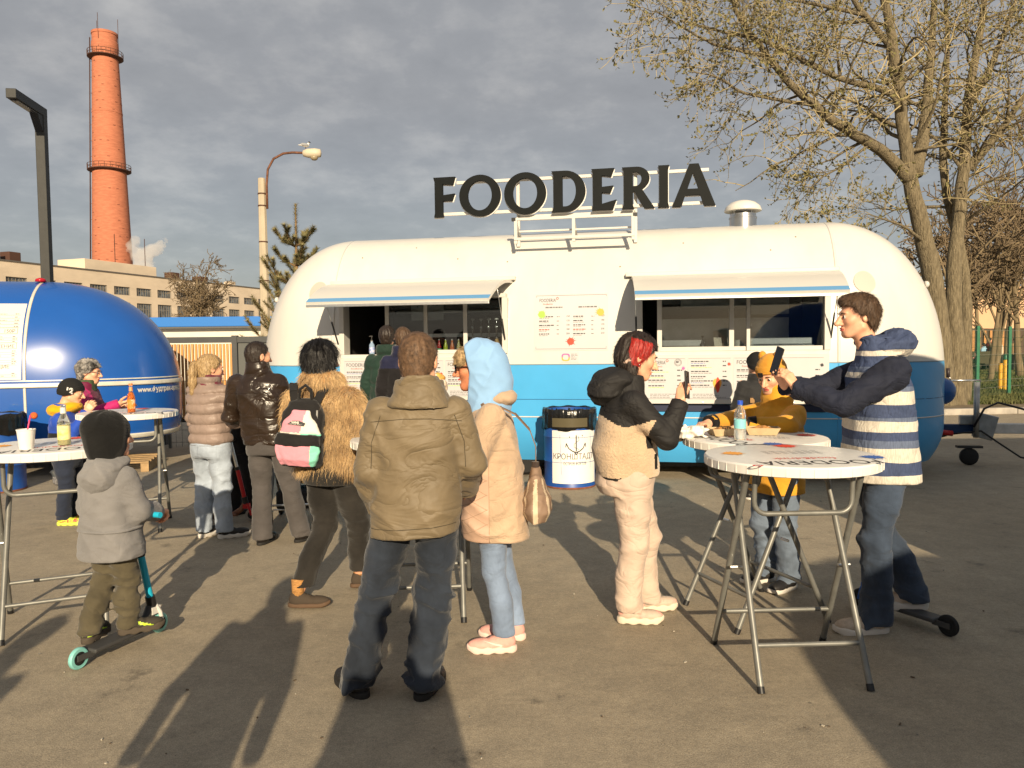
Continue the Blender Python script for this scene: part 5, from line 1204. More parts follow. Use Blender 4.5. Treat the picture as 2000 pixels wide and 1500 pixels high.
fb = at(392,560,90); bare((fb.x-.4,90), 13.0, 3.8, 4, 'bare round-crowned tree standing in front of the factory', 13, 9, .28, None, .035)
LB = ['bare tree with leaning trunk left of the grey canopy, behind the big willow','slim bare tree above the grey canopy','bare tree behind the yellow posts','bare tree nearest the right picture edge behind the fence','tall bare tree at the far right of the park','bare tree far behind the park people','bare bushy tree beside the big willow trunk','thin bare tree right of the willow, half hidden']
for i,(x,Y,H,R,s_,ln) in enumerate(((1880,34,9,3.0,31,.6),(1915,60,12,3.5,32,-1.5),(1945,38,10,2.6,33,1.2),(1992,33,9.5,2.8,34,-.8),(2030,45,15,4.0,35,-1.),(1965,70,14,4.2,36,1.0),(1850,26,6.5,2.2,37,.4),(1935,30,7,2.0,38,.8))):
    p = at(x,690,Y); bare((p.x,p.y), H, R, s_, LB[i], 8, 6, .16*H/9, rmin=.014+.0003*Y, lean=ln)
# young pine left of the trailer
def pine():
    rr = random.Random(8); e = empty('pine_tree', (-3.9,14,0), 0, 'young pine with upright shoots behind the left end of the white trailer', 'tree')
    w = MB(); vs = []; fs = []
    def needles(p, q, n, L):
        ax = (q-p).normalized(); a = ax.orthogonal().normalized(); b = ax.cross(a)
        for i in range(n):
            t = rr.random(); an = rr.uniform(0,6.28); o = a*math.cos(an)+b*math.sin(an); s_ = p.lerp(q,t); d = (o+ax*rr.uniform(.4,1.1)).normalized()*L*rr.uniform(.7,1.15); sd_ = d.cross(ax).normalized()*.0045; i0 = len(vs)
            vs.extend([tuple(s_-sd_),tuple(s_+sd_),tuple(s_+d)]); fs.append((i0,i0+1,i0+2))
    w.tube([(0,0,0),(0,.01,1.5),(.02,0,3.0),(.03,0,4.22)],[.07,.055,.03,.01],8); needles(Vector((.02,0,3.1)),Vector((.03,0,4.2)),700,.095)
    for k,z in enumerate((.5,.95,1.4,1.85,2.3,2.72,3.1,3.45)):
        n = 6 if k < 6 else 4; L = (1.25-.30*(z-.5)*.9) if z < 3 else .42
        for j in range(n):
            a = 2*pi*(j+rr.random()*.6)/n+k; o = Vector((math.cos(a),math.sin(a),0)); p = Vector((.01,0,z)); q = p+o*L*.55+Vector((0,0,L*.25)); r_ = q+o*L*.35+Vector((0,0,L*.55)); w.tube([p,q,r_],[.022,.014,.006],5)
            needles(p.lerp(q,.35),q,300,.09); needles(q,r_,420,.09)
            for m in range(3):
                s0 = p.lerp(q,.5+.2*m) if m < 2 else q.lerp(r_,.4); s1 = s0+(o.cross(Vector((0,0,1)))*(1 if m%2 else -1)*.6+o*.5+Vector((0,0,.8)))*L*.3; w.tube([s0,s1],[.01,.005],4); needles(s0,s1,240,.085)
    w.build('trunk', mat('pine_bark',(.22,.14,.07),.9), e, True); MB().add(vs,fs).build('crown', mat('pine_needles',(.17,.16,.062),.7,var=.3,vs=2,col2=(.32,.27,.12)), e)['kind'] = 'stuff'
pine()
# ================================================================== green wire fence and the park behind it
gp = mat('green_post', (.02,.14,.075), .45, var=.15, vs=8); wire = mat('green_wire', (.03,.09,.06), .45, .3); pale_w = mat('galvanised_wire', (.55,.55,.5), .4, .6)
gf = empty('wire_fence', (0,0,0), 0, 'green welded mesh fence with green posts along the lawn on the right', 'fence')
FP = [(7.2,16.75),(8.9,17.6),(10.74,18.75),(12.55,20.7),(14.25,22.0),(16.6,23.2),(19.5,24.6)]
for i,(x,y) in enumerate(FP): bevel(MB().bbox(-.04,.04,-.04,.04,0,1.22 if i == 2 else 2.02).build('post', gp, gf, loc=(x,y,0)), .005)
mb = MB(); pw = MB()
for (a, b) in zip(FP[:-1], FP[1:]):
    A_, B_ = Vector((*a,0)), Vector((*b,0)); n_ = int((B_-A_).length/.075)
    for i in range(n_): p = A_.lerp(B_, i/n_); mb.tube([p+Vector((0,0,.08)),p+Vector((0,0,1.95))],.0035,3,False)
    for z in (.12,.32,.52,.72,.95,1.2,1.24,1.45,1.7,1.9,1.95): (pw if z in (.32,.52,.95,1.24,1.9) else mb).tube([A_+Vector((0,-.008,z)),B_+Vector((0,-.008,z))],.005,3,False)
mb.build('wire_mesh', wire, gf)['kind'] = 'stuff'; pw.build('rail_wires', pale_w, gf)
ym = mat('yellow_paint', (.72,.38,.02), .5, var=.08, vs=8)
for px_, Y, h_, lab in ((1953.5,24.2,.86,'shorter yellow post on the lawn, left of its taller twin'),(1962.5,23.8,.98,'taller yellow post with green top on the lawn behind the fence')):
    p = at(px_,768,Y); o = empty('yellow_post', (p.x,p.y,.05), 0, lab, 'post', 'yellow posts on the lawn'); MB().lathe([(.065,0),(.065,h_-.02),(.05,h_)],16).build('tube', ym, o, True, angle=40)
    if h_ > .9: MB().lathe([(.06,h_),(.06,h_+.13),(.045,h_+.16),(.0,h_+.17)],12).build('cap', gp, o, True, angle=40)
tent = empty('canopy', (27.6,50,0), 0, 'grey canopy roof on thin poles in the park', 'canopy'); MB().add([(-2.1,-1,2.2),(1.6,-1,2.2),(1.6,1.5,2.2),(-2.1,1.5,2.2),(-.3,.2,2.95),(-2.1,-1,1.9),(1.6,-1,1.9),(1.6,1.5,1.9),(-2.1,1.5,1.9)],[(0,1,4),(1,2,4),(2,3,4),(3,0,4),(5,6,1,0),(6,7,2,1),(8,5,0,3),(7,8,3,2)]).build('roof', mat('canopy_grey',(.10,.11,.12),.8), tent)
for x,y in ((-2,-.9),(1.5,-.9),(-2,1.4),(1.5,1.4)): MB().tube([(x,y,0),(x,y,2.2)],.03,6).build('pole', alu, tent)
bn = empty('park_swing_bench', (26.2,43,0), 0, 'dark A-frame bench with cream edges on the lawn', 'bench'); MB().bbox(-1.0,1.0,-.1,.0,.35,1.05).build('backrest', mat('bench_dark',(.06,.055,.03),.8), bn); MB().bbox(-1.0,1.0,-.55,-.1,.33,.38).build('seat', mat('bench_dark',(.06,.055,.03),.8), bn)
for x in (-.9,.95): MB().tube([(x-.15,-.5,0),(x,-.1,1.0),(x+.35,.4,0)],.05,6).build('leg', mat('bench_cream',(.6,.5,.33),.7), bn)
pb = empty('orange_building', (48,92,0), rad(-12), 'pale orange building far behind the bare trees', 'building'); MB().bbox(0,26,0,10,3.1,8).build('wall', mat('peach_plaster',(.62,.40,.24),.9,var=.06,vs=.3), pb); MB().bbox(-14,26,-.4,10,0,3.1).build('plinth', mat('dark_plinth',(.10,.07,.05),.9), pb)
for i in range(30): MB().bbox(-8+i*.62,-8+i*.62+.25,-.6,-.5,.2,2.9).build('slat', slat_m, pb)
# ================================================================== standing tables
tw = mat('white_table_plastic', (.74,.72,.68), .38, var=.04, vs=6, bump=.05, bs=12); tub = mat('grey_table_tube', (.19,.19,.175), .42, .35, var=.15, vs=10)
TH = 1.055
def table(loc, rz, label):
    e = empty('standing_table', (loc[0],loc[1],0), rz, label, 'table', 'round white standing tables')
    r = .415; top = MB().lathe([(.02,TH-.03),(r-.03,TH-.03),(r-.012,TH-.052),(r-.002,TH-.048),(r,TH-.01),(r-.006,TH-.002),(r-.016,TH),(.01,TH)],72).build('tabletop', tw, e, True, angle=35)
    rim = MB()
    for k in range(44):
        a = 2*pi*k/44; rim.box(((r-.0006)*math.cos(a),(r-.0006)*math.sin(a),TH-.028),(.0035,.004,.038),Matrix.Rotation(a,3,'Z'))
    rim.build('rim_ribs', tw, top)['kind'] = 'stuff'
    pr = MB(); f = lambda x, y: (x, y, TH+.0012)
    text_to(pr, 'FOODERIA', .16, lambda p,q: f(.305-p, -.215-q), width=.56, mi=0); text_to(pr, 'food&drink', .07, lambda p,q: f(.16-p, -.115-q), width=.30, mi=1)
    P = [(-.285+.024*math.cos(t)*k, -.335+.024*math.sin(t)*k) for k in (1,.55) for t in np.linspace(0,2*pi,17)[:-1]]; pr.add([f(*p) for p in P], [(i,16+i,16+(i+1)%16,(i+1)%16) for i in range(16)], 1)
    for cx,cy,rr_,c,s_ in ((.34,-.14,.07,4,5),(-.27,.06,.07,3,6),(.09,.30,.075,1,8)): pr.add([(*p,TH+.0022) for p in splat(cx,cy,rr_,s_)],[tuple(range(60))],c)
    for k in range(4):
        for j in range(7): pr.add([f(.14-j*.042,.02+k*.03),f(.14-j*.042+.03,.02+k*.03),f(.14-j*.042+.03,.026+k*.03),f(.14-j*.042,.026+k*.03)],[(0,1,2,3)],5)
    pr.build('print', INKS, top).__setitem__('kind','stuff')
    for nm, w, yb, yt, zb in (('front',.255,-.31,.17,.19),('rear',.295,.29,-.17,.21)):
        g = lambda t, x: (x, yb+(yt-yb)*t, (TH-.05)*t)
        mb = MB()
        fr = empty('leg_frame'); fr.parent = e
        for s_ in (-1,1): MB().tube([g(0.012,s_*w),g(1,s_*w*.93)],.0155,12).build('leg', tub, fr, True, angle=60); MB().tube([g(0.0,s_*w),g(.028,s_*w)],.0175,12).build('foot_cap', black_pl, fr, True, angle=60)
        t = zb/(TH-.05); MB().tube([g(t,-w),g(t,w)],.0115,10).build('crossbar', tub, fr, True, angle=60)
        MB().tube([g(.995,-w),g(.995,w)],.012,8).build('top_bar', tub, fr, True, angle=60)
    a = .235; pts = [(-a,-.16,TH-.06),(-a,-.15,TH-.16)]+[(-a+.06*(1-math.cos(t)),-.148,TH-.20-.06*math.sin(t)) for t in np.linspace(0,pi/2,6)]
    pts = pts+[(-x,y,z) for x,y,z in reversed(pts)]; MB().tube(pts,.0125,10).build('brace_loop', tub, e, True, angle=60)
    for s_ in (-1,1): MB().tube([(s_*.24,0,.50),(s_*.30,0,.50)],.008,8).build('pivot_bolt', alu, e)
    return e
tR1 = table((1.37,3.76), rad(2), 'front white round table printed FOODERIA, nearest the camera on the right')
tR2 = table((1.43,4.52), rad(-70), 'white round table half hidden behind the front one, with bottle and food tray')
tL1 = table((-2.70,4.50), rad(25), 'white round table at the left picture edge with paper cup and yellow bottle')
tL2 = table((-3.46,6.90), rad(20), 'white round table before the blue trailer with an orange drink bottle')
tM = table((-.57,4.68), rad(4), 'white round table hidden behind the man in the olive jacket')
# ------------------------------------------------------------------ things on the tables
cupm = mat('white_paper_cup', (.76,.73,.68), .6)
c = empty('paper_cup', (-2.735,4.30,TH), 0, 'white paper cup with pink straw on the left table', 'cup'); MB().lathe([(.034,0),(.036,.004),(.046,.105),(.049,.107),(.048,.112),(.043,.110),(.034,.01)],24,cap=False).build('cup', cupm, c, True, angle=50); MB().tube([(-.01,0,.02),(.035,-.01,.19)],.0042,8).build('straw', mat('pink_straw',(.75,.05,.16),.4), c, True); MB().lathe([(.001,.085),(.041,.085)],20,cap=False).build('drink', mat('cola',(.05,.02,.01),.2), c)
glassb = mat('clear_bottle_glass', (.92,.95,.92), .03, trans=1., ior=1.45)
def bottle(loc, label, liq, lab, h=.24, r=.031, lab_neck=None, capc=None, level=.6, group=None):
    e = empty('bottle', loc, 0, label, 'bottle', group)
    MB().lathe([(r*.85,0),(r,.006),(r,h*.5),(r*.92,h*.58),(r*.45,h*.74),(r*.40,h*.92),(r*.46,h*.93),(r*.46,h*.96)],24).build('glass', glassb, e, True, angle=60)
    lv = h*level; pf = [(r*.8,.005),(r*.9,.01),(r*.9,min(lv,h*.5))]+([(r*.82,h*.575),(r*.36,min(lv,h*.74))] if lv > h*.5 else []); MB().lathe(pf,20).build('drink', liq, e, True, angle=60)
    MB().lathe([(r*1.015,h*.14),(r*1.015,h*.47)],24,cap=False).build('label_band', lab, e, True)
    if lab_neck: MB().lathe([(r*.5,h*.76),(r*.44,h*.9)],18,cap=False).build('neck_label', lab_neck, e, True)
    if capc: MB().lathe([(r*.5,h*.955),(r*.52,h*1.0),(r*.45,h*1.03)],16).build('cap', capc, e, True, angle=40)
    return e
bottle((-2.615,4.46,TH),'clear glass bottle of pale yellow drink with yellow label on the left table',mat('pale_drink',(.75,.70,.35),.1,alpha=.85),mat('yellow_label',(.80,.66,.12),.5,col2=(.85,.8,.5),vs=20),.245,.034,mat('neck_white',(.7,.68,.6),.5),None,.5)
ob = bottle((-3.37,6.78,TH),'orange drink bottle with orange label on the table by the blue trailer',mat('orange_drink',(.85,.20,.015),.1),mat('orange_label',(.85,.22,.03),.5,col2=(.9,.55,.35),lo=.5,hi=.56,vs=25),.25,.033,mat('neck_orange',(.8,.3,.12),.5),mat('orange_cap',(.8,.2,.05),.4),.72)
pet = mat('clear_pet', (.9,.94,.97), .06, trans=.9, ior=1.2)
e = empty('water_bottle', (1.30,4.37,TH), 0, 'clear plastic water bottle with blue cap on the rear right table', 'bottle')
MB().lathe([(.03,0),(.033,.006),(.033,.05),(.031,.055),(.033,.06),(.033,.14),(.028,.165),(.013,.19),(.013,.2)],24).build('body', pet, e, True, angle=60); MB().lathe([(.0335,.065),(.0335,.118)],24,cap=False).build('label_band', mat('aqua_label',(.25,.62,.66),.4,alpha=.9), e, True); MB().lathe([(.016,.2),(.016,.222),(.014,.224)],18).build('cap', mat('blue_cap',(.02,.08,.5),.4), e, True, angle=40); MB().lathe([(.028,.004),(.030,.06)],20).build('water', mat('water_fill',(.75,.82,.85),.05,alpha=.35), e)
kraft = mat('kraft_card', (.48,.36,.21), .8, var=.1, vs=15)
def tray(loc, rz, label, food):
    e = empty('food_tray', loc, rz, label, 'tray'); a, b, h = .10, .065, .045; k = .78; vs = [(s_*a*q,t*b*q,z) for q,z in ((k,.002),(1,h),(.96,h),(k*.97,.005)) for s_,t in ((-1,-1),(1,-1),(1,1),(-1,1))]
    MB().add(vs,[(3,2,1,0)]+[(i*4+j,i*4+(j+1)%4,(i+1)*4+(j+1)%4,(i+1)*4+j) for i in range(3) for j in range(4)]+[(12,13,14,15)]).build('tray', kraft, e)
    if food:
        v_, q = nets(lambda X_,Y_,Z_: stack(X_,Y_,Z_,[(0,.07,.04,0,0),(.035,.075,.045,0,0),(.055,.02,.02,0,0)],2.5)+.012*(vn(X_*60,Y_*60,Z_*60,3)-.5)*2, (-.1,-.07,-.01),(.1,.07,.08),.006); o = bpy.data.objects.new('filling', np_mesh('filling', v_, q, mat('fried_food',(.42,.2,.06),.6,var=.4,vs=50))); link(o, e)
    return e
tray((1.27,4.58,TH), rad(8), 'open kraft card food tray beside the water bottle', True); tray((1.50,4.60,TH), rad(-12), 'kraft card tray held by the boy in mustard', True)
v_, q = nets(lambda X_,Y_,Z_: ell(X_,Y_,Z_,(0,0,.03),(.10,.06,.03))+.03*(vn(X_*35,Y_*35,Z_*45,3)-.5)*2, (-.15,-.11,-.01),(.15,.11,.09),.006)
o = bpy.data.objects.new('napkins', np_mesh('napkins', v_, q, mat('napkin_white',(.76,.72,.67),.9,var=.05,vs=20))); link(o); o.location = (1.05,4.50,TH+.002); tag(o, 'crumpled white napkins at the left edge of the rear right table', 'napkins')
# ================================================================== blue drum bins
drum_m = mat('drum_blue', (.012,.07,.30), .42, var=.12, vs=4, bump=.1, bs=8); rustm = mat('rust', (.20,.07,.03), .9, var=.3, vs=15); bagm = mat('black_bin_bag', (.010,.010,.010), .22, bump=.5, bs=16, bdist=.02, bstretch=(1,1,.5))
def drum(loc, rz, label, sheet=True):
    e = empty('drum_bin', (loc[0],loc[1],0), rz, label, 'bin', 'blue drum bins'); r = .29
    MB().lathe([(r-.01,.0),(r+.004,.004),(r+.004,.02),(r,.025),(r,.29),(r+.008,.30),(r,.31),(r,.57),(r+.008,.58),(r,.59),(r,.86),(r+.006,.865),(r+.006,.88),(r-.012,.88),(r-.012,.1)],56,cap=False).build('drum', drum_m, e, True, angle=40)
    MB().lathe([(r+.0055,.003),(r+.0055,.022)],56,cap=False).build('bottom_rim', rustm, e, True)
    rr = random.Random(4); n = 72; vs = []; rows = [(r-.06,.60),(r-.02,.80),(r-.004,.889),(r+.008,.896),(r+.016,.885),(r+.018,.82),(r+.016,.75),(r+.022,.69),(r+.016,.668)]
    for i,(q,z) in enumerate(rows):
        for k in range(n): a = 2*pi*k/n; w = .010*math.sin(a*23+i*.4)+.006*math.sin(a*41+i); vs.append(((q+w*(.5 if i < 4 else .8))*math.cos(a),(q+w*(.5 if i < 4 else .8))*math.sin(a),z+(.018*math.sin(a*5+1) if i >= 6 else .006*math.sin(a*9))))
    MB().add(vs,[(i*n+k,i*n+(k+1)%n,(i+1)*n+(k+1)%n,(i+1)*n+k) for i in range(len(rows)-1) for k in range(n)]).build('bin_bag', bagm, e, True)
    if sheet:
        def cy(x, z, o): a = -pi/2+x/(r+o); return ((r+o)*math.cos(a),(r+o)*math.sin(a),z)
        def patch(xa,xb,za,zb,o,m,nm,par=e):
            k = 20; vs = [cy(xa+(xb-xa)*i/k,z,o) for z in (za,zb) for i in range(k+1)]; return MB().add(vs,[(i,i+1,k+2+i,k+1+i) for i in range(k)]).build(nm, m, par, True)
        s_ = patch(-.225,.35,.065,.66,.006,mat('sheet_white',(.78,.76,.72),.5),'poster'); patch(-.22,.20,.70,.80,.030,mat('tape_brown',(.10,.085,.05),.25),'tape')
        pr = MB(); f = lambda x, z: cy(x*1.12, .065+(z-.12)*1.28, .0078)
        text_to(pr,'КРОНШТАДТ',.07,lambda p,q: f(-.185+p,.335+q),width=.45,mi=0); text_to(pr,'ОСТРОВ ФОРТОВ',.035,lambda p,q: f(-.075+p,.285+q),width=.24,mi=0)
        def seg(P,w=.004,mi=0):
            for a,b in zip(P[:-1],P[1:]):
                d = Vector((b[0]-a[0],b[1]-a[1])); 
                if d.length < 1e-6: continue
                nn = Vector((-d.y,d.x)).normalized()*w/2; pr.add([f(a[0]+nn.x,a[1]+nn.y),f(a[0]-nn.x,a[1]-nn.y),f(b[0]-nn.x,b[1]-nn.y),f(b[0]+nn.x,b[1]+nn.y)],[(0,1,2,3)],mi)
        cx = .055; seg([(cx-.07,.53),(cx+.07,.54)],.012); seg([(cx,.545),(cx,.405)],.012); seg([(cx-.10,.475),(cx-.075,.43),(cx-.035,.405),(cx,.395),(cx+.035,.405),(cx+.075,.43),(cx+.10,.475)],.010); seg([(cx-.10,.475),(cx-.105,.44)],.008); seg([(cx+.10,.475),(cx+.105,.44)],.008); seg([(cx-.02,.40),(cx,.375),(cx+.02,.40)],.01)
        seg([(cx+.02,.54),(cx+.03,.50),(cx-.02,.47),(cx-.02,.44),(cx+.03,.42)],.004)
        seg([(-.11,.545),(-.095,.20),(.22,.255),(.225,.55),(.06,.555),(-.11,.545)],.004,4)
        pr.build('print', INKS, s_).__setitem__('kind','stuff')
    return e
drum((.655,8.78), rad(-2), 'blue drum bin with black bag and white КРОНШТАДТ anchor sheet before the white trailer')
drum((-5.99,8.86), 0, 'blue drum bin cut by the left picture edge before the blue trailer', False)
# ================================================================== scooters, stroller
tealw = mat('teal_wheel', (.20,.50,.47), .4, var=.15, vs=20); cyan = mat('cyan_paint', (.02,.42,.62), .35)
def scooter(name, rear, front, label, wheelm, colm, deckm, forkm, H=.72, wr=.055, hub=black_pl, group='kick scooters'):
    rear, front = Vector(rear), Vector(front); d = front-rear; L = d.length; e = empty(name, (rear.x,rear.y,0), math.atan2(d.y,d.x), label, 'scooter', group)
    for x in (0,L):
        w_ = MB().lathe([(wr*.62,-.012),(wr*.9,-.012),(wr,-.006),(wr,.006),(wr*.9,.012),(wr*.62,.012)],28,(x,0,wr),Matrix.Rotation(pi/2,3,'X'),cap=False).build('wheel', wheelm, e, True, angle=40)
        MB().lathe([(.004,-.010),(wr*.63,-.009),(wr*.63,.009),(.004,.010)],20,(x,0,wr),Matrix.Rotation(pi/2,3,'X')).build('hub', hub, w_, True, angle=40)
    bevel(MB().bbox(.055,L-.13,-.055,.055,.062,.085).build('deck', deckm, e), .008); MB().bbox(-.02,.08,-.022,-.015,.045,.075).bbox(-.02,.08,.015,.022,.045,.075).build('rear_fork', deckm, e)
    MB().tube([(L-.15,0,.075),(L-.09,0,.12),(L-.065,0,.17)],[.028,.024,.022],10).build('neck', deckm, e, True)
    MB().tube([(L,.022,wr),(L-.02,.026,.13),(L-.04,.018,.17)],.011,8).tube([(L,-.022,wr),(L-.02,-.026,.13),(L-.04,-.018,.17)],.011,8).bbox(L-.075,L-.015,-.026,.026,.125,.165).build('fork', forkm, e, True, angle=40)
    b = Vector((L-.05,0,.16)); t = Vector((L-.17,0,H)); MB().tube([b,b.lerp(t,.12)],.026,12).build('clamp', black_pl, e, True, angle=40)
    MB().tube([b.lerp(t,.05),b.lerp(t,.55)],.019,12).build('stem', colm, e, True, angle=40); MB().tube([b.lerp(t,.5),t],.015,10).build('upper_stem', alu, e, True, angle=40); MB().tube([b.lerp(t,.55),b.lerp(t,.6)],.023,12).build('collar', black_pl, e, True, angle=40)
    MB().tube([t+Vector((0,-.19,.0)),t+Vector((0,.19,.0))],.011,10).build('handlebar', alu, e, True, angle=40)
    for s_ in (-1,1): MB().tube([t+Vector((0,s_*.1,0)),t+Vector((0,s_*.20,0))],.016,10).build('grip', colm if colm is cyan else black_pl, e, True, angle=40)
    return e
scooter('kick_scooter',(-2.20,3.80),(-2.02,4.30),'cyan and white kick scooter with teal wheels under the boy in the grey coat',tealw,cyan,mat('deck_dark',(.05,.05,.05),.6),mat('fork_white',(.7,.68,.64),.4))
scooter('kick_scooter',(2.36,4.11),(2.10,4.58),'black kick scooter with blue fork behind the tall man in the striped jacket',black_r,black_pl,mat('deck_grey',(.06,.06,.06),.6),mat('fork_blue',(.02,.10,.40),.4),.80,.058)
scooter('kick_scooter',(-2.75,7.05),(-2.44,7.1),'red kick scooter between the ponytail woman and the leather-jacket man',mat('pale_wheel',(.3,.27,.24),.5),mat('red_paint',(.5,.015,.02),.35),mat('deck_rust',(.2,.09,.05),.7),mat('red_paint',(.5,.015,.02),.35),.75,.06)
st_ = empty('stroller', (-1.98,7.05,0), rad(8), 'dark folding stroller pushed by the man in the leather jacket', 'stroller')
fm = mat('stroller_fabric',(.018,.018,.02),.8)
for s_ in (-1,1):
    MB().tube([(s_*.22,-.30,1.02),(s_*.22,-.05,.62),(s_*.22,.36,.12)],.012,8).build('frame', tub, st_, True); MB().tube([(s_*.22,-.30,.10),(s_*.22,.05,.58)],.012,8).build('rear_leg', tub, st_, True)
    for y in (-.30,.36): MB().lathe([(.03,-.018),(.08,-.018),(.09,0),(.08,.018),(.03,.018)],20,(s_*.22,y,.09),Matrix.Rotation(pi/2,3,'Y')).build('wheel', black_r, st_, True, angle=40)
MB().tube([(-.22,-.30,1.02),(.22,-.30,1.02)],.014,8).build('handlebar', black_pl, st_, True); MB().tube([(-.22,-.30,.22),(.22,-.30,.22)],.010,8).tube([(-.22,-.1,.14),(.22,-.1,.14)],.008,8).build('axle_bar', alu, st_, True)
bevel(MB().box((0,.08,.40),(.38,.36,.06)).build('seat', fm, st_), .02); bevel(MB().box((0,-.12,.66),(.38,.06,.50),Matrix.Rotation(.35,3,'X')).build('backrest', fm, st_), .02); bevel(MB().box((0,-.02,.24),(.36,.34,.16)).build('basket', fm, st_), .02)
MB().add([(0.5*.76*math.cos(t)*.5*1.0*2*.5,-.18+.30*k/5,.90+.17*math.sin(t)*(1-.1*k)) for k in range(6) for t in np.linspace(0,pi,13)],[(k*13+j,k*13+j+1,(k+1)*13+j+1,(k+1)*13+j) for k in range(5) for j in range(12)]).build('hood', fm, st_, True)
MB().lathe([(.0,-.05),(.05,-.03),(.055,0),(.05,.03),(0,.05)],14,(-.06,-.19,.30)).build('green_toy', mat('toy_green',(.12,.3,.05),.5,col2=(.6,.2,.03),vs=18), st_, True)
# ================================================================== the people
def denim(name, col, fade=.5): return cloth(name, col, .25, .85, .3, 260, 3.5, col2=tuple(min(1,c*(1+fade)) for c in col), stretch=(1,1,.6))
hair_brown = mat('hair_brown', (.075,.042,.022), .55, var=.4, vs=40, stretch=(3,3,.6), bump=.5, bs=120, bstretch=(4,4,.5), bdist=.004); hair_dark = mat('hair_dark', (.022,.014,.010), .5, var=.4, vs=40, stretch=(3,3,.6), bump=.5, bs=120, bstretch=(4,4,.5), bdist=.004); hair_black = mat('hair_black', (.006,.005,.005), .42, bump=.6, bs=110, bstretch=(4,4,.4), bdist=.005)
hair_blond = mat('hair_blond', (.34,.21,.09), .5, var=.35, vs=45, stretch=(4,4,.4), bump=.5, bs=120, bstretch=(4,4,.4), bdist=.004, col2=(.52,.37,.19)); hair_grey = mat('hair_grey', (.045,.042,.04), .6, var=.3, vs=14, bump=.6, bs=60, col2=(.36,.34,.32), lo=.4, hi=.6); hair_red = mat('hair_red', (.32,.018,.012), .42, var=.4, vs=40, stretch=(4,4,.5), bump=.5, bs=120, bstretch=(4,4,.4), bdist=.004)
sole_w = mat('sole_white', (.62,.58,.52), .7); sole_k = mat('sole_black', (.015,.014,.013), .8); shoe_k = mat('shoe_black', (.014,.013,.013), .55, bump=.2, bs=80); leather_k = mat('shoe_leather', (.012,.010,.009), .3)
REL = dict(curl=(.35,.5,.35)); GRIP = dict(curl=(1.15,1.15,.6), thumb=(.5,.6)); HOLD = dict(curl=(.55,.75,.4), thumb=(.75,.4))
D = rad
# ---- 1  olive jacket man, back to the camera
J = joints(1.665, sw=.215, pelvis=(.02,0,.86), hip_l=(-.085,0,.84), hip_r=(.115,0,.84), knee_l=(-.185,.02,.46), knee_r=(.085,.03,.46), ank_l=(-.265,-.02,.085), ank_r=(.04,-.03,.085), toe_l=D(38), toe_r=D(-12), neck=(.04,-.01,1.42), sh_l=(-.142,-.01,1.335), sh_r=(.222,-.01,1.335), el_l=(-.190,-.03,1.05), el_r=(.265,.02,1.07), wr_l=(-.170,.10,.86), wr_r=(.225,.20,.93), head=(.035,.01,1.54))
p = Person('man in a crumpled olive jacket and dark jeans seen from behind, nearest the camera', (-.46,3.50,0), D(-2), J, vox=.0095, hscale=1.05, hy=D(-6), hp=D(8), hands=[('l',(0,.5,-.8),(1,0,0),REL),('r',(-.3,.8,-.3),(-.3,0,-1),REL)])
p.hair('crop', mat('hair_ginger_brown', (.115,.066,.036), .6, var=.4, vs=50, bump=.6, bs=160, bdist=.004))
olive = mat('olive_nylon', (.158,.120,.070), .62, var=.14, vs=4, bump=.2, bs=60, bdist=.004, sheen=.1, wrk=(4,.42,.05,(1,1,2.0)))
j = p.jacket(olive, .75, (.198,.190,.182), (.16,.145,.135), (.088,.086,.068), .05, .085, .013, (3.6,3.6,9), slope=.06, tilt=.8, h=.0082)
p.part('collar', lambda X_,Y_,Z_: smax(np.abs(stack(X_,Y_,Z_,[(1.345,.135,.115,.04,-.01),(1.40,.105,.10,.04,-.01),(1.455,.092,.09,.04,-.004)],2.3))-.013, Z_-1.452+.12*(Y_+.02), .008)-folds(X_,Y_,Z_,.006,(9,9,26),5), (-.12,-.16,1.33),(.2,.14,1.50), olive, .008, None, j)
seam_d = mat('seam_dark',(.05,.04,.025),.8)
for ln in ([(-.17,0,1.27),(-.02,0,1.285),(.10,0,1.285),(.25,0,1.27)],[(-.19,0,.79),(.24,0,.815)],[(-.125,0,1.30),(-.165,0,1.18),(-.17,0,1.05)],[(.205,0,1.30),(.245,0,1.18),(.25,0,1.05)]): p.seam(j, ln, (0,1,0), seam_d, .0018)
tq = p.trousers(denim('dark_jeans', (.017,.022,.032), .9), .90, .172, .135, (.100,.082,.085), .014, (7,7,13), .05)
stitch = mat('jeans_stitch',(.10,.075,.05),.8)
for x_ in (-.065,.115): p.patch(tq,(x_,0,.735),(1,0,0),(0,0,1),(0,1,0),.14,.15,MATS['dark_jeans'],'back_pocket',.004,8,.2); p.seam(tq,[(x_-.072,0,.808),(x_+.072,0,.808)],(0,1,0),stitch,.0015,'stitching',.004)
p.seam(tq,[(.025,0,.86),(.02,0,.70)],(0,1,0),seam_d,.0015)
p.shoes(shoe_k, sole_k, 1.06, 0, .5)
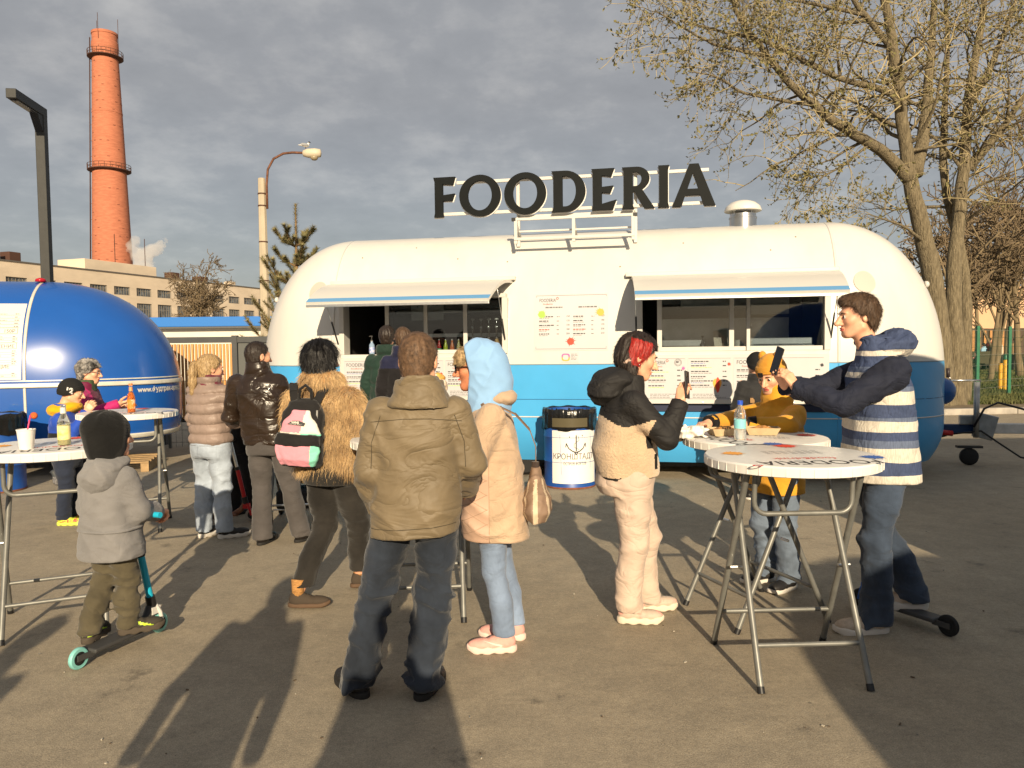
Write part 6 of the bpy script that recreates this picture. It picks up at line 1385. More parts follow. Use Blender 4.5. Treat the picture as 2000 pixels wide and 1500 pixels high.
# ---- 2  woman with blue hood, beige coat
J = joints(1.60, sw=.16, head=(0,.085,1.495), neck=(0,.02,1.33), sh_l=(-.16,-.0,1.27), sh_r=(.16,.0,1.27), el_l=(-.205,.09,1.03), el_r=(.205,.09,1.03), wr_l=(-.10,.26,1.25), wr_r=(.06,.29,1.26), ank_l=(-.08,-.055,.08), ank_r=(.09,-.10,.08), knee_l=(-.08,.0,.44), knee_r=(.09,-.03,.44), toe_l=D(4), toe_r=D(-6), foot=.94)
p = Person('woman in a pale blue hood and beige coat with sunglasses, biting a wrap', (-.105,4.05,0), D(88), J, vox=.0105, skin=SKIN_T, head=dict(fem=1.,mouth=1.), hp=D(4), hands=[('l',(.25,.55,.75),(.8,0,0),HOLD),('r',(-.2,.55,.75),(-.8,0,0),HOLD)], lip=LIP_R, eyes=False)
p.hair('fringe', mat('fur_trim_blond', (.36,.25,.13), .8, var=.4, vs=60, bump=.8, bs=90, bdist=.006))
hood_b = cloth('hood_pale_blue', (.25,.43,.68), .04, .85, .12, 300, wrk=None)
def fhood(X_,Y_,Z_):
    d = ell(X_,Y_,Z_,(0,-.03,.015),(.110,.136,.130)); d = smin(d, ell(X_,Y_,Z_,(0,-.075,-.085),(.108,.105,.125)), .05); d = smin(d, rcone(X_,Y_,Z_,(0,-.03,-.12),(0,-.05,-.20),.105,.12), .04)
    d = d-.011*(1-np.abs(2*vn(X_*6,Y_*12+Z_*9,Z_*9-Y_*6,3)-1))**2-.005*(1-np.abs(2*vn(X_*10,Y_*22-Z_*12,Z_*16,5)-1))**2
    op = ell(X_,Y_,Z_,(0,.13,-.025),(.092,.145,.135)); d = smax(np.abs(d+.006)-.007, -op, .006); return smax(d, Y_-.030-.16*np.abs(Z_+.02), .008)
p.on_head('hood', fhood, (-.16,-.22,-.26),(.16,.12,.19), hood_b, .0065)
coat_b = cloth('beige_boucle', (.47,.34,.235), .14, .95, .7, 120, 5, wrk=(4,.4,.05))
coat_q = mat('beige_quilted', (.52,.345,.25), .6, var=.06, vs=4, bump=.5, bs=7, bdist=.012)
cq = p.jacket([coat_b,coat_q], .59, (.19,.18,.17), (.178,.162,.14), (.085,.075,.064), .075, .095, .012, (4,4,7), name='coat', tilt=.7, matfn=lambda c: ((c[:,2] < .95)&(c[:,1] > .01)).astype(int))
p.part('coat_hood', lambda X_,Y_,Z_: smax(np.abs(ell(X_,Y_,Z_,(0,-.035,1.335),(.112,.085,.04)))-.008, -ell(X_,Y_,Z_,(0,.03,1.40),(.11,.13,.09)), .02)-folds(X_,Y_,Z_,.008,(9,9,18),3), (-.19,-.23,1.22),(.19,.12,1.46), coat_b, .009)
qs = mat('quilt_stitch',(.40,.27,.19),.9)
for k_ in range(5): p.seam(cq,[(0,.02,.62+k_*.075),(0,.17,.70+k_*.075)],(1,0,0),qs,.002,'quilt_seam')
for k_ in range(5): p.seam(cq,[(0,.02,.70+k_*.075),(0,.17,.62+k_*.075)],(1,0,0),qs,.002,'quilt_seam')
p.seam(cq,[(0,.012,.58),(0,.012,1.12)],(1,0,0),qs,.002)
bl_j = denim('light_jeans', (.17,.225,.33), .5)
p.trousers(bl_j, None, .15, .125, (.085,.068,.064), .005, (7,7,15), .095)
pink = mat('pink_sneaker', (.70,.36,.31), .75, var=.08, vs=20, bump=.3, bs=90)
sh_ = p.shoes(pink, mat('pale_pink_sole',(.72,.55,.48),.7), .93, 0, .9)
for k, o in zip((-1,1), sh_):          # pale hooked stripe on the outer side
    c_ = 'l' if k < 0 else 'r'; A_ = np.array(J['ank_'+c_]); R2 = np.array(Matrix.Rotation(J['toe_'+c_],3,'Z'))*.93; T2_ = A_-R2@np.array((0,.06,.085)); mb = MB()
    U = [(.045,.052),(.075,.040),(.12,.050),(.185,.068),(.12,.040),(.08,.030),(.05,.038)]; mb.add([tuple(R2@np.array((k*(.0415+.0035*math.sin((u-.045)*20)),u,w+.012))+T2_) for u,w in U],[tuple(range(7))]); mb.build('stripe', sole_w, o)
for k in 'lr':
    a_ = Vector(J['ank_'+k]); MB().tube([a_+Vector((0,0,-.02)),a_+Vector((0,0,.03)),a_+Vector((0,.005,.08))],[.034,.036,.038],14).build('sock', mat('pink_sock',(.75,.45,.42),.9), p.o, True)
sg_m = mat('sunglass_black',(.006,.006,.006),.12)
mb = MB()
for s_ in (-1,1):
    mb.lathe([(.001,.006),(.022,.004),(.025,0),(.022,-.004),(.001,-.004)],18,(s_*.033,.104,.003),Matrix.Rotation(-pi/2,3,'X') @ Matrix.Diagonal((1.1,.85,1))); mb.tube([(s_*.057,.098,.008),(s_*.079,.045,.006),(s_*.083,-.01,.0)],.003,6)
mb.tube([(-.012,.108,.008),(.012,.108,.008)],.003,6); mb.v = [tuple(np.array(v)@p.hR.T+p.hT) for v in mb.v]; mb.build('sunglasses', sg_m, p.o, True, angle=40)
# wrap in paper (held), shoulder bag
def world_of(p, v): return p.o.matrix_basis @ Vector(v)
w_ = empty('food_wrap', world_of(p,(0,.30,1.375)), 0, 'paper-wrapped wrap held to the mouth of the woman in the blue hood', 'food')
v_, q = nets(lambda X_,Y_,Z_: smin(rcone(X_,Y_,Z_,(-.02,0,-.08),(.0,0,.02),.03,.05), ell(X_,Y_,Z_,(-.03,0,.03),(.085,.06,.045)), .03)+.014*(vn(X_*35,Y_*35,Z_*35,4)-.5)*2, (-.15,-.1,-.14),(.1,.1,.12),.006); o = bpy.data.objects.new('paper', np_mesh('paper', v_, q, mat('wrap_paper',(.66,.56,.44),.85,var=.1,vs=20))); link(o, w_)
v_, q = nets(lambda X_,Y_,Z_: ell(X_,Y_,Z_,(.0,0,.065),(.05,.04,.025))+.008*(vn(X_*60,Y_*60,Z_*60,4)-.5)*2, (-.08,-.06,.02),(.08,.06,.11),.006); o = bpy.data.objects.new('filling', np_mesh('filling', v_, q, mat('wrap_filling',(.62,.36,.08),.6,var=.3,vs=40))); link(o, w_)
bg = empty('shoulder_bag', world_of(p,(-.06,-.225,.70)), D(88), 'striped beige shoulder bag hanging behind the woman in the beige coat', 'bag')
v_, q = nets(lambda X_,Y_,Z_: stack(X_,Y_,Z_,[(0,.12,.05,0,0),(.05,.135,.075,0,-.005),(.12,.12,.07,0,-.005),(.22,.07,.032,0,.0),(.27,.03,.02,0,0)],2.2)-folds(X_,Y_,Z_,.006,(14,14,6),2), (-.17,-.11,-.01),(.17,.11,.29),.008)
c = v_[q].mean(1); o = bpy.data.objects.new('bag', np_mesh('bag', v_, q, [mat('bag_taupe',(.24,.16,.11),.6,bump=.2,bs=60), mat('bag_cream',(.55,.44,.31),.6)], ((np.abs(((np.arctan2(c[:,0],c[:,1]+.0)*3.2) % 2.0)-1) < .33)&(c[:,2] < .22)).astype(int))); link(o, bg)
MB().tube([(.0,.0,.25),(.0,.0,.30)],.02,8).build('clasp', mat('bag_dark',(.05,.035,.03),.4), bg); 
mb = MB(); pts = [(-.0,0,.28),(.02,.005,.34),(.01,.075,.50),(-.11,.12,.58)]
S = [Vector(x) for x in ((0,0,.28),(-.01,.0,.38),(-.04,.03,.47),(-.10,.10,.555),(-.11,.17,.59),(-.08,.26,.60),(0.0,.33,.56))]
for a_, b_ in zip(S[:-1],S[1:]):
    t = (b_-a_).normalized(); n_ = t.cross(Vector((0,1,-.4))).normalized()*.014; k_ = Vector((0,0,.0))
    mb.add([a_-n_,a_+n_,b_+n_,b_-n_,a_-n_+Vector((0,-.004,.004)),a_+n_+Vector((0,-.004,.004)),b_+n_+Vector((0,-.004,.004)),b_-n_+Vector((0,-.004,.004))],[(0,1,2,3),(7,6,5,4),(0,4,5,1),(1,5,6,2),(2,6,7,3),(3,7,4,0)])
mb.build('strap', mat('strap_brown',(.20,.13,.085),.6), bg)
# ---- 3  woman in the furry jacket with the backpack
J = joints(1.63, sw=.165, pelvis=(.05,0,.86), hip_l=(-.03,0,.84), hip_r=(.13,0,.84), head=(-.02,.03,1.525), neck=(.0,.0,1.375), sh_l=(-.175,.0,1.30), sh_r=(.185,.0,1.30), el_l=(-.215,.06,1.06), el_r=(.25,.02,1.03), wr_l=(-.17,.20,.92), wr_r=(.255,.09,.80), knee_l=(-.035,.05,.47), ank_l=(-.07,-.22,.09), knee_r=(.15,.16,.45), ank_r=(.09,.25,.09), toe_l=D(-70), toe_r=D(-34), heel_r=D(0), foot=.95)
p = Person('dark-haired woman in a shaggy ginger fur jacket walking away with a backpack', (-1.20,4.86,0), D(-18), J, vox=.011, head=dict(fem=1.), hy=D(-25), hands=[('l',(0,.6,-.6),(1,0,0),REL),('r',(.05,.15,-1),(-1,0,0),REL)])
p.hair('bob', hair_black)
fur_u = mat('fur_base', (.30,.16,.06), .95, var=.3, vs=20)
cj = p.jacket(fur_u, .84, (.20,.185,.185), (.135,.135,.135), (.105,.105,.09), .07, .10, .01, name='jacket', sleeves=True)
def fur(o, n, seed, L=.075, m=None):
    rr = np.random.RandomState(seed); me = o.data; k = len(me.polygons); c = np.empty(k*3,np.float32); nn = np.empty(k*3,np.float32); ar_ = np.empty(k,np.float32); me.polygons.foreach_get('center',c); me.polygons.foreach_get('normal',nn); me.polygons.foreach_get('area',ar_); c = c.reshape(-1,3); nn = nn.reshape(-1,3)
    i = rr.choice(k, n, p=ar_/ar_.sum()); P = c[i]+rr.normal(0,.005,(n,3)); N_ = nn[i]; dn = np.array((0,0,-1.))+rr.normal(0,.28,(n,3)); dn += np.round(P*np.array((16,16,9)))*0
    cl = np.stack([vn(P[:,0]*22,P[:,1]*22,P[:,2]*9,q) for q in (1,2,3)],1)-.5; d = dn*.8+N_*.55+cl*.8; d /= np.linalg.norm(d,axis=1)[:,None]; l = L*rr.uniform(.55,1.25,(n,1))
    s_ = np.cross(d, rr.normal(0,1,(n,3))); s_ /= np.linalg.norm(s_,axis=1)[:,None]+1e-6; w = .0011
    mid = P+d*l*.55; tip = mid+(d*.6+np.array((0,0,-.55)))*l*.5
    V_ = np.stack([P-s_*w,P+s_*w,mid+s_*w*.8,mid-s_*w*.8,tip],1).reshape(-1,3); b_ = np.arange(n)[:,None]*5; F_ = np.concatenate([b_+np.array([[0,1,2,3]]), b_+np.array([[3,2,4,4]])])
    me2 = bpy.data.meshes.new('fur'); me2.from_pydata(V_.tolist(), [], [tuple(q[:3]) if q[2] == q[3] else tuple(q) for q in F_.tolist()]); me2.materials.append(m); o2 = bpy.data.objects.new('fur', me2); link(o2, o); o2['kind'] = 'stuff'; return o2
fur(cj, 56000, 1, .070, mat('ginger_fur', (.43,.26,.115), .8, var=.25, vs=9, col2=(.66,.45,.22), sheen=.3))
p.trousers(denim('black_jeans', (.020,.018,.016), .8), .93, .165, .14, (.105,.076,.068), .007, (7,7,15), .13, seat=.035)
p.shoes(mat('suede_brown', (.055,.04,.028), .9), mat('gum_sole',(.10,.06,.035),.8), .92, 0, .2)
for k in 'lr':
    a_ = Vector(J['ank_'+k]); MB().tube([a_+Vector((0,0,-.03)),a_+Vector((0,0,.03)),a_+Vector((0,.005,.09))],[.038,.037,.042],14).build('sock', mat('mustard_sock',(.38,.19,.06),.9,var=.4,vs=40,stretch=(1,1,6)), p.o, True)
# backpack
bp = empty('backpack', world_of(p,(-.045,-.155,.885)), D(-18)+D(14), 'black backpack with pink, white and mint front panels on the woman in fur', 'backpack'); bp.rotation_euler[1] = D(4); bp.scale = (.87,.90,.90)
bk_ = cloth('backpack_black', (.014,.013,.013), .2, .8, .3, 120); pk_ = cloth('backpack_pink', (.66,.27,.33), .06, .8, .2, 200); wh_ = cloth('backpack_cream', (.74,.69,.60), .05, .8, .2, 200); mi_ = cloth('backpack_mint', (.22,.62,.47), .06, .8, .2, 200)
def fbag(X_,Y_,Z_):
    d = stack(X_,Y_,Z_,[(.0,.13,.06,0,-.06),(.03,.155,.085,0,-.065),(.20,.155,.085,0,-.06),(.36,.135,.065,0,-.05),(.43,.10,.045,0,-.035),(.46,.05,.02,0,-.02)],3.2); return d-folds(X_,Y_,Z_,.007,(9,9,9),4)
v_, q = nets(fbag, (-.19,-.18,-.02),(.19,.06,.49),.009); o = bpy.data.objects.new('body', np_mesh('body', v_, q, bk_)); link(o, bp)
def fpan(X_,Y_,Z_):
    d = stack(X_,Y_,Z_,[(.225,.138,.03,0,-.135),(.30,.115,.028,0,-.128),(.36,.06,.02,0,-.115),(.385,.045,.012,0,-.105)],2.6); return d-folds(X_,Y_,Z_,.004,(12,12,9),4)
v_, q = nets(fpan, (-.16,-.18,.2),(.16,-.07,.4),.008); c = v_[q].mean(1); o = bpy.data.objects.new('front_panel', np_mesh('front_panel', v_, q, [pk_,wh_,mi_], np.where(c[:,2] < .238, np.where(c[:,0] > .02,2,1), np.where(c[:,0] > .015+(c[:,2]-.24)*.15,1,0)))); link(o, bp)
def fpoc(X_,Y_,Z_): return stack(X_,Y_,Z_,[(.015,.11,.03,0,-.135),(.06,.145,.05,0,-.145),(.15,.142,.042,0,-.145),(.165,.14,.03,0,-.14)],3.)-folds(X_,Y_,Z_,.008,(12,12,7),6)
v_, q = nets(fpoc, (-.17,-.22,.0),(.17,-.07,.18),.008); c = v_[q].mean(1); o = bpy.data.objects.new('pocket', np_mesh('pocket', v_, q, [pk_,mi_], (c[:,0] > .095).astype(int))); link(o, bp)
v_, q = nets(lambda X_,Y_,Z_: stack(X_,Y_,Z_,[(.155,.15,.052,0,-.142),(.19,.152,.052,0,-.142),(.225,.148,.042,0,-.14)],3.)-folds(X_,Y_,Z_,.005,(9,9,9),2), (-.18,-.22,.14),(.18,-.07,.24),.008); o = bpy.data.objects.new('pocket_flap', np_mesh('pocket_flap', v_, q, bk_)); link(o, bp)
pr = MB(); pr.add([(-.075,-.1665,.293),(.04,-.1665,.285),(.05,-.162,.305),(.005,-.160,.318),(-.045,-.160,.316)],[(0,1,2,3,4)],0); text_to(pr,'VANS',.022,lambda a_,b_: (-.048+a_,-.1675,.300+b_*.9),width=.055,mi=1,bold=.001); text_to(pr,'"OFF THE WALL"',.012,lambda a_,b_: (-.062+a_,-.1685,.291+b_*.8),width=.09,mi=1); pr.build('logo', [ink_k, wh_], bp)
for s_ in (-1,1):
    mb = MB(); S = [Vector((s_*.075,-.035,.42)),Vector((s_*.10,-.005,.50)),Vector((s_*.13,.07,.545)),Vector((s_*.135,.16,.53)),Vector((s_*.14,.235,.44)),Vector((s_*.15,.24,.30)),Vector((s_*.16,.12,.14))]
    for a_, b_ in zip(S[:-1],S[1:]):
        t = (b_-a_).normalized(); w = Vector((1,0,0)); w = (w-t*w.dot(t)).normalized()*.028; n_ = t.cross(w).normalized()*.008
        mb.add([a_-w,a_+w,b_+w,b_-w,a_-w-n_,a_+w-n_,b_+w-n_,b_-w-n_],[(0,1,2,3),(7,6,5,4),(0,4,5,1),(1,5,6,2),(2,6,7,3),(3,7,4,0)])
    mb.build('strap', bk_, bp)
MB().tube([(-.045,-.04,.45),(-.04,-.045,.52),(.0,-.05,.55),(.04,-.045,.52),(.045,-.04,.45)],.011,8).build('grab_handle', bk_, bp, True); MB().box((.11,-.105,.36),(.012,.006,.06)).build('zip_pull', alu, bp)
# ---- 4  leather jacket man
J = joints(1.66, sw=.18, pelvis=(.07,0,.85), hip_l=(-.01,0,.83), hip_r=(.17,0,.83), knee_l=(.0,.04,.46), knee_r=(.235,.04,.46), ank_l=(.02,-.04,.085), ank_r=(.31,.05,.085), toe_l=D(-8), toe_r=D(-25), el_l=(-.245,.02,1.05), el_r=(.25,.05,1.05), wr_l=(-.17,.26,1.0), wr_r=(.20,.28,1.02), neck=(.01,-.01,1.415))
p = Person('man in a shiny dark brown leather jacket and grey trousers seen from behind', (-2.085,6.30,0), D(-3), J, vox=.012, hy=D(-38), hp=D(3), hands=[('l',(.1,.9,0),(0,0,-1),GRIP),('r',(-.1,.9,0),(0,0,-1),GRIP)])
p.hair('crop', hair_dark)
leath = mat('brown_leather', (.022,.013,.008), .30, var=.25, vs=6, bump=.2, bs=60, bdist=.004, coat=.15, wrk=(4.5,.42,.04))
lj = p.jacket(leath, .815, (.20,.20,.205), (.145,.14,.14), (.092,.08,.062), .085, .088, .009, (5,5,9))
for ln in ([(-.2,0,1.25),(.22,0,1.25)],[(.03,0,1.25),(.05,0,.84)],[(-.18,0,.865),(.26,0,.865)]): p.seam(lj, ln, (0,1,0), leath, .003)
p.trousers(cloth('grey_trousers', (.075,.068,.066), .12), .88, .17, .14, (.098,.082,.088), .008, (7,7,13), .05)
p.shoes(leather_k, sole_k, 1.02)
# ---- 5  ponytail woman
J = joints(1.555, sw=.165, el_l=(-.225,.03,1.0), el_r=(.225,.06,1.0), wr_l=(-.14,.22,.97), wr_r=(.15,.25,1.0), toe_l=D(2), toe_r=D(-38), ank_r=(.115,.02,.08), ank_l=(-.085,-.02,.08), foot=.95)
p = Person('woman with a blond ponytail in a taupe puffer jacket and pale jeans', (-2.565,6.50,0), D(-24), J, vox=.011, head=dict(fem=1.), hy=D(-22), hp=D(6), hands=[('l',(.2,.8,.1),(0,0,-1),REL),('r',(-.2,.8,.1),(0,0,-1),REL)], brow=hair_dark)
p.hair('pony', hair_blond)
taupe = mat('taupe_nylon', (.26,.195,.165), .5, var=.08, vs=6, bump=.1, bs=80, bdist=.003, wrk=(14,.35,.02,(1,1,.6)))
p.jacket(taupe, .80, (.185,.165,.175), (.135,.13,.14), (.080,.070,.056), .05, .08, .004, (9,9,12), puff=(.085,.020), h=.0085)
p.part('scarf', lambda X_,Y_,Z_: stack(X_,Y_,Z_,[(1.285,.11,.105,0,0),(1.32,.095,.095,0,.005),(1.385,.080,.085,0,.015)],2.2)-folds(X_,Y_,Z_,.012,(9,9,26),5), (-.15,-.14,1.26),(.15,.15,1.41), cloth('plum_scarf',(.155,.035,.05),.3), .008)
tq = p.trousers(denim('bleached_jeans', (.31,.36,.43), .45), .86, .165, .135, (.096,.078,.074), .008, (7,7,14), .06)
for x_ in (-.08,.08): p.patch(tq,(x_,0,.735),(1,0,0),(0,0,1),(0,1,0),.13,.14,MATS['bleached_jeans'],'back_pocket',.004,8,.2); p.seam(tq,[(x_-.066,0,.803),(x_+.066,0,.803)],(0,1,0),stitch,.0015,'stitching',.004)
p.shoes(shoe_k, sole_w, .95, 0, 1.)
# ---- 6  child in black between them
J = joints(1.27, child=.8, sw=.14, foot=.8, ank_l=(-.07,-.02,.068), ank_r=(.10,.08,.068), wr_l=(-.1,.2,.85), wr_r=(.1,.2,.85))
p = Person('child all in black half hidden behind the man in leather', (-2.62,7.35,0), D(-40), J, vox=.013, head=dict(child=1.), hands=[('l',(0,.8,.1),(0,0,-1),REL),('r',(0,.8,.1),(0,0,-1),REL)])
blackc = cloth('black_cloth', (.011,.010,.011), .3); p.beanie(blackc); p.jacket(blackc, .60, (.16,.15,.15), (.12,.12,.12), (.072,.062,.05), .05, .075, .007); p.trousers(blackc, .66, .135, .115, (.078,.062,.058), .007); p.shoes(leather_k, sole_k, .8)
# ---- 7  boy in the grey coat on the scooter
J = joints(1.19, child=1., sw=.13, foot=.80, head=(.0,.02,1.065), neck=(0,0,.925), sh_l=(-.11,0,.865), sh_r=(.11,0,.865), el_l=(-.145,.02,.68), el_r=(.145,.04,.67), wr_l=(-.11,.20,.625), wr_r=(.105,.21,.625), hip_l=(-.055,0,.52), hip_r=(.055,0,.52), pelvis=(0,0,.54), knee_l=(-.062,.02,.30), knee_r=(.055,.04,.30), ank_l=(-.065,-.10,.072), ank_r=(.055,.045,.072), toe_l=D(14), toe_r=D(-42))
p = Person('boy in grey hooded coat and black hat standing on a scooter', (-2.135,4.03,.083), D(-14), J, vox=.0095, head=dict(child=1.), hy=D(-20), hands=[('l',(.1,.8,-.1),(0,0,-1),GRIP),('r',(-.1,.8,-.1),(0,0,-1),GRIP)], hscale=.98)
def fbal(X_,Y_,Z_):
    d = ell(X_,Y_,Z_,(0,-.022,.03),(.092,.116,.108)); d = smin(d, ell(X_,Y_,Z_,(0,-.03,-.06),(.08,.09,.10)), .05); d = smin(d, ell(X_,Y_,Z_,(0,-.085,.06),(.055,.045,.05)), .05)
    d = d-.010*(1-np.abs(2*vn(np.arctan2(X_,-Y_)*2.6,Z_*7,0*Z_,3)-1)); return smax(smax(d, -(ell(X_,Y_,Z_,(0,.125,-.03),(.07,.075,.085))), .01), -.15-Z_, .01)
p.on_head('hat', fbal, (-.14,-.19,-.18),(.14,.14,.18), cloth('black_jersey',(.008,.008,.008),.3,.9,.3,160), .0065)
gcoat = mat('grey_cord', (.19,.185,.185), .95, var=.12, vs=5, bump=.3, bs=60, bdist=.006, bstretch=(5,5,1), sheen=.2, wrk=(4,.3,.04))
gj_ = p.jacket(gcoat, .425, (.165,.143,.128), (.14,.125,.115), (.076,.070,.060), .03, .085, .009, (5,5,10), name='coat', tilt=.6)
p.part('coat_hood', lambda X_,Y_,Z_: smin(ell(X_,Y_,Z_,(0,-.065,.865),(.105,.08,.085)), ell(X_,Y_,Z_,(0,.0,.925),(.105,.10,.04)), .04)-folds(X_,Y_,Z_,.010,(8,8,16),7), (-.17,-.2,.74),(.17,.14,1.0), gcoat, .008)
p.part('waist_seam', lambda X_,Y_,Z_: smax(np.abs(p.f_torso(.425,(.165,.143,.128),(.14,.125,.115))(X_,Y_,Z_)-.004)-.006, np.abs(Z_-.585)-.008, .004), (-.2,-.18,.56),(.2,.18,.61), gcoat, .007)
p.trousers(cloth('khaki_trousers',(.085,.072,.045),.2), .58, .115, .10, (.066,.060,.056), .009, (8,8,18), .06)
lime = mat('lime_accent',(.50,.72,.05),.5)
p.shoes(mat('boot_brown',(.045,.038,.028),.8), mat('boot_sole',(.07,.055,.04),.9), .82, .03, 1.2, accent=lime, accfn=lambda c: (((np.abs(c[:,1]-.02-.0*c[:,2]) < .016)&(c[:,2] > .045)|((np.abs(c[:,2]-.055+(c[:,1]-.14)*.4) < .009)&(c[:,1] > .08)&(c[:,1] < .2)))).astype(int))
# ---- 8  boy with the 12 beanie
J = joints(1.30, child=.75, sw=.14, foot=.86, head=(.0,.06,1.225), sh_l=(-.145,0,1.0), sh_r=(.145,0,1.0), el_r=(.19,.10,.82), wr_r=(.08,.20,1.03), el_l=(-.17,.08,.80), wr_l=(-.1,.27,.95))
p = Person('boy in blue jacket with yellow hood and black beanie numbered 12', (-4.15,7.12,0), D(-80), J, vox=.011, head=dict(child=1.), hy=D(10), hp=D(14), hands=[('r',(-.15,.5,.8),(-.7,0,0),HOLD),('l',(.1,.8,.3),(0,0,-1),REL)], brow=hair_dark)
be = p.beanie(mat('beanie_black',(.008,.008,.008),.9,bump=.4,bs=120), tall=.0)
pr = MB()
def onb(a_, b_): 
    az = .05+a_*8.2; z = -.01+b_; r_ = np.array((.1005*math.cos(az),-.014+.122*math.sin(az),z)); r_[:2] *= math.sqrt(max(.05,1-((z-.02)/.118)**2)); return tuple(r_@p.hR.T+p.hT)
text_to(pr,'12',.075,lambda a_,b_: onb(a_-.03,b_),width=.062,bold=.004); pr.build('number', wframe, be)
jb = cloth('jacket_royal_blue',(.018,.065,.40),.12,.6); jd = cloth('jacket_black_panel',(.015,.015,.017),.2)
p.jacket([jb,jd], .62, (.165,.165,.165), (.13,.135,.13), (.076,.066,.055), .05, .08, .008, matfn=lambda c: ((c[:,2] < .86)&(np.abs(c[:,0]) < .2)&(c[:,1] < .16)).astype(int))
p.part('hood', lambda X_,Y_,Z_: smin(ell(X_,Y_,Z_,(0,-.05,1.06),(.115,.10,.065)), ell(X_,Y_,Z_,(0,.05,1.085),(.10,.09,.05)), .04)-folds(X_,Y_,Z_,.008,(9,9,14),7), (-.15,-.18,.97),(.15,.17,1.16), cloth('hood_yellow',(.66,.35,.01),.06), .008)
p.trousers(cloth('navy_trousers',(.02,.026,.045),.2), .70, .14, .12, (.085,.07,.062), .008); p.shoes(mat('neon_shoe',(.55,.62,.06),.6,col2=(.75,.10,.06),lo=.5,hi=.55,vs=22), mat('neon_sole',(.62,.72,.10),.6), .86, 0, .8)
# ---- 9  woman in magenta
J = joints(1.50, sw=.165, head=(0,.05,1.39), sh_l=(-.165,0,1.19), sh_r=(.165,0,1.19), neck=(0,0,1.25), el_r=(.20,.10,.97), wr_r=(.12,.36,1.065), el_l=(-.2,.08,.96), wr_l=(-.13,.30,1.03))
p = Person('grey-haired woman in a magenta jacket beside the boy with the black beanie', (-4.33,7.78,0), D(-84), J, vox=.012, head=dict(fem=1.), hy=D(2), hp=D(6), hands=[('r',(-.2,.9,.25),(-.2,0,1),HOLD),('l',(.1,.8,.3),(0,0,-1),REL)], brow=hair_grey)
p.hair('curly', hair_grey)
mag = cloth('magenta_softshell',(.45,.018,.14),.1,.6); plum = cloth('plum_softshell',(.14,.010,.045),.15,.6)
p.jacket([plum,mag], .70, (.19,.185,.18), (.145,.145,.14), (.085,.072,.056), .04, .085, .007, matfn=lambda c: ((c[:,0] > .10)&(c[:,1] > -.01)).astype(int))
p.part('neck_gaiter', lambda X_,Y_,Z_: stack(X_,Y_,Z_,[(1.20,.10,.095,0,.01),(1.26,.082,.085,0,.025),(1.315,.074,.08,0,.035)],2.2)-folds(X_,Y_,Z_,.010,(9,9,26),5), (-.14,-.12,1.19),(.14,.16,1.33), cloth('green_gaiter',(.05,.075,.035),.5,vs=30), .008)
p.trousers(cloth('dark_trousers',(.02,.02,.024),.2), None, .17, .135); p.shoes(shoe_k, sole_k, .92)
mb = MB(); mb.tube([(.058,.098,.006),(.08,.04,.006),(.083,-.01,.0)],.0022,5)
for s_ in (-1,1): mb.tube([(s_*.031+.021*math.cos(t),.108-.01*abs(math.cos(t)),.003+.015*math.sin(t)) for t in np.linspace(0,2*pi,15)],.0018,5)
mb.v = [tuple(np.array(v)@p.hR.T+p.hT) for v in mb.v]; mb.build('spectacles', black_pl, p.o, True)
# ---- 10, 11  two at the left hatch
J = joints(1.84, sw=.185); p = Person('dark-haired young man in a dark green jacket at the left hatch', (-1.40,8.62,0), D(-6), J, vox=.013, hy=D(4), hands=[('l',(0,.1,-1),(1,0,0),REL),('r',(0,.1,-1),(-1,0,0),REL)], group=None)
p.hair('boy', hair_dark); gj = cloth('bottle_green_jacket',(.014,.035,.026),.15,.7); p.jacket(gj, .88, (.195,.185,.19), (.14,.135,.14), (.085,.075,.058), .09, .10, .010, puff=(.16,.012)); p.trousers(blackc); p.shoes(shoe_k, sole_k)
J = joints(1.81, sw=.185); p = Person('young man in a navy and black jacket beside the green jacket at the left hatch', (-1.17,8.30,0), D(6), J, vox=.013, hp=D(10), hands=[('l',(0,.1,-1),(1,0,0),REL),('r',(0,.1,-1),(-1,0,0),REL)])
p.hair('boy', hair_brown); nv = cloth('navy_jacket',(.012,.014,.040),.15,.7); p.jacket([nv,blackc], .88, (.20,.19,.195), (.145,.14,.145), (.088,.076,.058), .10, .105, .010, matfn=lambda c: (c[:,2] < 1.38).astype(int)); p.trousers(blackc); p.shoes(shoe_k, sole_k)
# ---- 12  red-haired woman with phone
J = joints(1.655, sw=.175, pelvis=(0,-.035,.86), hip_l=(-.09,-.03,.84), hip_r=(.09,-.03,.84), head=(0,.03,1.535), neck=(0,-.035,1.365), sh_l=(-.175,-.03,1.295), sh_r=(.175,-.03,1.295), el_r=(.235,.135,1.075), wr_r=(.165,.225,1.27), el_l=(-.22,.12,1.06), wr_l=(-.10,.31,1.085), knee_r=(.09,-.015,.46), ank_r=(.085,-.05,.085), knee_l=(-.09,.10,.47), ank_l=(-.10,.10,.085), toe_r=D(-8), toe_l=D(6))
PH = dict(curl=(.35,.95,.55), thumb=(.35,.55), spread=.02)
p = Person('red-haired woman in a black and cream fleece looking at her phone', (.70,4.45,0), D(-86), J, vox=.0098, hscale=1.07, head=dict(fem=1.), hy=D(2), hp=D(17), hands=[('r',(-.12,.30,.92),(-.55,.55,.1),PH),('l',(.1,.95,-.1),(.2,0,-1),REL)], brow=hair_dark)
p.hair('red', [hair_dark, hair_red], lambda c: ((c[:,2] > -.055)&(c[:,2] < .085+.0*c[:,1])&(c[:,0] > .012)&(c[:,1] < .045)&(c[:,1] > -.075)&((c[:,2]-.04)*.6+(c[:,1]+.02) > -.075)).astype(int))
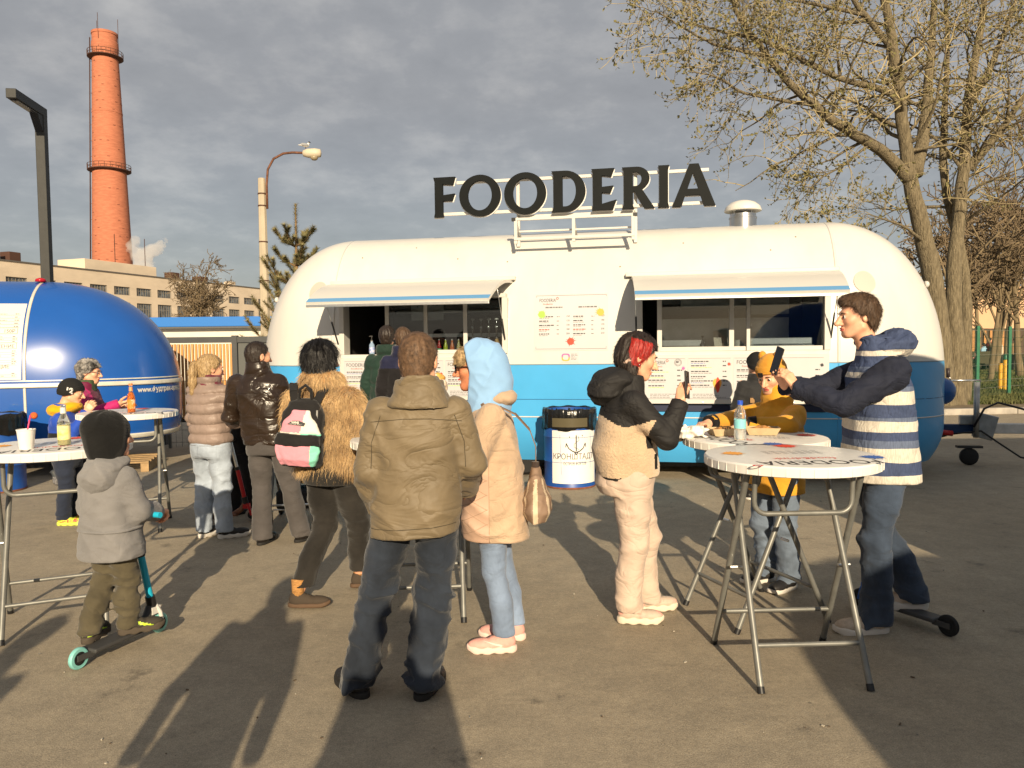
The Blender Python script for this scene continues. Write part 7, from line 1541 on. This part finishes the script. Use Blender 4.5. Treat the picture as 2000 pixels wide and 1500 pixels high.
fle = mat('cream_fleece',(.56,.41,.27),.98,var=.1,vs=8,bump=.9,bs=75,bdist=.012,sheen=.4); nyl = mat('black_nylon',(.012,.011,.011),.75,bump=.2,bs=80,bdist=.004,wrk=(5.5,.42,.05))
def redmat(c):
    yoke = c[:,2] > 1.175-.28*(c[:,1]+.02)+.05*np.sin(c[:,1]*14)
    arm_ = (c[:,0] > .165)&(c[:,1] > .035)&(c[:,2] > 1.02)&(c[:,2]-1.02 < (c[:,1]-.03)*1.9+.10)
    return np.where((yoke&~((c[:,1] > .17)&(c[:,0] < .23)&(c[:,2] < 1.22)&(c[:,2] > 1.13)))|arm_|(c[:,2] < .858)|((c[:,2] < .99)&(c[:,2] > .90)&(np.abs(c[:,1]-.10) < .012)&(c[:,0] > .06)), 1, 0)
p.jacket([fle,nyl], .835, (.195,.205,.19), (.172,.188,.155), (.086,.075,.057), .06, .09, .012, (4,4,7), matfn=redmat, belly=-.015, h=.0088, slope=0., fwd=.10)
pass
p.part('jacket_hood', lambda X_,Y_,Z_: smin(ell(X_,Y_,Z_,(0,-.165,1.345),(.135,.10,.085)), ell(X_,Y_,Z_,(0,-.10,1.405),(.13,.11,.06)), .04)-folds(X_,Y_,Z_,.010,(9,9,14),7), (-.18,-.31,1.22),(.18,.05,1.49), nyl, .0085)
p.trousers(cloth('cream_trousers',(.54,.42,.34),.07,.85,.2,120,wrk=(5,.38,.04,(1,1,1.8))), .92, .185, .165, (.116,.086,.080), .010, (5,5,11), .075, seat=.02)
p.shoes(mat('cream_sneaker',(.62,.50,.40),.7,var=.2,vs=18,col2=(.68,.36,.30),lo=.5,hi=.56), mat('cream_sole',(.66,.57,.45),.7), .95, 0, 1.1)
MB().lathe([(.004,-.004),(.006,0),(.004,.004)],8,tuple(np.array((.082,.0,-.045))@p.hR.T+p.hT)).build('earring', chrome, p.o, True)
mb = MB(); mb.tube([(.05+.025*math.cos(t),-.055+.022*math.sin(t),-.045+.01*math.cos(3*t)) for t in np.linspace(0,2*pi,20)],.012,8); mb.v = [tuple(np.array(v)@p.hR.T+p.hT) for v in mb.v]; mb.build('scrunchie', mat('scrunchie_pink',(.55,.38,.30),.8,var=.3,vs=60), p.o, True)
def phone(loc, rot, label):
    e = empty('phone', loc, 0, label, 'phone', 'phones held up to photograph'); e.rotation_euler = rot; bevel(MB().bbox(-.037,.037,-.0045,.0045,-.078,.078).build('body', black_pl, e), .006, 3); MB().bbox(-.034,.034,.0046,.0052,-.074,.074).build('screen', mat('phone_screen',(.006,.006,.007),.08), e); bevel(MB().bbox(-.032,-.012,-.0075,-.0046,.04,.07).build('camera_bump', sg_m, e), .002); MB().bbox(.0372,.0385,-.002,.002,-.02,.03).build('side_button', chrome, e)
phone(world_of(p,(.155,.275,1.375)), (D(-4),D(8),D(62)), 'black phone held up by the red-haired woman')
# ---- 13  boy in mustard
J = joints(1.52, child=.45, sw=.165, foot=.94, head=(0,.05,1.395), neck=(0,.0,1.235), sh_l=(-.165,.0,1.165), sh_r=(.165,.0,1.165), el_l=(-.235,.17,1.09), wr_l=(-.10,.335,1.095), el_r=(.22,.20,1.09), wr_r=(.17,.42,1.09))
p = Person('boy in a mustard jacket and mustard beanie leaning on the rear right table', (1.735,5.03,0), D(118), J, vox=.0105, head=dict(child=1.), hy=D(14), hp=D(20), hr=D(0), hands=[('l',(.6,.75,-.05),(.1,0,-1),HOLD),('r',(-.1,.95,-.05),(0,0,-1),HOLD)], brow=hair_brown)
mus = cloth('mustard_fleece',(.64,.31,.03),.1,.85,.3,140); mb2 = cloth('mustard_knit',(.58,.27,.035),.12,.95,.6,110)
be = p.beanie(mb2, tall=.012, front=.045, ear=-.045, back=-.06)
p.on_head('beanie_peak', lambda X_,Y_,Z_: smin(ell(X_,Y_,Z_,(.055,-.03,.125),(.028,.03,.04)), ell(X_,Y_,Z_,(-.055,-.03,.125),(.028,.03,.04)), .03), (-.1,-.08,.07),(.1,.02,.18), mb2, .006, None, be)
mb = MB(); mb.box((0,.129,.052),(.034,.006,.03)); mb.v = [tuple(np.array(v)@p.hR.T+p.hT) for v in mb.v]; mb.build('patch', black_pl, be)
p.jacket(mus, .62, (.18,.175,.17), (.15,.145,.135), (.086,.075,.058), .10, .085, .009, (5,5,10))
for k in 'lr':
    a_, w_ = Vector(J['el_'+k]), Vector(J['wr_'+k]); t = (w_-a_).normalized(); MB().tube([w_-t*.035,w_+t*.014],[.057,.05],16).build('cuff', blackc, p.o, True, angle=60)
p.trousers(denim('washed_jeans',(.13,.165,.22),.5), .80, .15, .125, (.092,.074,.072), .009); p.shoes(shoe_k, sole_w, .98, 0, .3)
# ---- 14  child with black beanie at the right hatch
J = joints(1.50, child=.5, sw=.16, foot=.92); p = Person('child in a black beanie and charcoal jacket at the right hatch, behind the mustard boy', (2.52,7.90,0), D(4), J, vox=.0125, head=dict(child=1.), hy=D(12), hp=D(-5), hands=[('l',(0,.1,-1),(1,0,0),REL),('r',(0,.1,-1),(-1,0,0),REL)])
p.beanie(mat('beanie_black',(.008,.008,.008),.9,bump=.4,bs=120), off=.023); ch_ = cloth('charcoal_jacket',(.022,.022,.023),.15,.7); p.jacket(ch_, .74, (.175,.17,.175), (.135,.13,.135), (.08,.07,.056), .06, .085, .009); MB().box((-.10,-.139,1.03),(.045,.006,.05)).build('badge', mat('badge_tan',(.3,.17,.07),.7), p.o); p.trousers(blackc); p.shoes(shoe_k, sole_w, .92)
# ---- 15  tall man in the striped jacket
J = joints(1.865, sw=.19, pelvis=(0,-.01,.955), hip_l=(-.095,-.01,.93), hip_r=(.095,-.01,.93), head=(0,.125,1.748), neck=(0,.02,1.555), sh_l=(-.19,.0,1.465), sh_r=(.19,.0,1.465), el_l=(-.225,.28,1.27), wr_l=(-.085,.485,1.355), el_r=(.20,.30,1.32), wr_r=(.06,.50,1.36), knee_l=(-.10,.055,.51), ank_l=(-.11,.055,.085), knee_r=(.06,-.04,.54), ank_r=(.05,-.23,.17), toe_l=D(6), toe_r=D(-8), heel_r=D(0))
HP1 = dict(curl=(.45,.55,.35), thumb=(.7,.3), spread=.05)
p = Person('tall man in a navy and white striped jacket photographing with his phone', (2.06,4.30,0), D(88), J, vox=.0105, head=dict(jaw=1.05,nose=1.2), hp=D(4), hands=[('l',(.25,.45,.75),(.75,.45,-.1),HP1),('r',(-.25,.45,.75),(-.75,.45,-.1),HP1)], brow=hair_brown)
p.hair('short', hair_brown)
def stripes():
    m = mat('striped_cotton', (.6,.55,.47), .85, bump=.3, bs=150, bdist=.004, wrk=(4,.4,.05,(1,1,.8))); N = m.node_tree.nodes; L = m.node_tree.links; b = N['Principled BSDF']; tc = N.new('ShaderNodeTexCoord'); sp = N.new('ShaderNodeSeparateXYZ'); L.new(tc.outputs['Object'], sp.inputs[0])
    n = N.new('ShaderNodeTexNoise'); n.inputs['Scale'].default_value = 16; n.inputs['Detail'].default_value = 6; mp = N.new('ShaderNodeMapping'); mp.inputs['Scale'].default_value = (.25,.25,2.2); L.new(tc.outputs['Object'], mp.inputs[0]); L.new(mp.outputs[0], n.inputs['Vector'])
    mr = N.new('ShaderNodeMapRange'); mr.inputs[1].default_value = .80; mr.inputs[2].default_value = 1.62; L.new(sp.outputs[2], mr.inputs[0])
    ad = N.new('ShaderNodeMath'); ad.operation = 'MULTIPLY_ADD'; ad.inputs[1].default_value = .034; L.new(n.outputs[0], ad.inputs[0]); L.new(mr.outputs[0], ad.inputs[2]); r = N.new('ShaderNodeValToRGB'); r.color_ramp.interpolation = 'CONSTANT'; e = r.color_ramp.elements
    w, d, f_ = (.60,.55,.47,1), (.045,.065,.135,1), (.11,.14,.22,1)
    st = [(0,d),(.045,w),(.115,d),(.20,w),(.30,f_),(.34,d),(.405,w),(.475,f_),(.50,d),(.585,w),(.67,f_),(.70,d),(.755,w),(.80,f_),(.83,d),(.90,w),(.94,d)]
    e[0].position = 0; e[0].color = d; e[1].position = st[1][0]; e[1].color = st[1][1]
    for q_, c_ in st[2:]: k_ = e.new(q_); k_.color = c_
    L.new(ad.outputs[0], r.inputs[0])
    n2 = N.new('ShaderNodeTexNoise'); n2.inputs['Scale'].default_value = 60; mp2 = N.new('ShaderNodeMapping'); mp2.inputs['Scale'].default_value = (3,3,.5); L.new(tc.outputs['Object'], mp2.inputs[0]); L.new(mp2.outputs[0], n2.inputs['Vector']); r2 = N.new('ShaderNodeValToRGB'); r2.color_ramp.elements[0].position = .3; r2.color_ramp.elements[0].color = (.8,.8,.8,1); r2.color_ramp.elements[1].position = .7; r2.color_ramp.elements[1].color = (1.15,1.15,1.15,1); L.new(n2.outputs[0], r2.inputs[0])
    mx = N.new('ShaderNodeMixRGB'); mx.blend_type = 'MULTIPLY'; mx.inputs[0].default_value = 1; L.new(r.outputs[0], mx.inputs[1]); L.new(r2.outputs[0], mx.inputs[2]); L.new(mx.outputs[0], b.inputs['Base Color']); return m
sm = stripes(); nvs = mat('navy_sleeve',(.010,.013,.028),.85,var=.2,vs=6,bump=.2,bs=80,bdist=.004,wrk=(6.5,.4,.04))
j = p.jacket(sm, .825, (.21,.21,.20), (.19,.18,.16), collar=.075, cw=.09, wr=.012, fs=(5,5,9), sleeves=False, tilt=.8)
for k in 'lr': p.sleeve(k, nvs, (.093,.076,.056), .010, 'sleeve', j)
p.part('jacket_hood', lambda X_,Y_,Z_: smax(smin(ell(X_,Y_,Z_,(0,-.105,1.60),(.118,.085,.07)), ell(X_,Y_,Z_,(0,-.02,1.575),(.125,.13,.055)), .05), -ell(X_,Y_,Z_,(0,.10,1.69),(.085,.13,.10)), .02)-folds(X_,Y_,Z_,.012,(9,9,14),7), (-.17,-.27,1.49),(.17,.16,1.71), sm, .0085)
p.trousers(denim('blue_jeans',(.034,.048,.075),.7), 1.0, .165, .135, (.105,.088,.088), .014, (7,7,13), .05)
p.shoes(mat('beige_trainer',(.50,.41,.32),.8,var=.15,vs=25,bump=.3,bs=90), sole_w, 1.12, 0, 1.)
phone(world_of(p,(-.02,.575,1.505)), (D(10),D(-14),D(100)), 'black phone held up by the tall man in stripes')
# ---- people outside the picture whose shadows fall into it
for lab, loc, H_, m_ in (('person standing left of the camera in a dark coat, out of the picture',(-1.0,.45,0),1.77,blackc),('person standing at the camera in a dark jacket, out of the picture',(-.10,-.42,0),1.84,ch_),('person standing far left of the camera in dark clothes, out of the picture',(-2.2,-.15,0),1.72,nv)):
    J = joints(H_, sw=.19); p = Person(lab, loc, 0, J, vox=.018, eyes=False); p.hair('boy', hair_dark); p.jacket(m_, .80, (.185,.17,.18), (.14,.13,.13), (.075,.062,.05)); p.trousers(blackc); p.shoes(shoe_k, sole_k)
# ---- people far off in the park
for px_, Y, H_, cc, lab in ((1907,43,1.15,(.55,.25,.22),'small child in pink far off under the grey canopy'),(1921,43.5,1.45,(.3,.5,.65),'child in light blue far off in the park'),(1932.5,45,1.75,(.22,.03,.03),'person in maroon far off in the park'),(1942,43,1.5,(.02,.02,.025),'person in dark clothes far off in the park beside maroon'),(1953,44,1.6,(.62,.55,.42),'person in a cream top far off in the park'),(1982,40,1.72,(.30,.19,.10),'person in a tan vest far off near the right picture edge')):
    b_ = at(px_,700,Y); J = joints(H_, sw=.18); p = Person(lab, (b_.x,b_.y,.05), random.uniform(-3,3), J, group='people far off in the park', vox=.03, eyes=False); p.hair('boy', hair_dark); p.jacket(mat('park_%d'%px_,cc,.9), H_*.48, (.20,.19,.19), (.14,.14,.14), h=.028); p.trousers(blackc, h=.028); p.shoes(shoe_k, sole_k, .95, h=.02)
